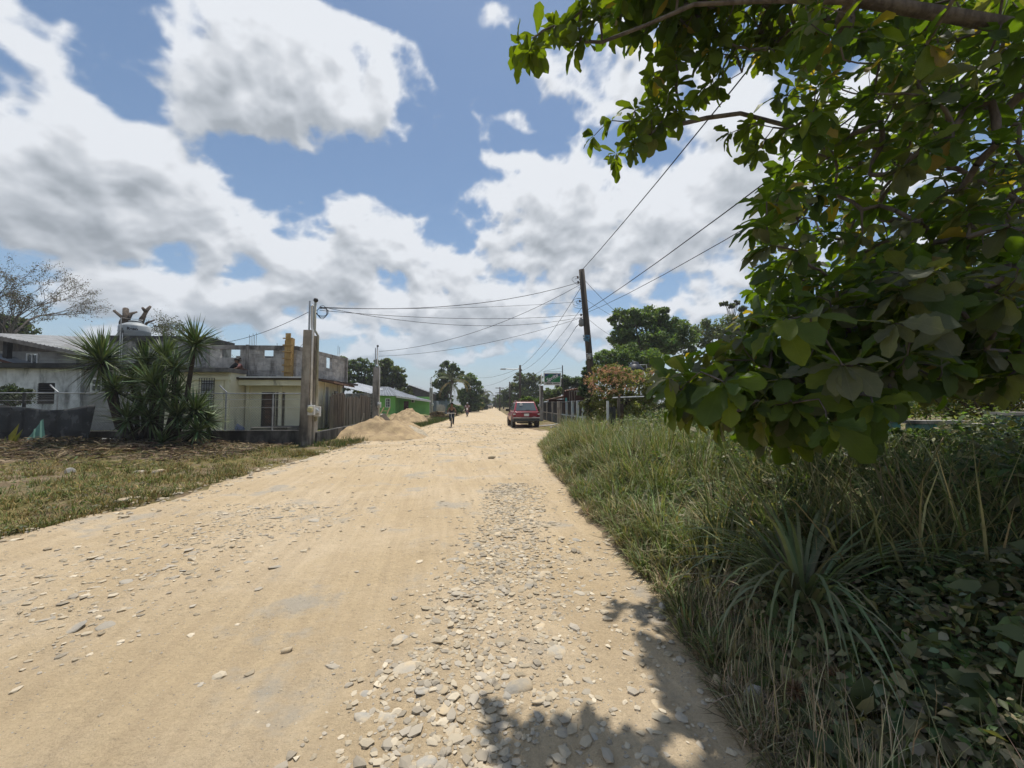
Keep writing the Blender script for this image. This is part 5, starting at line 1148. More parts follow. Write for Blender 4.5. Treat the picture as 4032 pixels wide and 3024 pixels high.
# black water tank, gate posts and pipe behind the flowering bush
tkx, tky = X(2502, 24), 24.0; zt = Z(1452, 24)
bt = T('water_tank', 'black plastic water tank with domed lid behind the orange flowering bush', 'water tank', (tkx, tky, 0))
MB().lathe((tkx, tky, zt - 1.0), [(.5, 0), (.52, .1), (.52, .9), (.55, .95), (.53, 1.05), (.3, 1.3), (.22, 1.36), (.22, 1.46), (.05, 1.5)], 24).build('body', proc('black_plastic', (.03, .033, .04), (.045, .05, .06), 3, .45), bt, True)
for sx_, sy_ in ((-.4, -.4), (.4, -.4), (.4, .4), (-.4, .4)): MB().box(tkx + sx_ - .06, tkx + sx_ + .06, tky + sy_ - .06, tky + sy_ + .06, 0, zt - 1.01).build('stand_leg', WOOD, bt)
MB().tube([(tkx + .3, tky, zt + .3), (tkx + .75, tky, zt + .3), (tkx + .75, tky, zt - .8)], .025, 6).build('pipe', PVC, bt)
gp_ = T('broken_gate', 'broken gate of white and grey posts with a cross bar under the flowering bush', 'gate', (X(2420, 13.5), 13.5, 0)); y = 13.5
MB().box(X(2389, y), X(2396, y), y - .05, y + .05, 0, Z(1578, y)).build('post', WHITE, gp_); MB().box(X(2400, y), X(2420, y), y - .1, y + .1, 0, Z(1603, y)).build('stump', MOULD, gp_)
MB().box(X(2432, y), X(2441, y), y - .06, y + .06, 0, Z(1560, y)).build('post', WOOD, gp_); MB().box(X(2441.5, y), X(2452, y), y - .1, y + .1, 0, Z(1590, y)).build('stump', DKW, gp_)
MB().tube([at(2412, 1567, y), at(2535, 1562, y)], .03, 6).build('cross_bar', GALV, gp_)
lp = MB().tube([at(2120, 1677, 26.5), at(2150, 1676, 25.6), at(2176, 1674, 25.2), at(2196, 1669, 25)], [.045, .045, .04, .03], 6).build('fallen_pipe', PVC, None, True); lp.location.z = .0; tag(lp, 'pale crooked pole lying on the turf right of the red car', 'pole')
for k, (u, v) in enumerate(((2190, 1683), (2170, 1686), (2210, 1690))):
    p = gnd(u, v, .1); o = put('litter_scrap', SMP[k], None, Matrix.Translation((p.x, p.y, .14)) @ Matrix.Diagonal((.16 - .03 * k, .1, .05, 1))); tag(o, ('largest white litter scrap on the turf before the post fence', 'flat white litter scrap left of the others on the turf', 'white litter scrap nearest the road grass')[k], 'litter')
# teal painted wall fragments at the far right
TEAL = proc('teal_limewash', (.10, .27, .26), (.16, .21, .22), 1.6, .9, stain=(.07, .075, .07), samt=.3, sscale=2.5, bump=.3)
tw = T('teal_wall', 'broken teal painted garden wall with pale coping deep in the undergrowth', 'wall', (8, 6.5, 0)); y = 6.6
for u0, u1, vt in ((3430, 3545, 1668), (3600, 3800, 1675), (3845, 3960, 1690), (3965, 4200, 1640)): MB().box(X(u0, y), X(u1, y), y, y + .18, 0, Z(vt, y)).build('wall_panel', TEAL, tw, bevel=.02); MB().box(X(u0, y) - .04, X(u1, y) + .04, y - .05, y + .23, Z(vt, y) + .003, Z(vt, y) + .06).build('coping', PALEW if u0 == 1 else CONC, tw)
# ------------------------------------------------------------------ vehicles
RED = proc('faded_red_paint', (.28, .022, .035), (.24, .02, .03), 1.5, .35, spec=.5, coat=.4, stain=(.38, .24, .2), samt=-.45, sscale=2)
GREYP = proc('grey_bumper', (.06, .07, .072), (.045, .05, .052), 2, .7); SILV = proc('dusty_silver_trim', (.42, .40, .38), (.34, .33, .31), 3, .6)
TYRE = proc('tyre_rubber', (.035, .033, .03), (.10, .085, .065), 4, .95); CARGL = glass_mat('car_glass', (.08, .095, .10), .06); RIM = proc('alloy_rim', (.4, .4, .4), (.28, .27, .26), 4, .4, metal=.6)
LAMP = proc('tail_lamp', (.22, .012, .015), (.14, .01, .012), 4, .2, coat=.6)
def wheel(parent, x_, y_, r, w_, side):
    wl = MB().lathe((x_, y_, r), [(r * .62, -w_ / 2), (r * .93, -w_ / 2), (r, -w_ * .34), (r, w_ * .34), (r * .93, w_ / 2), (r * .62, w_ / 2)], 22, 'X').build('wheel', TYRE, parent, True, local=True)
    MB().lathe((x_ + side * w_ * .4, y_, r), [(r * .61, -.02), (r * .6, .01), (r * .2, .02), (r * .1, .03)], 16, 'X').build('rim', RIM, wl, local=True)
def car(name, label, loc, rz, paint, Wd=1.74, Ln=4.4, H=1.68, belt=1.05, rake=.45, detail=True, cat='car', group=None, hood=True):
    o = T(name, label, cat, loc, rz, group); hw = Wd / 2; base = .36
    def sec(y_, w_, zt_, zb_=base): return [(-w_ * .86, y_, zb_), (-w_, y_, zb_ + .16), (-w_ * 1.0, y_, zb_ + .40), (-w_ * .965, y_, zt_ - .05), (-w_ * .9, y_, zt_), (w_ * .9, y_, zt_), (w_ * .965, y_, zt_ - .05), (w_ * 1.0, y_, zb_ + .40), (w_, y_, zb_ + .16), (w_ * .86, y_, zb_)]
    hd = belt - .08 if hood else belt
    MB().loft([sec(0.02, hw * .94, belt - .03, .42), sec(.12, hw, belt, .40), sec(.8, hw, belt + .0, .38), sec(2.2, hw, belt - .03, .30), sec(Ln * .70, hw, hd, .34), sec(Ln - .35, hw * .97, hd - .12, .36), sec(Ln, hw * .85, hd - .3, .42)]).build('body', paint, o, True, .03, True)
    b0, r0 = hw * .93, hw * .72; ye, yf = .14, Ln * .66; zr = H
    G = MB(); q = [(-b0, ye, belt - .01), (b0, ye, belt - .01), (b0, yf, belt - .03), (-b0, yf, belt - .03)]; p = [(-r0, ye + rake, zr), (r0, ye + rake, zr), (r0, yf - .85, zr - .02), (-r0, yf - .85, zr - .02)]
    G.hexa(q, p).build('cabin', paint, o, False, .06, True)
    def face(a, b_, c, d, u0, u1, v0, v1, off, mat, nm):
        a, b_, c, d = map(Vector, (a, b_, c, d)); nrm = (b_ - a).cross(d - a).normalized()
        f = lambda u_, v_: a.lerp(b_, u_).lerp(d.lerp(c, u_), v_)
        w4 = [f(u0, v0), f(u1, v0), f(u1, v1), f(u0, v1)]; return MB().hexa([k + nrm * (off - .03) for k in w4], [k + nrm * off for k in w4]).build(nm, mat, o, False, .012, True)
    rw_ = face(q[0], q[1], p[1], p[0], .07, .93, .10, .90, .008, CARGL, 'rear_window')
    for (a, b_, c, d) in ((q[3], q[0], p[0], p[3]), (q[1], q[2], p[2], p[1])):
        face(a, b_, c, d, .10, .40, .12, .88, .008, CARGL, 'side_window'); face(a, b_, c, d, .43, .70, .12, .88, .008, CARGL, 'side_window'); face(a, b_, c, d, .73, .92, .14, .86, .008, CARGL, 'side_window')
    face(q[2], q[3], p[3], p[2], .06, .94, .08, .92, .008, CARGL, 'windscreen')
    for sx_ in (-1, 1):
        for yy in (.78, Ln - .85): wheel(o, sx_ * (hw - .10), yy, .345, .235, sx_)
    if not detail: return o
    MB().loft([[(-hw * .98, -.10, .42), (hw * .98, -.10, .42), (hw * .98, -.10, .62), (-hw * .98, -.10, .62)], [(-hw * 1.01, .45, .38), (hw * 1.01, .45, .38), (hw * 1.01, .45, .66), (-hw * 1.01, .45, .66)]]).build('bumper', GREYP, o, False, .05, True)
    MB().box(-hw * .99, hw * .99, -.115, .12, .625, .68).build('bumper_step', SILV, o, False, .015, True)
    for sx_ in (-1, 1):
        l_ = MB().hexa([(sx_ * hw * .80, -.015, .70), (sx_ * hw * 1.0, -.0, .70), (sx_ * hw * 1.0, .18, .70), (sx_ * hw * .80, .12, .70)], [(sx_ * hw * .82, -.0, 1.03), (sx_ * hw * .97, .02, 1.03), (sx_ * hw * .97, .2, 1.03), (sx_ * hw * .82, .12, 1.03)]).build('tail_light', LAMP, o, False, .015, True)
        MB().box(sx_ * hw * .9 - .07, sx_ * hw * .9 + .07, -.025, .03, .86, .92).build('reversing_lens', WHITE, l_, local=True)
        MB().box(sx_ * (hw + .12) - .11, sx_ * (hw + .12) + .11, 2.62, 2.75, belt - .02, belt + .16).build('mirror', BLACKM, o, False, .03, True)
        MB().tube([(sx_ * r0 * .92, ye + rake + .1, H + .0), (sx_ * r0 * .92, ye + rake + .18, H + .06), (sx_ * r0 * .92, 2.0, H + .06), (sx_ * r0 * .92, 2.1, H)], .018, 6).build('roof_rail', paint, o, local=True)
        MB().lathe((sx_ * (hw - .0), .78, .36), [(.40, -.02), (.44, .015), (.40, .02)], 22, 'X').build('wheel_arch', GREYP, o, local=True)
    MB().box(-r0 * .9, r0 * .9, ye + rake + .12, ye + rake + .16, H + .05, H + .075).build('roof_rail', paint, o, local=True)
    MB().box(-.16, .16, -.03, .0, .76, .92).build('number_plate', WHITE, o, local=True)
    MB().box(-.34, .34, -.035, .03, .945, .985).build('tailgate_handle', GREYP, o, False, .008, True)
    MB().box(-.03, .24, .165, .185, belt + .08, belt + .11).build('rear_wiper', BLACKM, o, local=True)
    MB().lathe((-.3, .41, 1.50), [(.10, 0), (.095, -.006)], 14, 'Y').build('window_sticker', WHITE, o, local=True)
    MB().box(.44, .58, -.012, .01, .72, .745).build('badge', SILV, o, local=True)
    MB().tube([(-.6, .3, .33), (.6, .3, .33)], .05, 6).build('rear_axle', GREYP, o, local=True); MB().tube([(.35, -.02, .33), (.35, 1.4, .36)], .04, 6).build('exhaust', GALV, o, local=True)
    return o
car('parked_car', 'dusty red estate car parked at the right road edge, seen from behind', (X(2072, 25.6), 25.4, .05), R(2.5), RED)
BEIGE = proc('dusty_beige_paint', (.42, .39, .32), (.36, .33, .28), 2, .5); GRAYC = proc('dark_grey_paint', (.10, .11, .12), (.08, .085, .09), 2, .4); WHC = proc('white_car_paint', (.6, .6, .58), (.5, .5, .48), 2, .4)
car('moving_van', 'beige van driving away far down the road', (X(1929, 128), 128, .05), 0, BEIGE, 1.75, 4.2, 1.9, 1.05, .25, False, 'van')
car('parked_car', 'pale car parked under the trees far left of the road', (X(1884, 112), 112, .05), R(4), BEIGE, 1.7, 4.2, 1.45, .9, .5, False, 'car', 'cars parked far along the road')
car('parked_car', 'dark grey car behind the pale parked car far along the road', (X(1897, 122), 122, .05), R(4), GRAYC, 1.75, 4.3, 1.5, .95, .5, False, 'car', 'cars parked far along the road')
car('parked_car', 'white car in the sunlit far end of the road', (X(1943, 160), 160, .05), R(60), WHC, 1.75, 4.3, 1.5, .95, .5, False, 'car', 'cars parked far along the road')
# ------------------------------------------------------------------ people
SKIN = proc('skin', (.20, .11, .07), (.17, .095, .06), 5, .6); HAIR = proc('black_hair', (.012, .011, .01), (.02, .018, .016), 9, .6)
def skinned(name, parent, J, E, mat, sub=2):
    keys = list(J); me = bpy.data.meshes.new(name); me.from_pydata([J[k][:3] for k in keys], [(keys.index(a), keys.index(b_)) for a, b_ in E], []); o = bpy.data.objects.new(name, me); link(o, parent)
    me.materials.append(mat); m_ = o.modifiers.new('skin', 'SKIN'); m_.use_smooth_shade = True
    for i_, k in enumerate(keys): me.skin_vertices[0].data[i_].radius = (J[k][3], J[k][4] if len(J[k]) > 4 else J[k][3])
    me.skin_vertices[0].data[0].use_root = True
    s_ = o.modifiers.new('sub', 'SUBSURF'); s_.levels = sub; s_.render_levels = sub; return o
LIMB = [('pel', 'wai'), ('wai', 'che'), ('che', 'nec'), ('nec', 'hea'), ('hea', 'top')] + [e for s_ in 'lr' for e in (('che', 'sh' + s_), ('sh' + s_, 'el' + s_), ('el' + s_, 'wr' + s_), ('wr' + s_, 'pa' + s_), ('pel', 'hi' + s_), ('hi' + s_, 'kn' + s_), ('kn' + s_, 'an' + s_), ('an' + s_, 'to' + s_))]
def person(label, loc, rz, J, top, bottom, group=None, hat=None, k=1.0, sleeves=True):
    """J: joints in metres (x right, y forward)"""
    o = T('person', label, 'person', loc, rz, group); J = {a: tuple(c * k for c in b_) for a, b_ in J.items()}
    JJ = dict(J); EE = list(LIMB)
    for s_ in 'lr':
        w_, p_ = Vector(J['wr' + s_][:3]), Vector(J['pa' + s_][:3]); d = (p_ - w_).normalized(); sd = d.cross(Vector((0, 0, 1))); sd = sd.normalized() if sd.length > .1 else Vector((1, 0, 0))
        for f_ in range(5):
            b_ = p_ + sd * (f_ - 1.5) * .02 if f_ < 4 else w_.lerp(p_, .35) + sd * -.045; ln = (.07, .08, .075, .06, .05)[f_]
            JJ[f'f{s_}{f_}'] = (*(b_ + d * ln * .5 + Vector((0, 0, -.012))), .009); JJ[f'g{s_}{f_}'] = (*(b_ + d * ln * .8 + Vector((0, 0, -.035))), .008); EE += [('pa' + s_ if f_ < 4 else 'wr' + s_, f'f{s_}{f_}'), (f'f{s_}{f_}', f'g{s_}{f_}')]
    skinned('body', o, JJ, EE, SKIN)
    def grow(keys, d): return {a: (*J[a][:3], *(q + d for q in J[a][3:])) for a in keys}
    sk = ['pel', 'wai', 'che'] + (['shl', 'ell', 'shr', 'elr'] if sleeves else ['shl', 'shr']); skinned('shirt', o, grow(sk, .018 * k), [e for e in LIMB if e[0] in sk and e[1] in sk], top)
    bk = ['pel', 'hil', 'knl', 'anl', 'hir', 'knr', 'anr']; skinned('trousers', o, grow(bk, .016 * k), [e for e in LIMB if e[0] in bk and e[1] in bk], bottom)
    for s_ in 'lr': skinned('shoe', o, grow(['an' + s_, 'to' + s_], .014 * k), [('an' + s_, 'to' + s_)], BLACKM)
    hp, tp = Vector(J['hea'][:3]), Vector(J['top'][:3]); c = hp.lerp(tp, .62); fwd = Vector((0, 1, 0)); bm = bmesh.new(); bmesh.ops.create_uvsphere(bm, u_segments=14, v_segments=10, radius=.115 * k)
    bmesh.ops.delete(bm, geom=[v for v in bm.verts if v.co.z < -.02 * k and v.co.y > -.02 * k], context='VERTS'); bmesh.ops.translate(bm, vec=c + Vector((0, -.012 * k, .012 * k)), verts=bm.verts)
    me = bpy.data.meshes.new('hair'); bm.to_mesh(me); bm.free(); me.materials.append(hat or HAIR); link(bpy.data.objects.new('helmet' if hat else 'hair', me), o)
    n_ = MB(); n_.tube([hp.lerp(tp, .35) + fwd * .075 * k, hp.lerp(tp, .25) + fwd * .115 * k], [.012 * k, .02 * k], 6).build('nose', SKIN, o, True, local=True)
    for s_ in (-1, 1): MB().lathe(hp.lerp(tp, .45) + fwd * .088 * k + Vector((s_ * .032 * k, 0, 0)), [(.012 * k, 0), (.006 * k, .008 * k)], 8, 'Y').build('eye', HAIR, o, local=True)
    MB().bar(hp.lerp(tp, .02) + fwd * .088 * k - Vector((.022 * k, 0, 0)), hp.lerp(tp, .02) + fwd * .088 * k + Vector((.022 * k, 0, 0)), .008 * k).build('mouth', proc('lips', (.14, .06, .05), (.12, .05, .045), 5, .5), o, local=True)
    return o
def seated(hand_z, hand_y, hand_x, foot_l, foot_r, knee_l, knee_r, seat_z):
    J = dict(pel=(0, -.05, seat_z, .13, .10), wai=(0, .0, seat_z + .2, .125, .09), che=(0, .07, seat_z + .42, .15, .10), nec=(0, .10, seat_z + .56, .055), hea=(0, .13, seat_z + .66, .085), top=(0, .13, seat_z + .80, .07))
    for s_, sg, ft, kn in (('l', -1, foot_l, knee_l), ('r', 1, foot_r, knee_r)):
        J['sh' + s_] = (sg * .19, .08, seat_z + .47, .055); J['el' + s_] = (sg * .30, .18, (seat_z + .47 + hand_z) / 2 - .05, .042); J['wr' + s_] = (sg * hand_x, hand_y - .07, hand_z + .03, .028); J['pa' + s_] = (sg * hand_x, hand_y, hand_z + .02, .03)
        J['hi' + s_] = (sg * .10, -.03, seat_z - .03, .085); J['kn' + s_] = (sg * .13, *kn, .06); J['an' + s_] = (sg * .12, *ft, .04); J['to' + s_] = (sg * .13, ft[0] + .14, ft[1] - .05, .032)
    return J
bx, by = X(1778, 26.8), 26.8
# bicycle seen from the front (it points towards the viewer: local +y is its travel direction)
bc = T('bicycle', 'slim bicycle with white handlebar ridden towards the viewer on the left of the road', 'bicycle', (bx, by, .06), R(180) + R(3)); FR = proc('bike_frame', (.3, .32, .33), (.2, .21, .22), 4, .4)
for yy in (-.48, .5):
    wl = MB(); A_ = [(0, yy + .30 * math.cos(a), .32 + .30 * math.sin(a)) for a in np.linspace(0, 2 * math.pi, 29)]; w_ = wl.tube(A_, .022, 6, False).build('wheel', TYRE, bc, True, local=True)
    sp_ = MB()
    for a in np.linspace(0, 2 * math.pi, 16, endpoint=False): sp_.tube([(0, yy, .32), (0, yy + .285 * math.cos(a), .32 + .285 * math.sin(a))], .003, 3, False)
    sp_.build('spokes', GALV, w_, local=True); MB().tube([(-.05, yy, .32), (.05, yy, .32)], .02, 6).build('hub', GALV, w_, local=True)
MB().tube([(0, .5, .32), (0, .36, .78)], .022, 6).tube([(0, .38, .72), (0, -.08, .34)], .02, 6).tube([(0, -.08, .34), (0, -.2, .80)], .018, 6).tube([(0, .37, .74), (0, -.18, .72)], .018, 6).tube([(0, -.48, .32), (0, -.08, .34)], .014, 6).tube([(0, -.48, .32), (0, -.18, .72)], .014, 6).build('frame', FR, bc, True, local=True)
MB().tube([(0, .36, .78), (0, .35, .90)], .016, 6).tube([(-.3, .28, .92), (-.12, .36, .92), (.12, .36, .92), (.3, .28, .92)], .016, 6).build('handlebar', WHITE, bc, True, local=True)
MB().loft([[(-.08, -.32, .80), (.08, -.32, .80), (.08, -.32, .84), (-.08, -.32, .84)], [(-.02, -.05, .81), (.02, -.05, .81), (.02, -.05, .84), (-.02, -.05, .84)]]).build('saddle', BLACKM, bc, False, .01, True)
MB().tube([(-.15, -.08, .22), (-.06, -.08, .22), (-.06, -.08, .34), (.06, -.08, .34), (.06, -.08, .46), (.15, -.08, .46)], .014, 5).build('cranks', BLACKM, bc, local=True)
Jc = seated(.90, .28, .27, (-.06, .27), (-.05, .50), (.16, .60), (.22, .72), .86)
person('cyclist in a black vest and dark trousers riding towards the viewer', (bx, by + .2, .04), R(180) + R(3), {a: (b_[0] * .92, b_[1], *[q * .96 for q in b_[2:]]) for a, b_ in Jc.items()}, proc('black_vest', (.015, .016, .02), (.02, .02, .025), 5, .9), proc('dark_jeans', (.03, .045, .06), (.022, .033, .045), 5, .9), sleeves=False)
mx_, my = X(1840, 49), 49.0
mc = T('motorcycle', 'small red motorcycle coming up the road ahead of the parked cars', 'motorcycle', (mx_, my, .06), R(180)); MRED = proc('moto_red', (.30, .02, .03), (.24, .018, .025), 3, .35)
for yy in (-.6, .62): w_ = MB().tube([(0, yy + .27 * math.cos(a), .30 + .27 * math.sin(a)) for a in np.linspace(0, 2 * math.pi, 25)], .045, 8, False).build('wheel', TYRE, mc, True, local=True); MB().lathe((0, yy, .30), [(.22, -.02), (.05, -.05), (.05, .05), (.22, .02)], 14, 'X').build('rim', RIM, w_, local=True)
MB().tube([(-.08, .62, .30), (-.08, .42, .85)], .025, 6).tube([(.08, .62, .30), (.08, .42, .85)], .025, 6).build('fork', GALV, mc, local=True)
MB().loft([[(-.1, -.55, .62), (.1, -.55, .62), (.08, -.55, .74), (-.08, -.55, .74)], [(-.14, -.1, .38), (.14, -.1, .38), (.12, -.1, .72), (-.12, -.1, .72)], [(-.13, .22, .45), (.13, .22, .45), (.12, .22, .88), (-.12, .22, .88)], [(-.1, .42, .66), (.1, .42, .66), (.11, .42, 1.0), (-.11, .42, 1.0)]]).build('body', MRED, mc, False, .03, True)
MB().lathe((0, .5, .88), [(.10, -.06), (.11, .0), (.05, .06)], 14, 'Y').build('headlight', PVC, mc, True, local=True); MB().loft([[(-.07, .40, .58), (.07, .40, .58), (.07, .40, .61), (-.07, .40, .61)], [(-.06, .80, .60), (.06, .80, .60), (.06, .80, .62), (-.06, .80, .62)]]).build('mudguard', MRED, mc, local=True)
MB().tube([(-.34, .25, 1.02), (-.1, .40, .98), (.1, .40, .98), (.34, .25, 1.02)], .016, 6).build('handlebar', BLACKM, mc, local=True); MB().box(-.13, .13, -.62, .12, .745, .80).build('saddle', BLACKM, mc, False, .03, True)
for s_ in (-1, 1): MB().tube([(s_ * .3, .27, 1.03), (s_ * .34, .25, 1.16)], .008, 4).lathe((s_ * .34, .24, 1.18), [(.05, 0), (.045, -.02)], 10, 'Y').build('mirror', BLACKM, mc, local=True)
Jm = seated(1.0, .26, .31, (.12, .30), (.12, .30), (.30, .66), (.30, .66), .84)
person('motorcyclist in a white helmet, checked shirt and dark red trousers', (mx_, my + .1, .06), R(180), Jm, proc('checked_shirt', (.45, .36, .36), (.35, .2, .22), 14, .9), proc('dark_red_trousers', (.10, .03, .035), (.08, .025, .03), 5, .9), None, proc('white_helmet', (.6, .6, .58), (.5, .5, .48), 3, .3, coat=.4))
def squatting(bend):
    J = dict(pel=(0, -.12, .26, .13, .10), wai=(0, -.06 + bend * .1, .44, .125, .09), che=(0, .02 + bend * .3, .62, .15, .10), nec=(0, .06 + bend * .4, .74, .055), hea=(0, .09 + bend * .45, .83, .085), top=(0, .09 + bend * .47, .96, .07))
    for s_, sg in (('l', -1), ('r', 1)):
        J['sh' + s_] = (sg * .19, .03 + bend * .3, .67, .055); J['el' + s_] = (sg * .26, .20 + bend * .3, .50, .042); J['wr' + s_] = (sg * .18, .40 + bend * .3, .42, .03); J['pa' + s_] = (sg * .16, .46 + bend * .3, .41, .03)
        J['hi' + s_] = (sg * .11, -.10, .24, .085); J['kn' + s_] = (sg * .17, .28, .48, .06); J['an' + s_] = (sg * .14, .05, .09, .042); J['to' + s_] = (sg * .16, .20, .04, .034)
    return J
person('worker in a dark shirt crouching on the roof before the wide window hole', (X(908, 19.15), 19.15, 2.78), R(-60), squatting(.35), proc('charcoal_shirt', (.035, .037, .042), (.028, .03, .034), 5, .9), proc('blue_work_trousers', (.05, .07, .10), (.04, .055, .08), 5, .9), 'workers on the unfinished storey')
person('worker in a faded red shirt crouching right of the dark-shirted worker', (X(937, 19.2), 19.2, 2.78), R(150), squatting(.1), proc('faded_red_shirt', (.22, .10, .09), (.17, .075, .07), 5, .9), MATS['blue_work_trousers'], 'workers on the unfinished storey', None, .93)
# ------------------------------------------------------------------ trees far and middle distance
def bl(u, v, y, ru, rv, ry=None):                       # ellipsoid of foliage that spans ru x rv photo pixels at depth y
    p = at(u, v, y); k = y / FPX; return (p.x, p.y, p.z, ru * k, ry or ru * k * .9, rv * k)
def gp3(u, y): return (X(u, y), y, 0.0)
GB = 'trees beyond the left houses'; GR = 'trees on the right of the road'; GF = 'trees far along the road'
bare_tree('bare_tree', 'tall leafless tree with fine pinkish twigs at the far left edge', gp3(-60, 40), 17.5, .38, 4, .3, (.13, .09, .09), 15000, 7, .13, GB)
tree('evergreen_tree', 'dark green conifer-like tree under the leafless tree at the far left', gp3(10, 46), [bl(20, 1290, 46, 75, 45), bl(60, 1320, 46, 45, 30)], 5000, .4, (.06, .08, .03), .3, 21, group=GB)
bare_tree('bare_tree', 'thin leafless tree with dull leaflets behind the pale water tank', gp3(650, 34), 10.5, .55, 9, .2, (.09, .085, .07), 9000, 7, .11, GB)
bare_tree('bare_tree', 'small leafless tree left of the pale water tank', gp3(420, 34), 9, .5, 13, .14, (.09, .085, .07), 3500, 6, .11, GB)
pt = T('pollarded_tree', 'lopped brown trunk with cut stubs behind the pale water tank', 'tree', gp3(505, 28), 0, GB)
mb = MB(); y = 28.0
for pl, rad in (([(505, 1500), (503, 1300), (497, 1280)], (.28, .22, .2)), ([(497, 1290), (496, 1250), (495, 1217)], (.22, .19, .17)), ([(496, 1262), (475, 1245), (450, 1224)], (.13, .10, .09)), ([(500, 1268), (516, 1235), (540, 1228)], (.14, .11, .05)), ([(478, 1320), (476, 1270), (482, 1258)], (.13, .12, .12)),
                ([(535, 1330), (560, 1255), (578, 1222), (592, 1207)], (.19, .16, .12, .08)), ([(573, 1225), (562, 1213)], (.12, .08)), ([(555, 1300), (580, 1270), (610, 1260)], (.10, .08, .04))):
    mb.tube([at(u, v, y + .3 * k) for k, (u, v) in enumerate(pl)], list(rad), 8)
mb.build('trunk', BARK, pt, True)
DG1, DG2, DG3 = (.12, .165, .07), (.085, .125, .042), (.075, .11, .035)
tree('mango_tree', 'dark dense tree just behind the red flue', gp3(1345, 58), [bl(1350, 1455, 58, 28, 60), bl(1365, 1500, 58, 30, 40)], 3500, .34, DG1, .3, 31, group=GB)
tree('mango_tree', 'lacy dark tree with sky showing through behind the plank fence', gp3(1420, 60), [bl(1415, 1440, 60, 45, 28), bl(1450, 1465, 60, 40, 35), bl(1395, 1500, 60, 45, 35), bl(1440, 1520, 60, 50, 30)], 6000, .36, DG1, .35, 32, group=GB, fill=.12, clumps=60)
tree('mango_tree', 'large rounded olive green mango tree above the green house roof', gp3(1530, 62), [bl(1505, 1450, 62, 38, 40), bl(1525, 1430, 62, 30, 22), bl(1560, 1480, 62, 38, 40), bl(1500, 1510, 62, 60, 40), bl(1575, 1520, 62, 25, 30)], 12000, .34, (.12, .15, .05), .4, 33, group=GB, clumps=110, alt=(.13, .12, .04), altp=.12)
tree('yard_shrub', 'pale olive shrub beside the low zinc roof', gp3(1430, 44), [bl(1435, 1540, 44, 38, 18)], 1500, .25, (.11, .12, .045), .1, 34, 'shrub', group=GB)
tree('yard_shrub', 'dull bushes between the green house roof and the mango tree', gp3(1560, 58), [bl(1530, 1550, 58, 70, 18), bl(1600, 1545, 58, 30, 22)], 2600, .3, (.075, .09, .035), .1, 35, 'shrub', group=GB)
tree('almond_tree', 'tall large-leaved dark tree behind the coconut palm', gp3(1760, 68), [bl(1770, 1445, 68, 42, 28), bl(1735, 1475, 68, 30, 30), bl(1800, 1475, 68, 30, 30), bl(1755, 1510, 68, 50, 35), bl(1745, 1560, 68, 45, 45)], 7000, .42, (.09, .125, .05), .3, 36, group=GF, fill=.15)
palm('coconut_palm', 'coconut palm with yellowing drooping fronds left of the road', gp3(1772, 62), 5.0, 3.9, 15, 5, lean=(.3, 0), leafl=.8)
tree('roadside_tree', 'broad bright green tree right of the coconut palm', gp3(1850, 74), [bl(1850, 1490, 74, 40, 28), bl(1875, 1530, 74, 35, 35), bl(1835, 1560, 74, 45, 40), bl(1865, 1590, 74, 40, 30)], 7500, .42, (.11, .165, .055), .3, 37, group=GF, fill=.2)
tree('hedge_bush', 'rounded clipped dark hedge bush at the left road edge', gp3(1800, 52), [bl(1798, 1612, 52, 32, 18, 1.2), bl(1780, 1605, 52, 20, 16, 1)], 4000, .16, (.07, .12, .035), .08, 38, 'bush', group=GF)
tree('dry_bush', 'brown dry bush in front of the slatted gate', gp3(1735, 44), [bl(1725, 1640, 44, 32, 16, 1.2), bl(1755, 1645, 42, 20, 10, 1)], 2600, .16, (.16, .11, .06), .06, 39, 'bush', mat=DRY, alt=(.10, .10, .04), altp=.3)
tree('dark_hedge', 'dark shady hedge under the roadside tree behind the motorcyclist', gp3(1860, 80), [bl(1860, 1600, 80, 40, 24), bl(1885, 1590, 95, 25, 30)], 4500, .3, (.06, .09, .035), .1, 40, 'hedge', group=GF)
palm('coconut_palm', 'small yellow-leaved palm at the left road edge', gp3(1884, 88), 1.6, 2.4, 10, 8, (.30, .25, .06), (.36, .28, .08), (0, 0), None, .6, .1, .5)
palm('coconut_palm', 'far coconut palm standing above the end of the road', gp3(1910, 130), 5.5, 3.2, 12, 12, lean=(0, 0), leafl=.7)
rgt = np.random.default_rng(77)
for k, (u, v, y, ru, rv, lab) in enumerate(((1898, 1575, 105, 28, 35, 'leafy tree behind the small yellow palm'), (1915, 1590, 135, 20, 26, 'rounded tree under the far coconut palm'), (1938, 1592, 220, 22, 12, 'low hazy treetop closing the end of the road'), (1965, 1580, 150, 22, 24, 'rounded tree right of the far road end'), (1983, 1570, 115, 26, 35, 'dark tree behind the cross-arm pole'),
      (2010, 1560, 95, 35, 45, 'dense roadside tree left of the street lamp pole'), (1905, 1600, 180, 16, 14, 'small hazy tree left of the far road end'), (1950, 1597, 190, 16, 12, 'small hazy tree right of the far road end'))):
    tree('far_tree', lab, gp3(u, y), [bl(u, v, y, ru, rv), bl(u + ru * .4, v + rv * .4, y, ru * .7, rv * .6), bl(u - ru * .4, v + rv * .35, y, ru * .7, rv * .6)], 2200, .0045 * y + .05, (.085 + .02 * rgt.random(), .12, .05), .25, 400 + k, group=GF)
tree('roadside_tree', 'olive green spreading tree behind the red car and lamp pole', gp3(2080, 78), [bl(2060, 1490, 78, 40, 24), bl(2105, 1500, 78, 35, 30), bl(2040, 1530, 78, 35, 30), bl(2085, 1545, 78, 50, 40), bl(2030, 1575, 78, 30, 25)], 9000, .36, (.12, .155, .06), .35, 41, group=GR, alt=(.12, .12, .05), altp=.15, clumps=90)
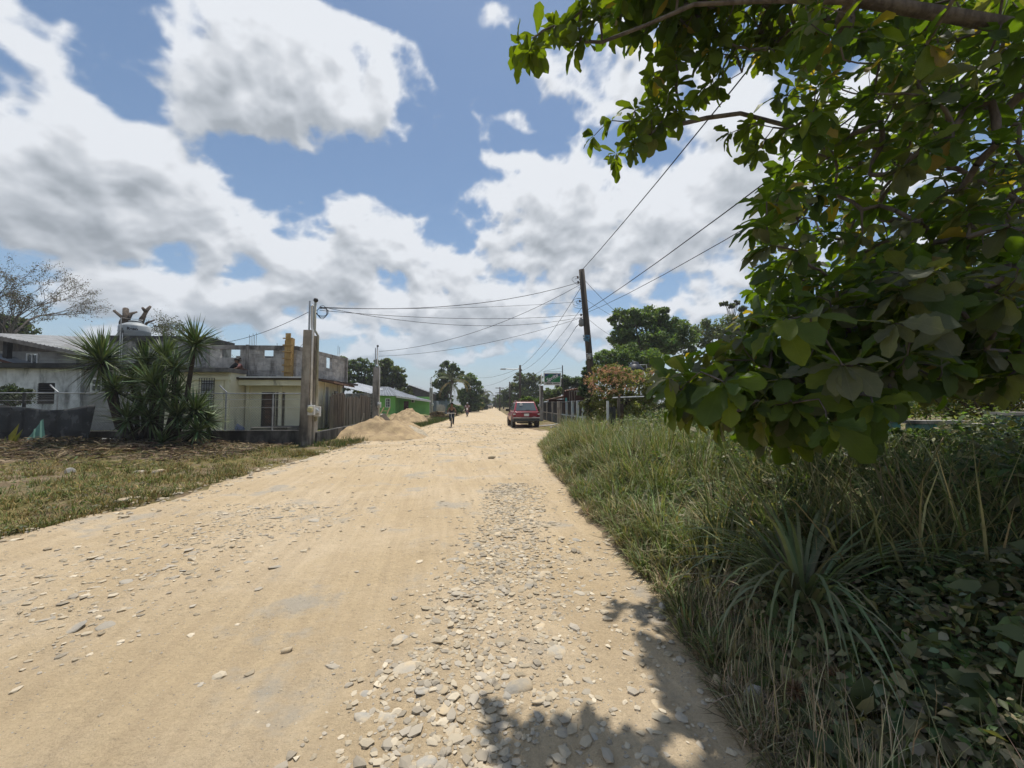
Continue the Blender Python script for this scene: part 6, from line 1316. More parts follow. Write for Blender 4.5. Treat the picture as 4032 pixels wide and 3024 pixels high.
tree('hedge_bush', 'pale lime green vine bush directly behind the red car', gp3(2090, 37), [bl(2070, 1575, 37, 26, 18), bl(2100, 1585, 37, 32, 22), bl(2090, 1605, 37, 40, 20)], 5000, .15, (.10, .16, .03), .06, 42, 'bush', group=GR, alt=(.2, .22, .06), altp=.15)
tree('garden_tree', 'pale-leaved tree below the shop sign', gp3(2185, 42), [bl(2165, 1550, 42, 35, 22), bl(2195, 1540, 42, 25, 22), bl(2150, 1565, 42, 25, 15)], 3000, .2, (.15, .19, .08), .12, 43, group=GR)
tree('garden_tree', 'dark feathery tree right of the shop sign', gp3(2255, 46), [bl(2235, 1505, 46, 35, 28), bl(2275, 1520, 46, 30, 45), bl(2220, 1530, 46, 30, 30)], 5500, .24, (.075, .115, .045), .2, 44, group=GR)
tree('garden_tree', 'upright dark leafy tree hugging the leaning pole', gp3(2310, 24), [bl(2310, 1490, 24, 22, 48), bl(2325, 1440, 24, 18, 40), bl(2300, 1540, 24, 24, 30)], 3800, .15, (.075, .115, .045), .1, 45, group=GR)
tree('shade_tree', 'large round-topped green tree behind the leaning pole', gp3(2560, 33), [bl(2470, 1260, 33, 70, 50), bl(2560, 1250, 33, 80, 55), bl(2640, 1290, 33, 75, 50), bl(2450, 1330, 33, 60, 45), bl(2560, 1350, 33, 120, 60), bl(2690, 1350, 33, 70, 60)], 21000, .24, (.155, .22, .09), .35, 46, group=GR, clumps=170, alt=(.15, .20, .085), altp=.25)
tree('garden_tree', 'bushy mid-green tree in front of the round-topped tree', gp3(2450, 27), [bl(2380, 1420, 27, 55, 50), bl(2460, 1395, 27, 70, 45), bl(2560, 1415, 27, 70, 40), bl(2420, 1470, 27, 90, 40)], 13000, .16, (.16, .23, .09), .18, 47, group=GR, clumps=120)
tree('shade_tree', 'pale dusty-leaved tree behind the almond branches', gp3(2830, 38), [bl(2780, 1310, 38, 70, 55), bl(2870, 1290, 38, 80, 60), bl(2960, 1320, 38, 90, 70)], 9000, .26, (.15, .18, .10), .3, 48, group=GR)
tree('cecropia_tree', 'thin tree with umbrella leaf tufts poking above the dusty tree', gp3(2870, 42), [bl(2850, 1195, 42, 16, 9), bl(2885, 1205, 42, 18, 10), bl(2905, 1190, 42, 12, 8), bl(2925, 1215, 42, 20, 12)], 900, .32, (.10, .12, .06), .1, 49, group=GR, fill=.1, top=at(2885, 1240, 42))
# sunlit bushes behind the teal wall
tree('yard_shrub', 'sunlit yellow-green bush behind the teal wall', gp3(3880, 9), [bl(3700, 1560, 9, 130, 110), bl(3880, 1500, 9, 180, 140), bl(4050, 1560, 9, 160, 140)], 9000, .09, (.20, .20, .045), .08, 50, 'shrub', group=GR, alt=(.10, .14, .04), altp=.35)
tree('yard_shrub', 'leafy green bush left of the teal wall', gp3(3350, 10), [bl(3250, 1640, 10, 130, 70), bl(3420, 1600, 10, 120, 80), bl(3100, 1660, 10, 120, 60)], 8000, .09, (.085, .13, .035), .08, 51, 'shrub', group=GR)
tree('yard_shrub', 'vine thicket between the gate posts and the almond branches', gp3(2750, 14), [bl(2640, 1650, 14, 110, 50), bl(2800, 1640, 13, 130, 60), bl(2950, 1650, 12, 130, 60)], 9000, .085, (.095, .14, .04), .06, 52, 'shrub', group=GR)
tree('garden_tree', 'dense mid-green tree far behind the almond branches', gp3(3050, 24), [bl(2980, 1500, 24, 150, 90), bl(3150, 1460, 24, 160, 110), bl(3300, 1520, 24, 150, 90), bl(3080, 1570, 24, 220, 60)], 12000, .17, (.10, .15, .05), .2, 55, group=GR, clumps=110)
tree('garden_tree', 'tall leafy tree at the right edge behind the yellow-green bush', gp3(3900, 16), [bl(3650, 1420, 16, 180, 120), bl(3900, 1330, 16, 220, 150), bl(4150, 1400, 16, 220, 160), bl(3800, 1520, 16, 320, 90)], 13000, .14, (.11, .15, .045), .2, 56, group=GR, clumps=110)
tree('yard_shrub', 'low hedge of weeds closing the view behind the teal wall', gp3(3400, 17), [bl(3000, 1590, 18, 200, 45), bl(3350, 1600, 17, 220, 50), bl(3750, 1600, 16, 260, 60), bl(2750, 1600, 19, 130, 45)], 11000, .12, (.12, .17, .055), .05, 58, 'shrub', group=GR)
tree('yard_shrub', 'leafy vine mound in front of the teal wall', gp3(3700, 5.6), [bl(3560, 1760, 5.6, 130, 70), bl(3720, 1745, 5.7, 120, 75), bl(3380, 1770, 5.8, 120, 60), bl(3930, 1790, 5.5, 130, 55)], 7000, .06, (.12, .17, .055), .03, 60, 'shrub', group=GR)
# flowering bush with vines below
fb = tree('flowering_bush', 'orange flowering bush spilling over the gate posts', gp3(2440, 16), [bl(2365, 1500, 16, 62, 55), bl(2450, 1478, 16, 80, 48), bl(2545, 1500, 16, 75, 50), bl(2420, 1550, 16, 95, 45), bl(2540, 1560, 16, 70, 45), bl(2400, 1615, 15.6, 70, 55), bl(2500, 1625, 15.6, 75, 50)], 15000, .085, (.23, .245, .08), .07, 53, 'bush', clumps=80, alt=(.27, .25, .11), altp=.3)
rgf = np.random.default_rng(6); fl = []
for (u, v, ru, rv, n) in ((2330, 1500, 28, 34, 26), (2375, 1462, 40, 20, 40), (2440, 1455, 36, 18, 36), (2480, 1480, 45, 22, 34), (2420, 1500, 60, 26, 34), (2345, 1535, 30, 18, 14), (2410, 1545, 36, 14, 22), (2560, 1480, 40, 16, 14), (2600, 1470, 30, 10, 14), (2480, 1530, 40, 18, 14)):
    for k in range(int(n * .62)):
        c = at(u + rgf.normal(0, .5) * ru, v + rgf.normal(0, .5) * rv, 15.2 - rgf.random() * .35); m_ = 9
        P = np.array(c)[None] + rgf.normal(0, .032, (m_, 3)); D = unit(rgf.normal(0, 1, (m_, 3)) + [0, -.5, .6]); L = rgf.uniform(.04, .07, m_); fl.append((P, D, rgf.normal(0, 1, (m_, 3)), L, L * .8, L2, cols(m_, (.56, .32, .22), .2, rgf, (.60, .44, .24), .35)))
leaf_obj('blossom', fl, leafmat('petal', .3, .6, .2, (1.1, .9, .8)), fb)
tree('creeper', 'dry green creeper hanging over the end of the post fence', gp3(2330, 18), [bl(2320, 1600, 18, 38, 50, .5), bl(2345, 1650, 17.5, 45, 45, .5), bl(2500, 1620, 17, 40, 60, .5), bl(2470, 1670, 16.5, 60, 40, .5)], 7500, .10, (.085, .10, .04), .05, 54, 'creeper', alt=(.2, .17, .09), altp=.25, hang=1.2)
tree('creeper', 'dark dense creeper filling the gap behind the broken gate posts', gp3(2470, 19), [bl(2410, 1620, 19, 50, 60, .6), bl(2490, 1610, 19, 70, 65, .6), bl(2580, 1610, 18.5, 70, 65, .6), bl(2660, 1600, 18.5, 60, 60, .6)], 9000, .10, (.085, .11, .045), .05, 59, 'creeper', alt=(.18, .16, .08), altp=.2, hang=.8)
# ------------------------------------------------------------------ spiky yucca at the plot corner
YC = proc('yucca_bark', (.035, .028, .022), (.06, .05, .04), 5, .95, stretch=(1, 1, 3), bump=.5)
yk = T('yucca_tree', 'many-stemmed dark green yucca with spiky leaf rosettes before the low wall', 'yucca', (X(575, 14.2), 14.2, .1))
rgy = np.random.default_rng(3); y = 14.2
heads = [(398, 1405, 430, .0, 100, 1.0, 1.25), (770, 1345, 735, -.3, 62, .85, 1.0), (650, 1400, 640, .5, 70, .85, 1.0), (575, 1420, 600, .3, 46, .8, .9), (605, 1500, 610, -.4, 72, .9, 1.0), (520, 1505, 540, .5, 42, .7, .8), (450, 1520, 470, -.2, 52, .8, .85), (690, 1440, 680, -.2, 40, .7, .85), (640, 1560, 620, -.5, 42, .7, .9), (770, 1610, 700, -.5, 62, .85, .95), (700, 1625, 660, -.7, 48, .8, .85), (820, 1650, 740, -.2, 40, .7, .75), (500, 1640, 530, -.6, 42, .7, .8), (640, 1735, 620, -.8, 22, .5, .55), (780, 1690, 730, -.7, 34, .7, .7), (560, 1580, 565, .3, 40, .7, .8), (700, 1530, 690, .2, 34, .7, .8), (590, 1640, 590, -.4, 36, .7, .8)]
base = Vector((X(578, y), y, .05))
for k, (u, v, ub, dy, n, s_, rr_) in enumerate(heads):
    c = at(u, v, y + dy); mid = at(ub, (v + 1745) / 2 + 20, y + dy * .6); b0 = base + Vector((rgy.normal(0, .15), rgy.normal(0, .1), 0)); k1 = b0.lerp(mid, .5) + Vector(((mid.x - b0.x) * .25, 0, -.12))
    if k == 0: mid = at(432, 1560, y); k1 = at(470, 1680, y)
    MB().tube([b0, k1, mid, mid.lerp(c, .6) + Vector((0, 0, .02)), c], [.15 * s_, .12 * s_, .09 * s_, .08 * s_, .06 * s_], 8).build('stem', YC, yk, True)
    ax = (c - mid).normalized() * .6 + Vector((0, 0, .6)); ax.normalize(); n2 = int(n * 2.9)
    d = unit(rgy.normal(0, 1, (n2, 3)) + np.array(ax) * .55); L = .95 * rr_ * rgy.uniform(.75, 1.15, n2); P = np.array(c)[None] - np.array(ax)[None] * rgy.uniform(0, .28 * s_, (n2, 1)) + d * .04
    N = unit(np.array([0, 0, 1.0])[None] + rgy.normal(0, .25, (n2, 3)) - d * .3); g = rgy.integers(0, 2, n2)
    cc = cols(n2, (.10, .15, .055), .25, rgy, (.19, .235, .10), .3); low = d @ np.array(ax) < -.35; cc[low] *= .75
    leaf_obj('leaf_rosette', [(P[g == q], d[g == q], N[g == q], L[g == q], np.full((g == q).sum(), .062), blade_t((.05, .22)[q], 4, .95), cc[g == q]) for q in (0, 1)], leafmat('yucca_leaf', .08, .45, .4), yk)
# yellow sprouting coconut seedling, climbing shrub on the far-left wall
sd_ = T('coconut_seedling', 'yellowing coconut seedling in front of the green metal sheet', 'seedling', (X(60, 13.6), 13.6, .15))
sets = []
for (u1, v1, w_) in ((62, 1667, .20), (12, 1718, .13), (78, 1690, .11), (48, 1740, .16)):
    p0, p1 = at(58, 1790, 13.6), at(u1, v1, 13.6); L = (p1 - p0).length; sets.append((np.array([p0]), np.array([p1 - p0]), np.array([[0, -1, .3]]), np.array([L]), np.array([w_]), (L4[0], L4[1]), cols(1, (.26, .24, .05), .1, rgy)))
[leaf_obj('leaf', [q_], LEAF, sd_) for q_ in sets]; MB().tube([at(58, 1800, 13.6), at(58, 1770, 13.6)], [.05, .03], 6).build('stem', BARK, sd_)
tree('yard_shrub', 'dark vine shrub against the white wall behind the left fence', (X(40, 17), 17, .4), [(*at(40, 1560, 17), .75, .4, .45)], 2200, .11, (.05, .07, .03), .05, 57, 'shrub')
# ------------------------------------------------------------------ grass, weeds and brush on the left verge
rv = np.random.default_rng(21)
def on_ground(x, y, dz=0.0): return np.stack([x, y, ground_z(x, y) + dz], -1)
n = 42000; yy = 3.2 + 13 * rv.random(n) ** 1.15; xx = xl(yy) - .05 - 11 * rv.random(n) ** 1.5; dens = fbm(np.stack([xx * .8, yy * .8], -1), 3, 90); kp = (dens + .25 * rv.random(n) > .44) & ((yy < 14.6) | (xx > -6.3)); kp &= ~((yy > 10.6) & (xx < -7.6) & (rv.random(n) < .8)); xx, yy = xx[kp], yy[kp]
sel_ = rv.random(len(xx)) < .24; xx, yy = xx[sel_], yy[sel_]; hh0 = rv.uniform(.07, .19, len(xx)) * (.5 + 1.2 * fbm(np.stack([xx * 1.6, yy * 1.6], -1), 2, 91)); tufts('dry_grass', on_ground(xx, yy, -.01), hh0, 11, rv, (.30, .235, .105), (.14, .165, .055), .38, (.006, .012), DRY, .10, .9, seg=2)
n = 9000; yy = 3.2 + 11 * rv.random(n) ** 1.1; xx = xl(yy) - .1 - 6 * rv.random(n) ** 1.6; kp = fbm(np.stack([xx * 1.4, yy * 1.4], -1), 3, 99) > .52; xx, yy = xx[kp], yy[kp]; n = len(xx); A = rv.uniform(0, 6.28, n); L = rv.uniform(.03, .07, n)
leaf_obj('low_weeds', [(on_ground(xx, yy, .01 + .05 * rv.random(n)), np.stack([np.cos(A), np.sin(A), rv.normal(.3, .3, n)], -1), np.tile([0, 0, 1.0], (n, 1)) + rv.normal(0, .3, (n, 3)), L, L * .6, L2, cols(n, (.10, .13, .045), .3, rv, (.22, .19, .09), .3))], LEAF, None, 'stuff')
n = 9000; yy = 14.2 + 30 * rv.random(n); xx = xl(yy) - .1 - np.abs(rv.normal(0, .7, n)); blades('grass', on_ground(xx, yy, -.01), rv.uniform(.08, .26, n), rv.uniform(.008, .016, n) * (1 + yy * .02), rv, (.07, .115, .03), (.17, .15, .06), .3)
n = 9000; yy = rv.uniform(15.6, 24, n); xx = rv.uniform(-26, -7.1, n); kp = (fbm(np.stack([xx * .6, yy * .6], -1), 3, 93) > .42); o = blades('yard_grass', np.stack([xx[kp], yy[kp], np.full(kp.sum(), .39)], -1), rv.uniform(.05, .14, kp.sum()), np.full(kp.sum(), .014), rv, (.095, .13, .035), (.18, .17, .06), .3)
n = 17000; yy = rv.normal(12.7, 1.15, n); xx = rv.uniform(-24, -7.0, n); A = rv.uniform(0, 6.28, n); D = np.stack([np.cos(A), np.sin(A), rv.normal(.05, .2, n)], -1); L = rv.uniform(.06, .32, n)
leaf_obj('dead_brush', [(on_ground(xx, yy, .02 + .12 * rv.random(n) ** 2), D, np.tile([0, 0, 1.0], (n, 1)) + rv.normal(0, .4, (n, 3)), L, L * .10 + .012, blade_t(.25, 2), cols(n, (.10, .075, .05), .4, rv, (.30, .23, .145), .22))], DRY, None, 'stuff')
bp = T('branch_pile', 'pile of pale dry palm stalks on the brush before the low wall', 'branch pile', (X(500, 12.8), 12.8, .25))
for k in range(26):
    p0 = at(rv.uniform(470, 600), rv.uniform(1752, 1775), 12.9); a = rv.uniform(2.6, 3.9); L = rv.uniform(.5, 1.3); p1 = p0 + Vector((math.cos(a) * L, -abs(math.sin(a)) * L * .6 - .1, rv.uniform(-.35, -.15)))
    p0.z = max(p0.z, .15); p1.z = max(float(ground_z(p1.x, p1.y)) + .03, .1); MB().tube([p0, p0.lerp(p1, .5) + Vector((0, 0, rv.uniform(0, .1))), p1], [.022, .018, .010], 5).build('stalk', proc('dry_stalk', (.36, .27, .17), (.24, .17, .11), 6, .95), bp)
# ------------------------------------------------------------------ right verge: grass, weeds, vines
CB = gnd(3170, 2480, .1)
def keep_off(x, y): return np.hypot(x - CB.x, y - CB.y) > .55
n = 4600; yy = 2.2 + 18 * rv.random(n) ** 1.3; d = 4.6 * rv.random(n) ** 1.25; xx = xr(yy) + .02 + d; cl_ = fbm(np.stack([xx * 1.1, yy * 1.1], -1), 3, 95); kp = (cl_ + .25 * rv.random(n) > .46) & ~((yy > 18.8) & (d < 2.2)) & keep_off(xx, yy); xx, yy, d, cl_ = xx[kp], yy[kp], d[kp], cl_[kp]
tufts('grass', on_ground(xx, yy, -.02), np.clip(.24 + d * .60, .2, .95) * rv.uniform(.5, 1.3, len(xx)) * (.5 + cl_), 22, rv, (.165, .205, .08), (.34, .30, .17), .36, (.009, .019), None, .06, .5, seg=3)
n = 1500; yy = 1.2 + 12 * rv.random(n) ** 1.5; xx = xr(yy) + np.abs(rv.normal(.06, .16, n)); tufts('verge_grass', on_ground(xx, yy, -.015), rv.uniform(.06, .22, n), 12, rv, (.19, .19, .09), (.38, .31, .20), .55, (.005, .010), DRY, .04, 1.1, seg=3)
n = 4500; yy = 1.2 + 9 * rv.random(n) ** 1.9; xx = xr(yy) + np.abs(rv.normal(.1, .42, n)) * np.clip(1.5 - yy * .15, .5, 1.3); blades('dead_grass', on_ground(xx, yy, -.01), rv.uniform(.08, .30, n), rv.uniform(.003, .006, n), rv, (.36, .29, .18), (.22, .20, .10), .4, DRY, 1.0, (.3, .8, 1.2))
n = 3600; yy = 1.15 + 1.9 * rv.random(n) ** 1.2; xx = xr(yy) + .15 + 1.7 * rv.random(n) ** 1.3; blades('dead_grass', on_ground(xx, yy, -.01), rv.uniform(.15, .50, n), rv.uniform(.003, .006, n), rv, (.42, .34, .22), (.24, .24, .12), .35, DRY, .9, (.5, 1.0, 1.4))
def bush_h(x, y): dd_ = x - xr(y); return np.clip(.08 + .34 * np.clip(dd_ - .25, 0, 9), .04, .95) * (.25 + 1.5 * fbm(np.stack([x * 1.1, y * 1.1], -1), 4, 97))
def ground_cover(name, n, y0, y1, d0, d1, size, base, alt, altp, seed, tm=L4, up=.9, pw=1.3):
    g2 = np.random.default_rng(seed); yy = y0 + (y1 - y0) * g2.random(n) ** pw; xx = xr(yy) + d0 + (d1 - d0) * g2.random(n); hh_ = bush_h(xx, yy); z = ground_z(xx, yy) + hh_ * (1 - .75 * g2.random(n) ** 1.8)
    D = unit(np.stack([g2.normal(-.25, .8, n), g2.normal(-.3, .8, n), g2.normal(-.1, .4, n)], -1)); N = np.stack([g2.normal(-.15, .45, n), g2.normal(-.2, .45, n), np.full(n, up)], -1); L = size * np.clip(g2.lognormal(-.1, .35, n), .4, 1.7)
    return leaf_obj(name, [(np.stack([xx, yy, z], -1), D, N, L, L * g2.uniform(.5, .72, n), tm, cols(n, base, .3, g2, alt, altp))], LEAF, None, 'stuff')
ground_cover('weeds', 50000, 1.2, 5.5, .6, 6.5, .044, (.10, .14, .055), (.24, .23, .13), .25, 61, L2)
ground_cover('vines', 46000, 3.6, 15, .6, 9, .055, (.15, .21, .06), (.30, .31, .14), .3, 62, L2)
ground_cover('dusty_weeds', 5200, 1.15, 3.6, .35, 1.9, .045, (.24, .24, .15), (.34, .29, .19), .3, 65, L4, .9, 1.2)
ground_cover('narrow_weeds', 16000, 1.5, 12, .2, 5, .11, (.13, .165, .07), (.30, .26, .15), .3, 66, blade_t(.5, 2), .6)
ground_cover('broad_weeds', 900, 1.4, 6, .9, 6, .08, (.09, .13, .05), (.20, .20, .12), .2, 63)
ground_cover('shrubby_weeds', 12000, 13, 22, 1.8, 8, .10, (.13, .17, .06), (.3, .27, .14), .3, 64, L2)
# arching clumps of broad-bladed guinea grass
def clump(label, bx_, by_, n, L0, seed, stalks=(), w_=.028, lean=.5, col=(.22, .255, .145)):
    g2 = np.random.default_rng(seed); z = float(ground_z(bx_, by_)); o = T('grass_clump', label, 'grass clump', (bx_, by_, z), 0, 'clumps of guinea grass'); A = g2.uniform(0, 6.283, n); ln = np.abs(g2.normal(lean, .3, n))
    P = np.stack([bx_ + np.cos(A) * .10 * g2.random(n), by_ + np.sin(A) * .10 * g2.random(n), np.full(n, z)], -1); D = np.stack([np.cos(A) * ln, np.sin(A) * ln, np.ones(n)], -1); N = np.stack([-np.cos(A), -np.sin(A), ln + .2], -1); L = L0 * g2.uniform(.55, 1.15, n); q = g2.integers(0, 3, n)
    arch_obj('blades', (P, A, np.abs(g2.normal(lean * .5, .22, n)), np.clip(g2.normal(2.2, .5, n), .9, 3.0), L, np.full(n, w_), cols(n, col, .2, g2, (.28, .25, .16), .15), 10), GRASS, o)
    for pts in stalks:
        s_ = MB().tube(pts, [.006, .005, .004, .003, .002][:len(pts)], 5, False).build('seed_stalk', proc('green_stalk', (.20, .19, .07), (.16, .15, .06), 6, .8), o, True); e = Vector(pts[-1]); p_ = Vector(pts[-2]); sp_ = MB()
        for k in range(8): f_ = p_.lerp(e, k / 7); sp_.tube([f_, f_ + Vector((g2.normal(.08, .06), g2.normal(0, .08), g2.normal(-.08, .05)))], .0016, 3, False)
        sp_.build('spikelets', MATS['green_stalk'], s_)
    return o
cb = CB
clump('large arching guinea grass clump in the shade at the right verge', cb.x, cb.y, 170, 1.2, 71, ([cb + Vector((0, 0, .0)), at(3330, 2230, 2.75), at(3480, 2060, 2.8), at(3600, 1950, 2.85), at(3720, 1860, 2.9)], [cb + Vector((.1, .05, 0)), at(3480, 2150, 2.5), at(3720, 1960, 2.5), at(3900, 1880, 2.5), at(4060, 1855, 2.5)], [cb + Vector((-.1, .05, 0)), at(3170, 2150, 2.9), at(3185, 1980, 2.9), at(3215, 1850, 2.9)]))
c2 = gnd(2760, 2230, .1); clump('guinea grass clump behind the large one, nearer the road', c2.x + .35, c2.y, 90, .65, 72, (), .013)
c2 = gnd(2560, 2000, .1); clump('guinea grass clump halfway along the sunny verge', c2.x + .3, c2.y, 80, .65, 73, (), .016, .4, (.16, .21, .08))
c2 = gnd(2380, 1860, .1); clump('guinea grass clump at the far end of the sunny verge', c2.x + .3, c2.y, 80, .7, 74, (), .018, .35, (.16, .21, .08))
c2 = gnd(2980, 2190, .1); clump('low guinea grass clump right behind the large shaded clump', c2.x + .5, c2.y + .4, 90, .75, 75, (), .014)
# dead seed heads and pale broad-leaved weed at the bottom right
for k, (u, v) in enumerate(((3290, 2680), (3130, 2720), (3420, 2960))):
    c = at(u, v, 1.9); g2 = np.random.default_rng(80 + k); n = 320; d = unit(g2.normal(0, 1, (n, 3)) + [0, 0, .4]); o = T('seed_head', ('upper fluffy brown seed head at the lower right verge', 'small fluffy brown seed head beside the long pale stone', 'lowest fluffy brown seed head at the picture bottom')[k], 'seed head', c, 0, 'dead seed heads')
    leaf_obj('fluff', [(np.tile(np.array(c), (n, 1)) + d * .01, d, g2.normal(0, 1, (n, 3)), g2.uniform(.03, .075, n) * (1 if k != 1 else .7), np.full(n, .003), L2, cols(n, (.30, .20, .12), .25, g2))], DRY, o); MB().tube([c, (c.x + .05, c.y + .05, float(ground_z(c.x, c.y)))], .003, 4).build('stalk', MATS['dry_stalk'], o)
pw_ = T('broad_leaf_weed', 'pale dusty lobed-leaf weed at the bottom right corner', 'weed', at(3560, 2960, 1.75)); g2 = np.random.default_rng(90); sets = []
for (u, v, L, a) in ((3480, 2900, .13, 2.6), (3560, 2940, .17, -.9), (3640, 2780, .12, .6), (3700, 2850, .13, 1.0), (3760, 2920, .12, .2), (3620, 2990, .12, -1.2), (3850, 2960, .12, .4), (3900, 2830, .1, 1.2), (3530, 2850, .09, 1.6)):
    c = at(u, v, 1.75); sets.append((np.array([c]), np.array([[math.cos(a), .1, math.sin(a)]]), np.array([[.1, -1, .7]]), np.array([L]), np.array([L * .55]), L4, cols(1, (.22, .23, .14), .12, g2)))
[leaf_obj('leaf', [q_], LEAF, pw_) for q_ in sets]; MB().tube([at(3560, 2960, 1.75), at(3640, 3020, 1.75) - Vector((0, 0, .15))], .006, 5).build('stem', MATS['green_stalk'], pw_)
bl_ = gnd(2785, 2590, .06); o = leaf_obj('fallen_leaf', [(np.array([bl_]), np.array([[.5, -.6, .1]]), np.array([[.2, 0, 1.0]]), np.array([.075]), np.array([.05]), L4, cols(1, (.10, .045, .03), .05, g2))], DRY); tag(o, 'single curled dark red-brown fallen leaf at the road edge', 'leaf')

# ------------------------------------------------------------------ the dusty air down the road
hz = MB().box(-2250, 2250, -1750, 2300, -5, 62).build('haze', bpy.data.materials.new('dusty_air'), None); tag(hz, kind='stuff')
m = hz.data.materials[0]; m.use_nodes = True; t = m.node_tree; t.nodes.remove(t.nodes['Principled BSDF']); pv = nd(t, 'ShaderNodeVolumePrincipled'); pv.inputs['Color'].default_value = (.86, .9, .96, 1); pv.inputs['Density'].default_value = .0007; pv.inputs['Anisotropy'].default_value = .2
t.links.new(pv.outputs[0], t.nodes['Material Output'].inputs['Volume'])
# ------------------------------------------------------------------ tropical almond tree that overhangs the road from the right
rga = np.random.default_rng(14); K = 4032 / 2212
ALM = leafmat('almond_leaf', .46, .55, .3, (2.3, 2.4, .30))
# midrib and side veins follow the leaf's own length and width
t = ALM.node_tree; b = t.nodes['Principled BSDF']; lu_ = nd(t, 'ShaderNodeAttribute', attribute_name='Luv'); se = nd(t, 'ShaderNodeSeparateColor'); t.links.new(lu_.outputs['Color'], se.inputs[0])
ax_ = mth(t, 'ABSOLUTE', se.outputs[0]); rib = mapr(t, ax_, .006, .022, 1, 0); sv_ = mth(t, 'SINE', mth(t, 'MULTIPLY', mth(t, 'SUBTRACT', se.outputs[1], mth(t, 'MULTIPLY', ax_, .55)), 62)); vein = mth(t, 'MAXIMUM', rib, mth(t, 'MULTIPLY', mapr(t, sv_, .86, 1.0, 0, 1), .45))
src = b.inputs['Base Color'].links[0].from_socket; vc = mixc(t, mth(t, 'MULTIPLY', vein, .55), src, mixc(t, 1.0, src, (1.9, 1.8, 1.7), 'MULTIPLY')); t.links.new(vc, b.inputs['Base Color'])
bn = nd(t, 'ShaderNodeBump'); bn.inputs['Strength'].default_value = .35; bn.inputs['Distance'].default_value = .004; t.links.new(mth(t, 'ADD', vein, mth(t, 'MULTIPLY', noise(t, nd(t, 'ShaderNodeNewGeometry').outputs['Position'], 60, 3), .8)), bn.inputs['Height']); t.links.new(bn.outputs[0], b.inputs['Normal'])
at_tree = T('almond_tree', 'big-leaved tropical almond tree overhanging the road from the right', 'tree', (6.6, 3.4, 0))
def in_poly(P, poly):
    x, y_ = P[:, 0], P[:, 1]; ins = np.zeros(len(P), bool); j = len(poly) - 1
    for i_ in range(len(poly)):
        xi, yi = poly[i_]; xj, yj = poly[j]; c = ((yi > y_) != (yj > y_)) & (x < (xj - xi) * (y_ - yi) / (yj - yi + 1e-9) + xi); ins ^= c; j = i_
    return ins
def sample(poly, n, y0, y1):
    poly = np.array(poly, float); lo_, hi_ = poly.min(0), poly.max(0); out = []
    while len(out) < n:
        q = rga.uniform(lo_, hi_, (n * 3, 2)); q = q[in_poly(q, poly)]
        for u, v in q:
            hole = min(((u - a) / c) ** 2 + ((v - b_) / d) ** 2 for a, b_, c, d in ((1990, 470, 22, 15), (2110, 300, 30, 20), (1790, 560, 14, 26)))
            if hole < 1: continue
            out.append(np.array(at(u * K, v * K, rga.uniform(y0, y1))))
            if len(out) >= n: break
    return out
MAIN = [(1690, 330), (1660, 420), (1640, 480), (1640, 560), (1625, 640), (1590, 720), (1530, 760), (1450, 800), (1440, 860), (1490, 890), (1580, 920), (1620, 970), (1680, 950), (1760, 890), (1880, 880), (1960, 790), (2080, 740), (2230, 790), (2230, -30), (1720, -30), (1740, 120), (1760, 230)]
LOWER = [(1660, 660), (1600, 740), (1520, 770), (1440, 810), (1425, 860), (1500, 890), (1570, 930), (1620, 1000), (1690, 985), (1760, 930), (1880, 930), (1980, 850), (2090, 800), (2220, 830), (2220, 560), (1900, 560)]
BAND = [(1400, -20), (1440, 60), (1420, 130), (1345, 230), (1275, 290), (1290, 335), (1350, 350), (1430, 280), (1530, 225), (1600, 150), (1700, 130), (1780, 60), (1780, -20)]
TIP = [(1110, 85), (1130, 50), (1180, 40), (1240, -10), (1330, -20), (1290, 60), (1260, 110), (1200, 70), (1140, 130)]
RLOW = [(1860, 560), (2230, 520), (2230, 800), (2100, 790), (1960, 830), (1880, 880), (1800, 870)]
DROOP = [(1560, 860), (1640, 900), (1720, 960), (1760, 900), (1740, 800), (1600, 800)]
EDGE = [(1570, 290), (1640, 230), (1720, 180), (1740, 330), (1640, 340)]
ros = [(p, 's') for p in sample(TIP, 15, 3.2, 3.45)] + [(p, 's') for p in sample(BAND, 110, 3.6, 4.4)] + [(p, 's') for p in sample(EDGE, 14, 3.5, 4.3)]
ros += [(p, 'l') for p in sample(LOWER, 105, 2.0, 3.2)] + [(p, 'm') for p in sample(RLOW, 110, 2.4, 4.5)] + [(p, 'm') for p in sample(DROOP, 34, 2.3, 3.4)] + [(p, 'm') for p in sample(MAIN, 340, 2.6, 4.2)] + [(p, 'm') for p in sample(MAIN, 400, 4.2, 6.5)]
for _ in range(210):                                     # the rest of the crown, above and beyond the frame
    q = unit(rga.normal(0, 1, (1, 3)))[0] * rga.random() ** .35; p = np.array([5.6, 3.2, 5.6]) + q * np.array([4.4, 3.6, 2.6])
    e = (p - np.array([0, 0, CAMH])); 
    if p[1] > .2 and e[2] / p[1] < .98 and p[0] / p[1] < 1.5: continue
    if p[0] < 1.7: continue
    ros.append((p, 'c'))
for _ in range(60): ros.append((np.array([rga.uniform(1.15, 3.2), rga.uniform(3.0, 3.8), rga.uniform(5.35, 6.4)]), 'c'))  # extra rosettes high in the crown, added to cast shade on the near road
for _ in range(70): ros.append((np.array([rga.uniform(1.3, 2.4), rga.uniform(3.5, 4.3), rga.uniform(5.7, 6.4)]), 'c'))  # more rosettes added up there to shade the road's right edge
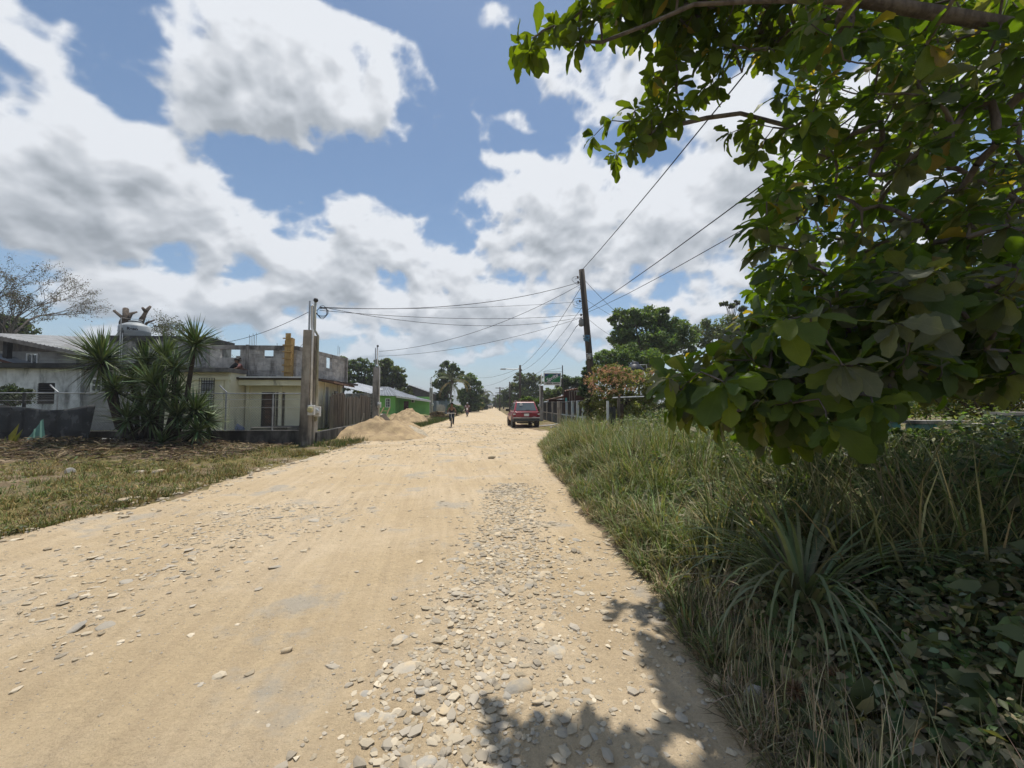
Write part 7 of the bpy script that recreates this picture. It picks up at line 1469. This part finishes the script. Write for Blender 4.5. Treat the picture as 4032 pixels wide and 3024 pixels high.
# skeleton: a trunk with limbs, each rosette joins the nearest wood already there
nodes = [Vector((6.6, 3.4, 0)), Vector((6.5, 3.4, 1.2)), Vector((6.3, 3.3, 2.2))]; par = [-1, 0, 1]
def limb(pts, start):
    k = start
    for p in pts: nodes.append(Vector(p)); par.append(k); k = len(nodes) - 1
limb([(5.4, 3.1, 2.5), (4.3, 2.8, 2.4), (3.2, 2.6, 2.1), (2.4, 2.5, 1.85)], 2); limb([(5.6, 3.4, 3.3), (4.6, 3.5, 3.9), (3.6, 3.7, 4.3), (2.6, 3.8, 4.6), (1.9, 3.9, 4.5)], 2); limb([(5.5, 2.9, 3.6), (4.4, 2.7, 4.5), (3.0, 2.9, 4.9), (1.8, 3.2, 5.1), (1.0, 3.3, 4.8)], 2); limb([(6.2, 4.2, 3.4), (5.2, 5.0, 4.2), (4.4, 5.4, 4.6)], 2); limb([(6.5, 2.2, 3.6), (6.2, 1.0, 4.8)], 2)
order = sorted(ros, key=lambda r_: (Vector(r_[0]) - Vector((6.3, 3.3, 2.4))).length); axes = []
for p, k in order:
    p = Vector(p); NA = np.array([q[:] for q in nodes[3:]]); dd_ = np.linalg.norm(NA - np.array(p), axis=1); j = int(dd_.argmin()) + 3; q = nodes[j]
    if dd_.min() > .25:
        mid = q.lerp(p, .55) + Vector((rga.normal(0, .05), rga.normal(0, .05), rga.normal(-.02, .05))); nodes.append(mid); par.append(j); j = len(nodes) - 1
    nodes.append(p); par.append(j); axes.append(((p - nodes[j]).normalized(), len(nodes) - 1))
cnt = [0] * len(nodes)
for _, i_ in axes:
    k = i_
    while k >= 0: cnt[k] += 1; k = par[k]
mbT, mbB = MB(), MB()
for i_, q in enumerate(nodes):
    if par[i_] < 0: continue
    r_ = lambda c: min(.085, .0045 * max(c, 1) ** .45) if c < 700 else .15
    (mbT if i_ < 3 else mbB).tube([nodes[par[i_]], nodes[par[i_]].lerp(q, .5) + Vector((rga.normal(0, .012), rga.normal(0, .012), 0)), q], [r_(cnt[par[i_]]) * (1 if cnt[par[i_]] < 2 * cnt[i_] else .75), r_(cnt[i_]) * 1.05, r_(cnt[i_])], 6 if cnt[i_] > 3 else 4, False)
mbT.build('trunk', BARKG, at_tree, True); mbB.build('branches', BARKG, at_tree, True)
TMP = [obovate(300 + k) for k in range(12)]; TMS = [obovate(300 + k, 6) for k in range(12)]
rows = []
for (ax, i_), (p0, kind) in zip(axes, order):
    p = nodes[i_]; n = int(rga.integers(7, 11)); ax = np.array(ax) + np.array([-.15, -.1, .25 if kind != 's' else -.1]); ax /= np.linalg.norm(ax); a0 = rga.uniform(0, 6.28)
    t1 = np.cross(ax, [0.2, .1, 1.0]); t1 /= np.linalg.norm(t1); t2 = np.cross(ax, t1); sz = {'s': .178, 'l': .20, 'm': .20, 'c': .22}[kind]
    dusty = rga.random() < (.5 if kind == 'l' else .3 if kind == 'm' else .05)
    for k in range(n):
        a = a0 + 2.4 * k + rga.normal(0, .2); el = rga.uniform(-.1, .95) if k < n - 2 else rga.uniform(.9, 1.3)
        d = (t1 * math.cos(a) + t2 * math.sin(a)) * math.cos(el) + ax * math.sin(el); d = d + np.array([0, 0, -.35 - .3 * rga.random()]); d /= np.linalg.norm(d)
        nrm = ax * .55 + np.array([0, 0, .75]) + rga.normal(0, .25, 3); L = sz * rga.uniform(.5, 1.25) * (.7 if k >= n - 2 else 1)
        base_c = np.array((.066, .105, .024)) if kind != 's' else np.array((.080, .110, .018)); q = rga.random()
        c = np.array((.15, .155, .105)) * rga.uniform(.7, 1.1) if dusty and rga.random() < .75 else base_c * rga.uniform(.75, 1.3) if q < .8 else np.array((.12, .155, .02)) * rga.uniform(.8, 1.2) if q < .97 else np.array((.24, .17, .05))
        rows.append((np.array(p) + d * .015, d, nrm, L, L * rga.uniform(.42, .58), int(rga.integers(0, 12)), c))
# the 300 leaves that show largest are leaves of their own, the others one mass
CM = np.array(CROT.transposed())
def shown(r_):
    q = CM @ (r_[0] + r_[1] * r_[3] * .5 - np.array([0, 0, CAMH])); z = -q[2]
    if z < .3: return 0
    u, v = q[0] / z * FPX + 2016, 1512 - q[1] / z * FPX
    return r_[3] / z if 0 < u < 4032 and 0 < v < 3024 else 0
sc = np.array([shown(r_) for r_ in rows]); idx = np.argsort(-sc); big = set(idx[:300].tolist())
# shared leaf meshes: eight outlines in five colours
pal = [(.060, .095, .022), (.080, .118, .024), (.125, .160, .024), (.150, .155, .105), (.100, .115, .070)]; LM = {}
for ti, (tv, tf) in enumerate(TMP):
    for ci, c in enumerate(pal): LM[ti, ci] = mesh_np('leaf', tv * np.array([1, 1, 1.0]), tf, ALM, True, np.tile(np.array(c), (len(tv), 1))); set_luv(LM[ti, ci], tv[:, :2])
for k in big:
    P, D, N, L, Wd, ti, c = rows[k]; ci = int(np.argmin([np.abs(np.array(q) - c).sum() for q in pal])); M3 = rot_to(D, N).to_4x4()
    put('leaf', LM[ti, ci], at_tree, Matrix.Translation(P) @ M3 @ Matrix.Diagonal((Wd, L, L, 1)))
sets = []; near_ = set(idx[300:2200].tolist())
for ti, fine_ in [(a, b_) for a in range(12) for b_ in (True, False)]:
    g = [rows[k] for k in range(len(rows)) if k not in big and rows[k][5] == ti and (k in near_) == fine_]
    if not g: continue
    sets.append((np.array([r_[0] for r_ in g]), np.array([r_[1] for r_ in g]), np.array([r_[2] for r_ in g]), np.array([r_[3] for r_ in g]), np.array([r_[4] for r_ in g]), (TMP if fine_ else TMS)[ti], np.array([r_[6] for r_ in g])))
leaf_obj('foliage', sets, ALM, at_tree, 'stuff', True, True)
FRM = stone_mesh('fruit', 77, 2, proc('green_fruit', (.10, .13, .04), (.07, .09, .03), 8, .5))
# a few green fruits under the lower rosettes
for k, (u, v) in enumerate(((3905, 1255), (3480, 1850), (3110, 1375), (3130, 1800))):
    p = at(u, v, 2.3); put('fruit', FRM, at_tree, Matrix.Translation(p) @ Matrix.Diagonal((.017, .017, .028, 1)))

STUFF_LABELS = {'dry_grass': ('dry golden tufted grass on the left verge', 'grass'), 'low_weeds': ('low green weeds along the left road margin', 'weeds'), 'yard_grass': ('short green grass in the corner plot behind the low wall', 'grass'), 'dead_brush': ('dark dead brush and leaf litter before the low mouldy wall', 'brush'), 'verge_grass': ('short straw-coloured grass at the right road edge', 'grass'),
 'dead_grass': ('dead tan grass stems at the near right road edge', 'grass'), 'dead_grass.001': ('long dead grass stalks at the bottom right corner', 'grass'), 'grass': ('green grass along the left road edge by the sand piles', 'grass'), 'grass.001': ('tall green grass on the right verge', 'grass'), 'weeds': ('shaded small-leaved weeds under the almond tree', 'weeds'), 'vines': ('leafy vines over the sunny right verge', 'vines'),
 'narrow_weeds': ('narrow-leaved weeds among the right verge grass', 'weeds'), 'dusty_weeds': ('pale dusty weeds at the near right verge', 'weeds'), 'broad_weeds': ('scattered broad-leaved weeds under the almond tree', 'weeds'), 'shrubby_weeds': ('shrubby weeds beyond the right verge before the post fence', 'weeds'), 'haze': ('thin dusty air over the road', 'haze')}
for k, (a, b_) in STUFF_LABELS.items():
    if k in bpy.data.objects: tag(bpy.data.objects[k], a, b_)
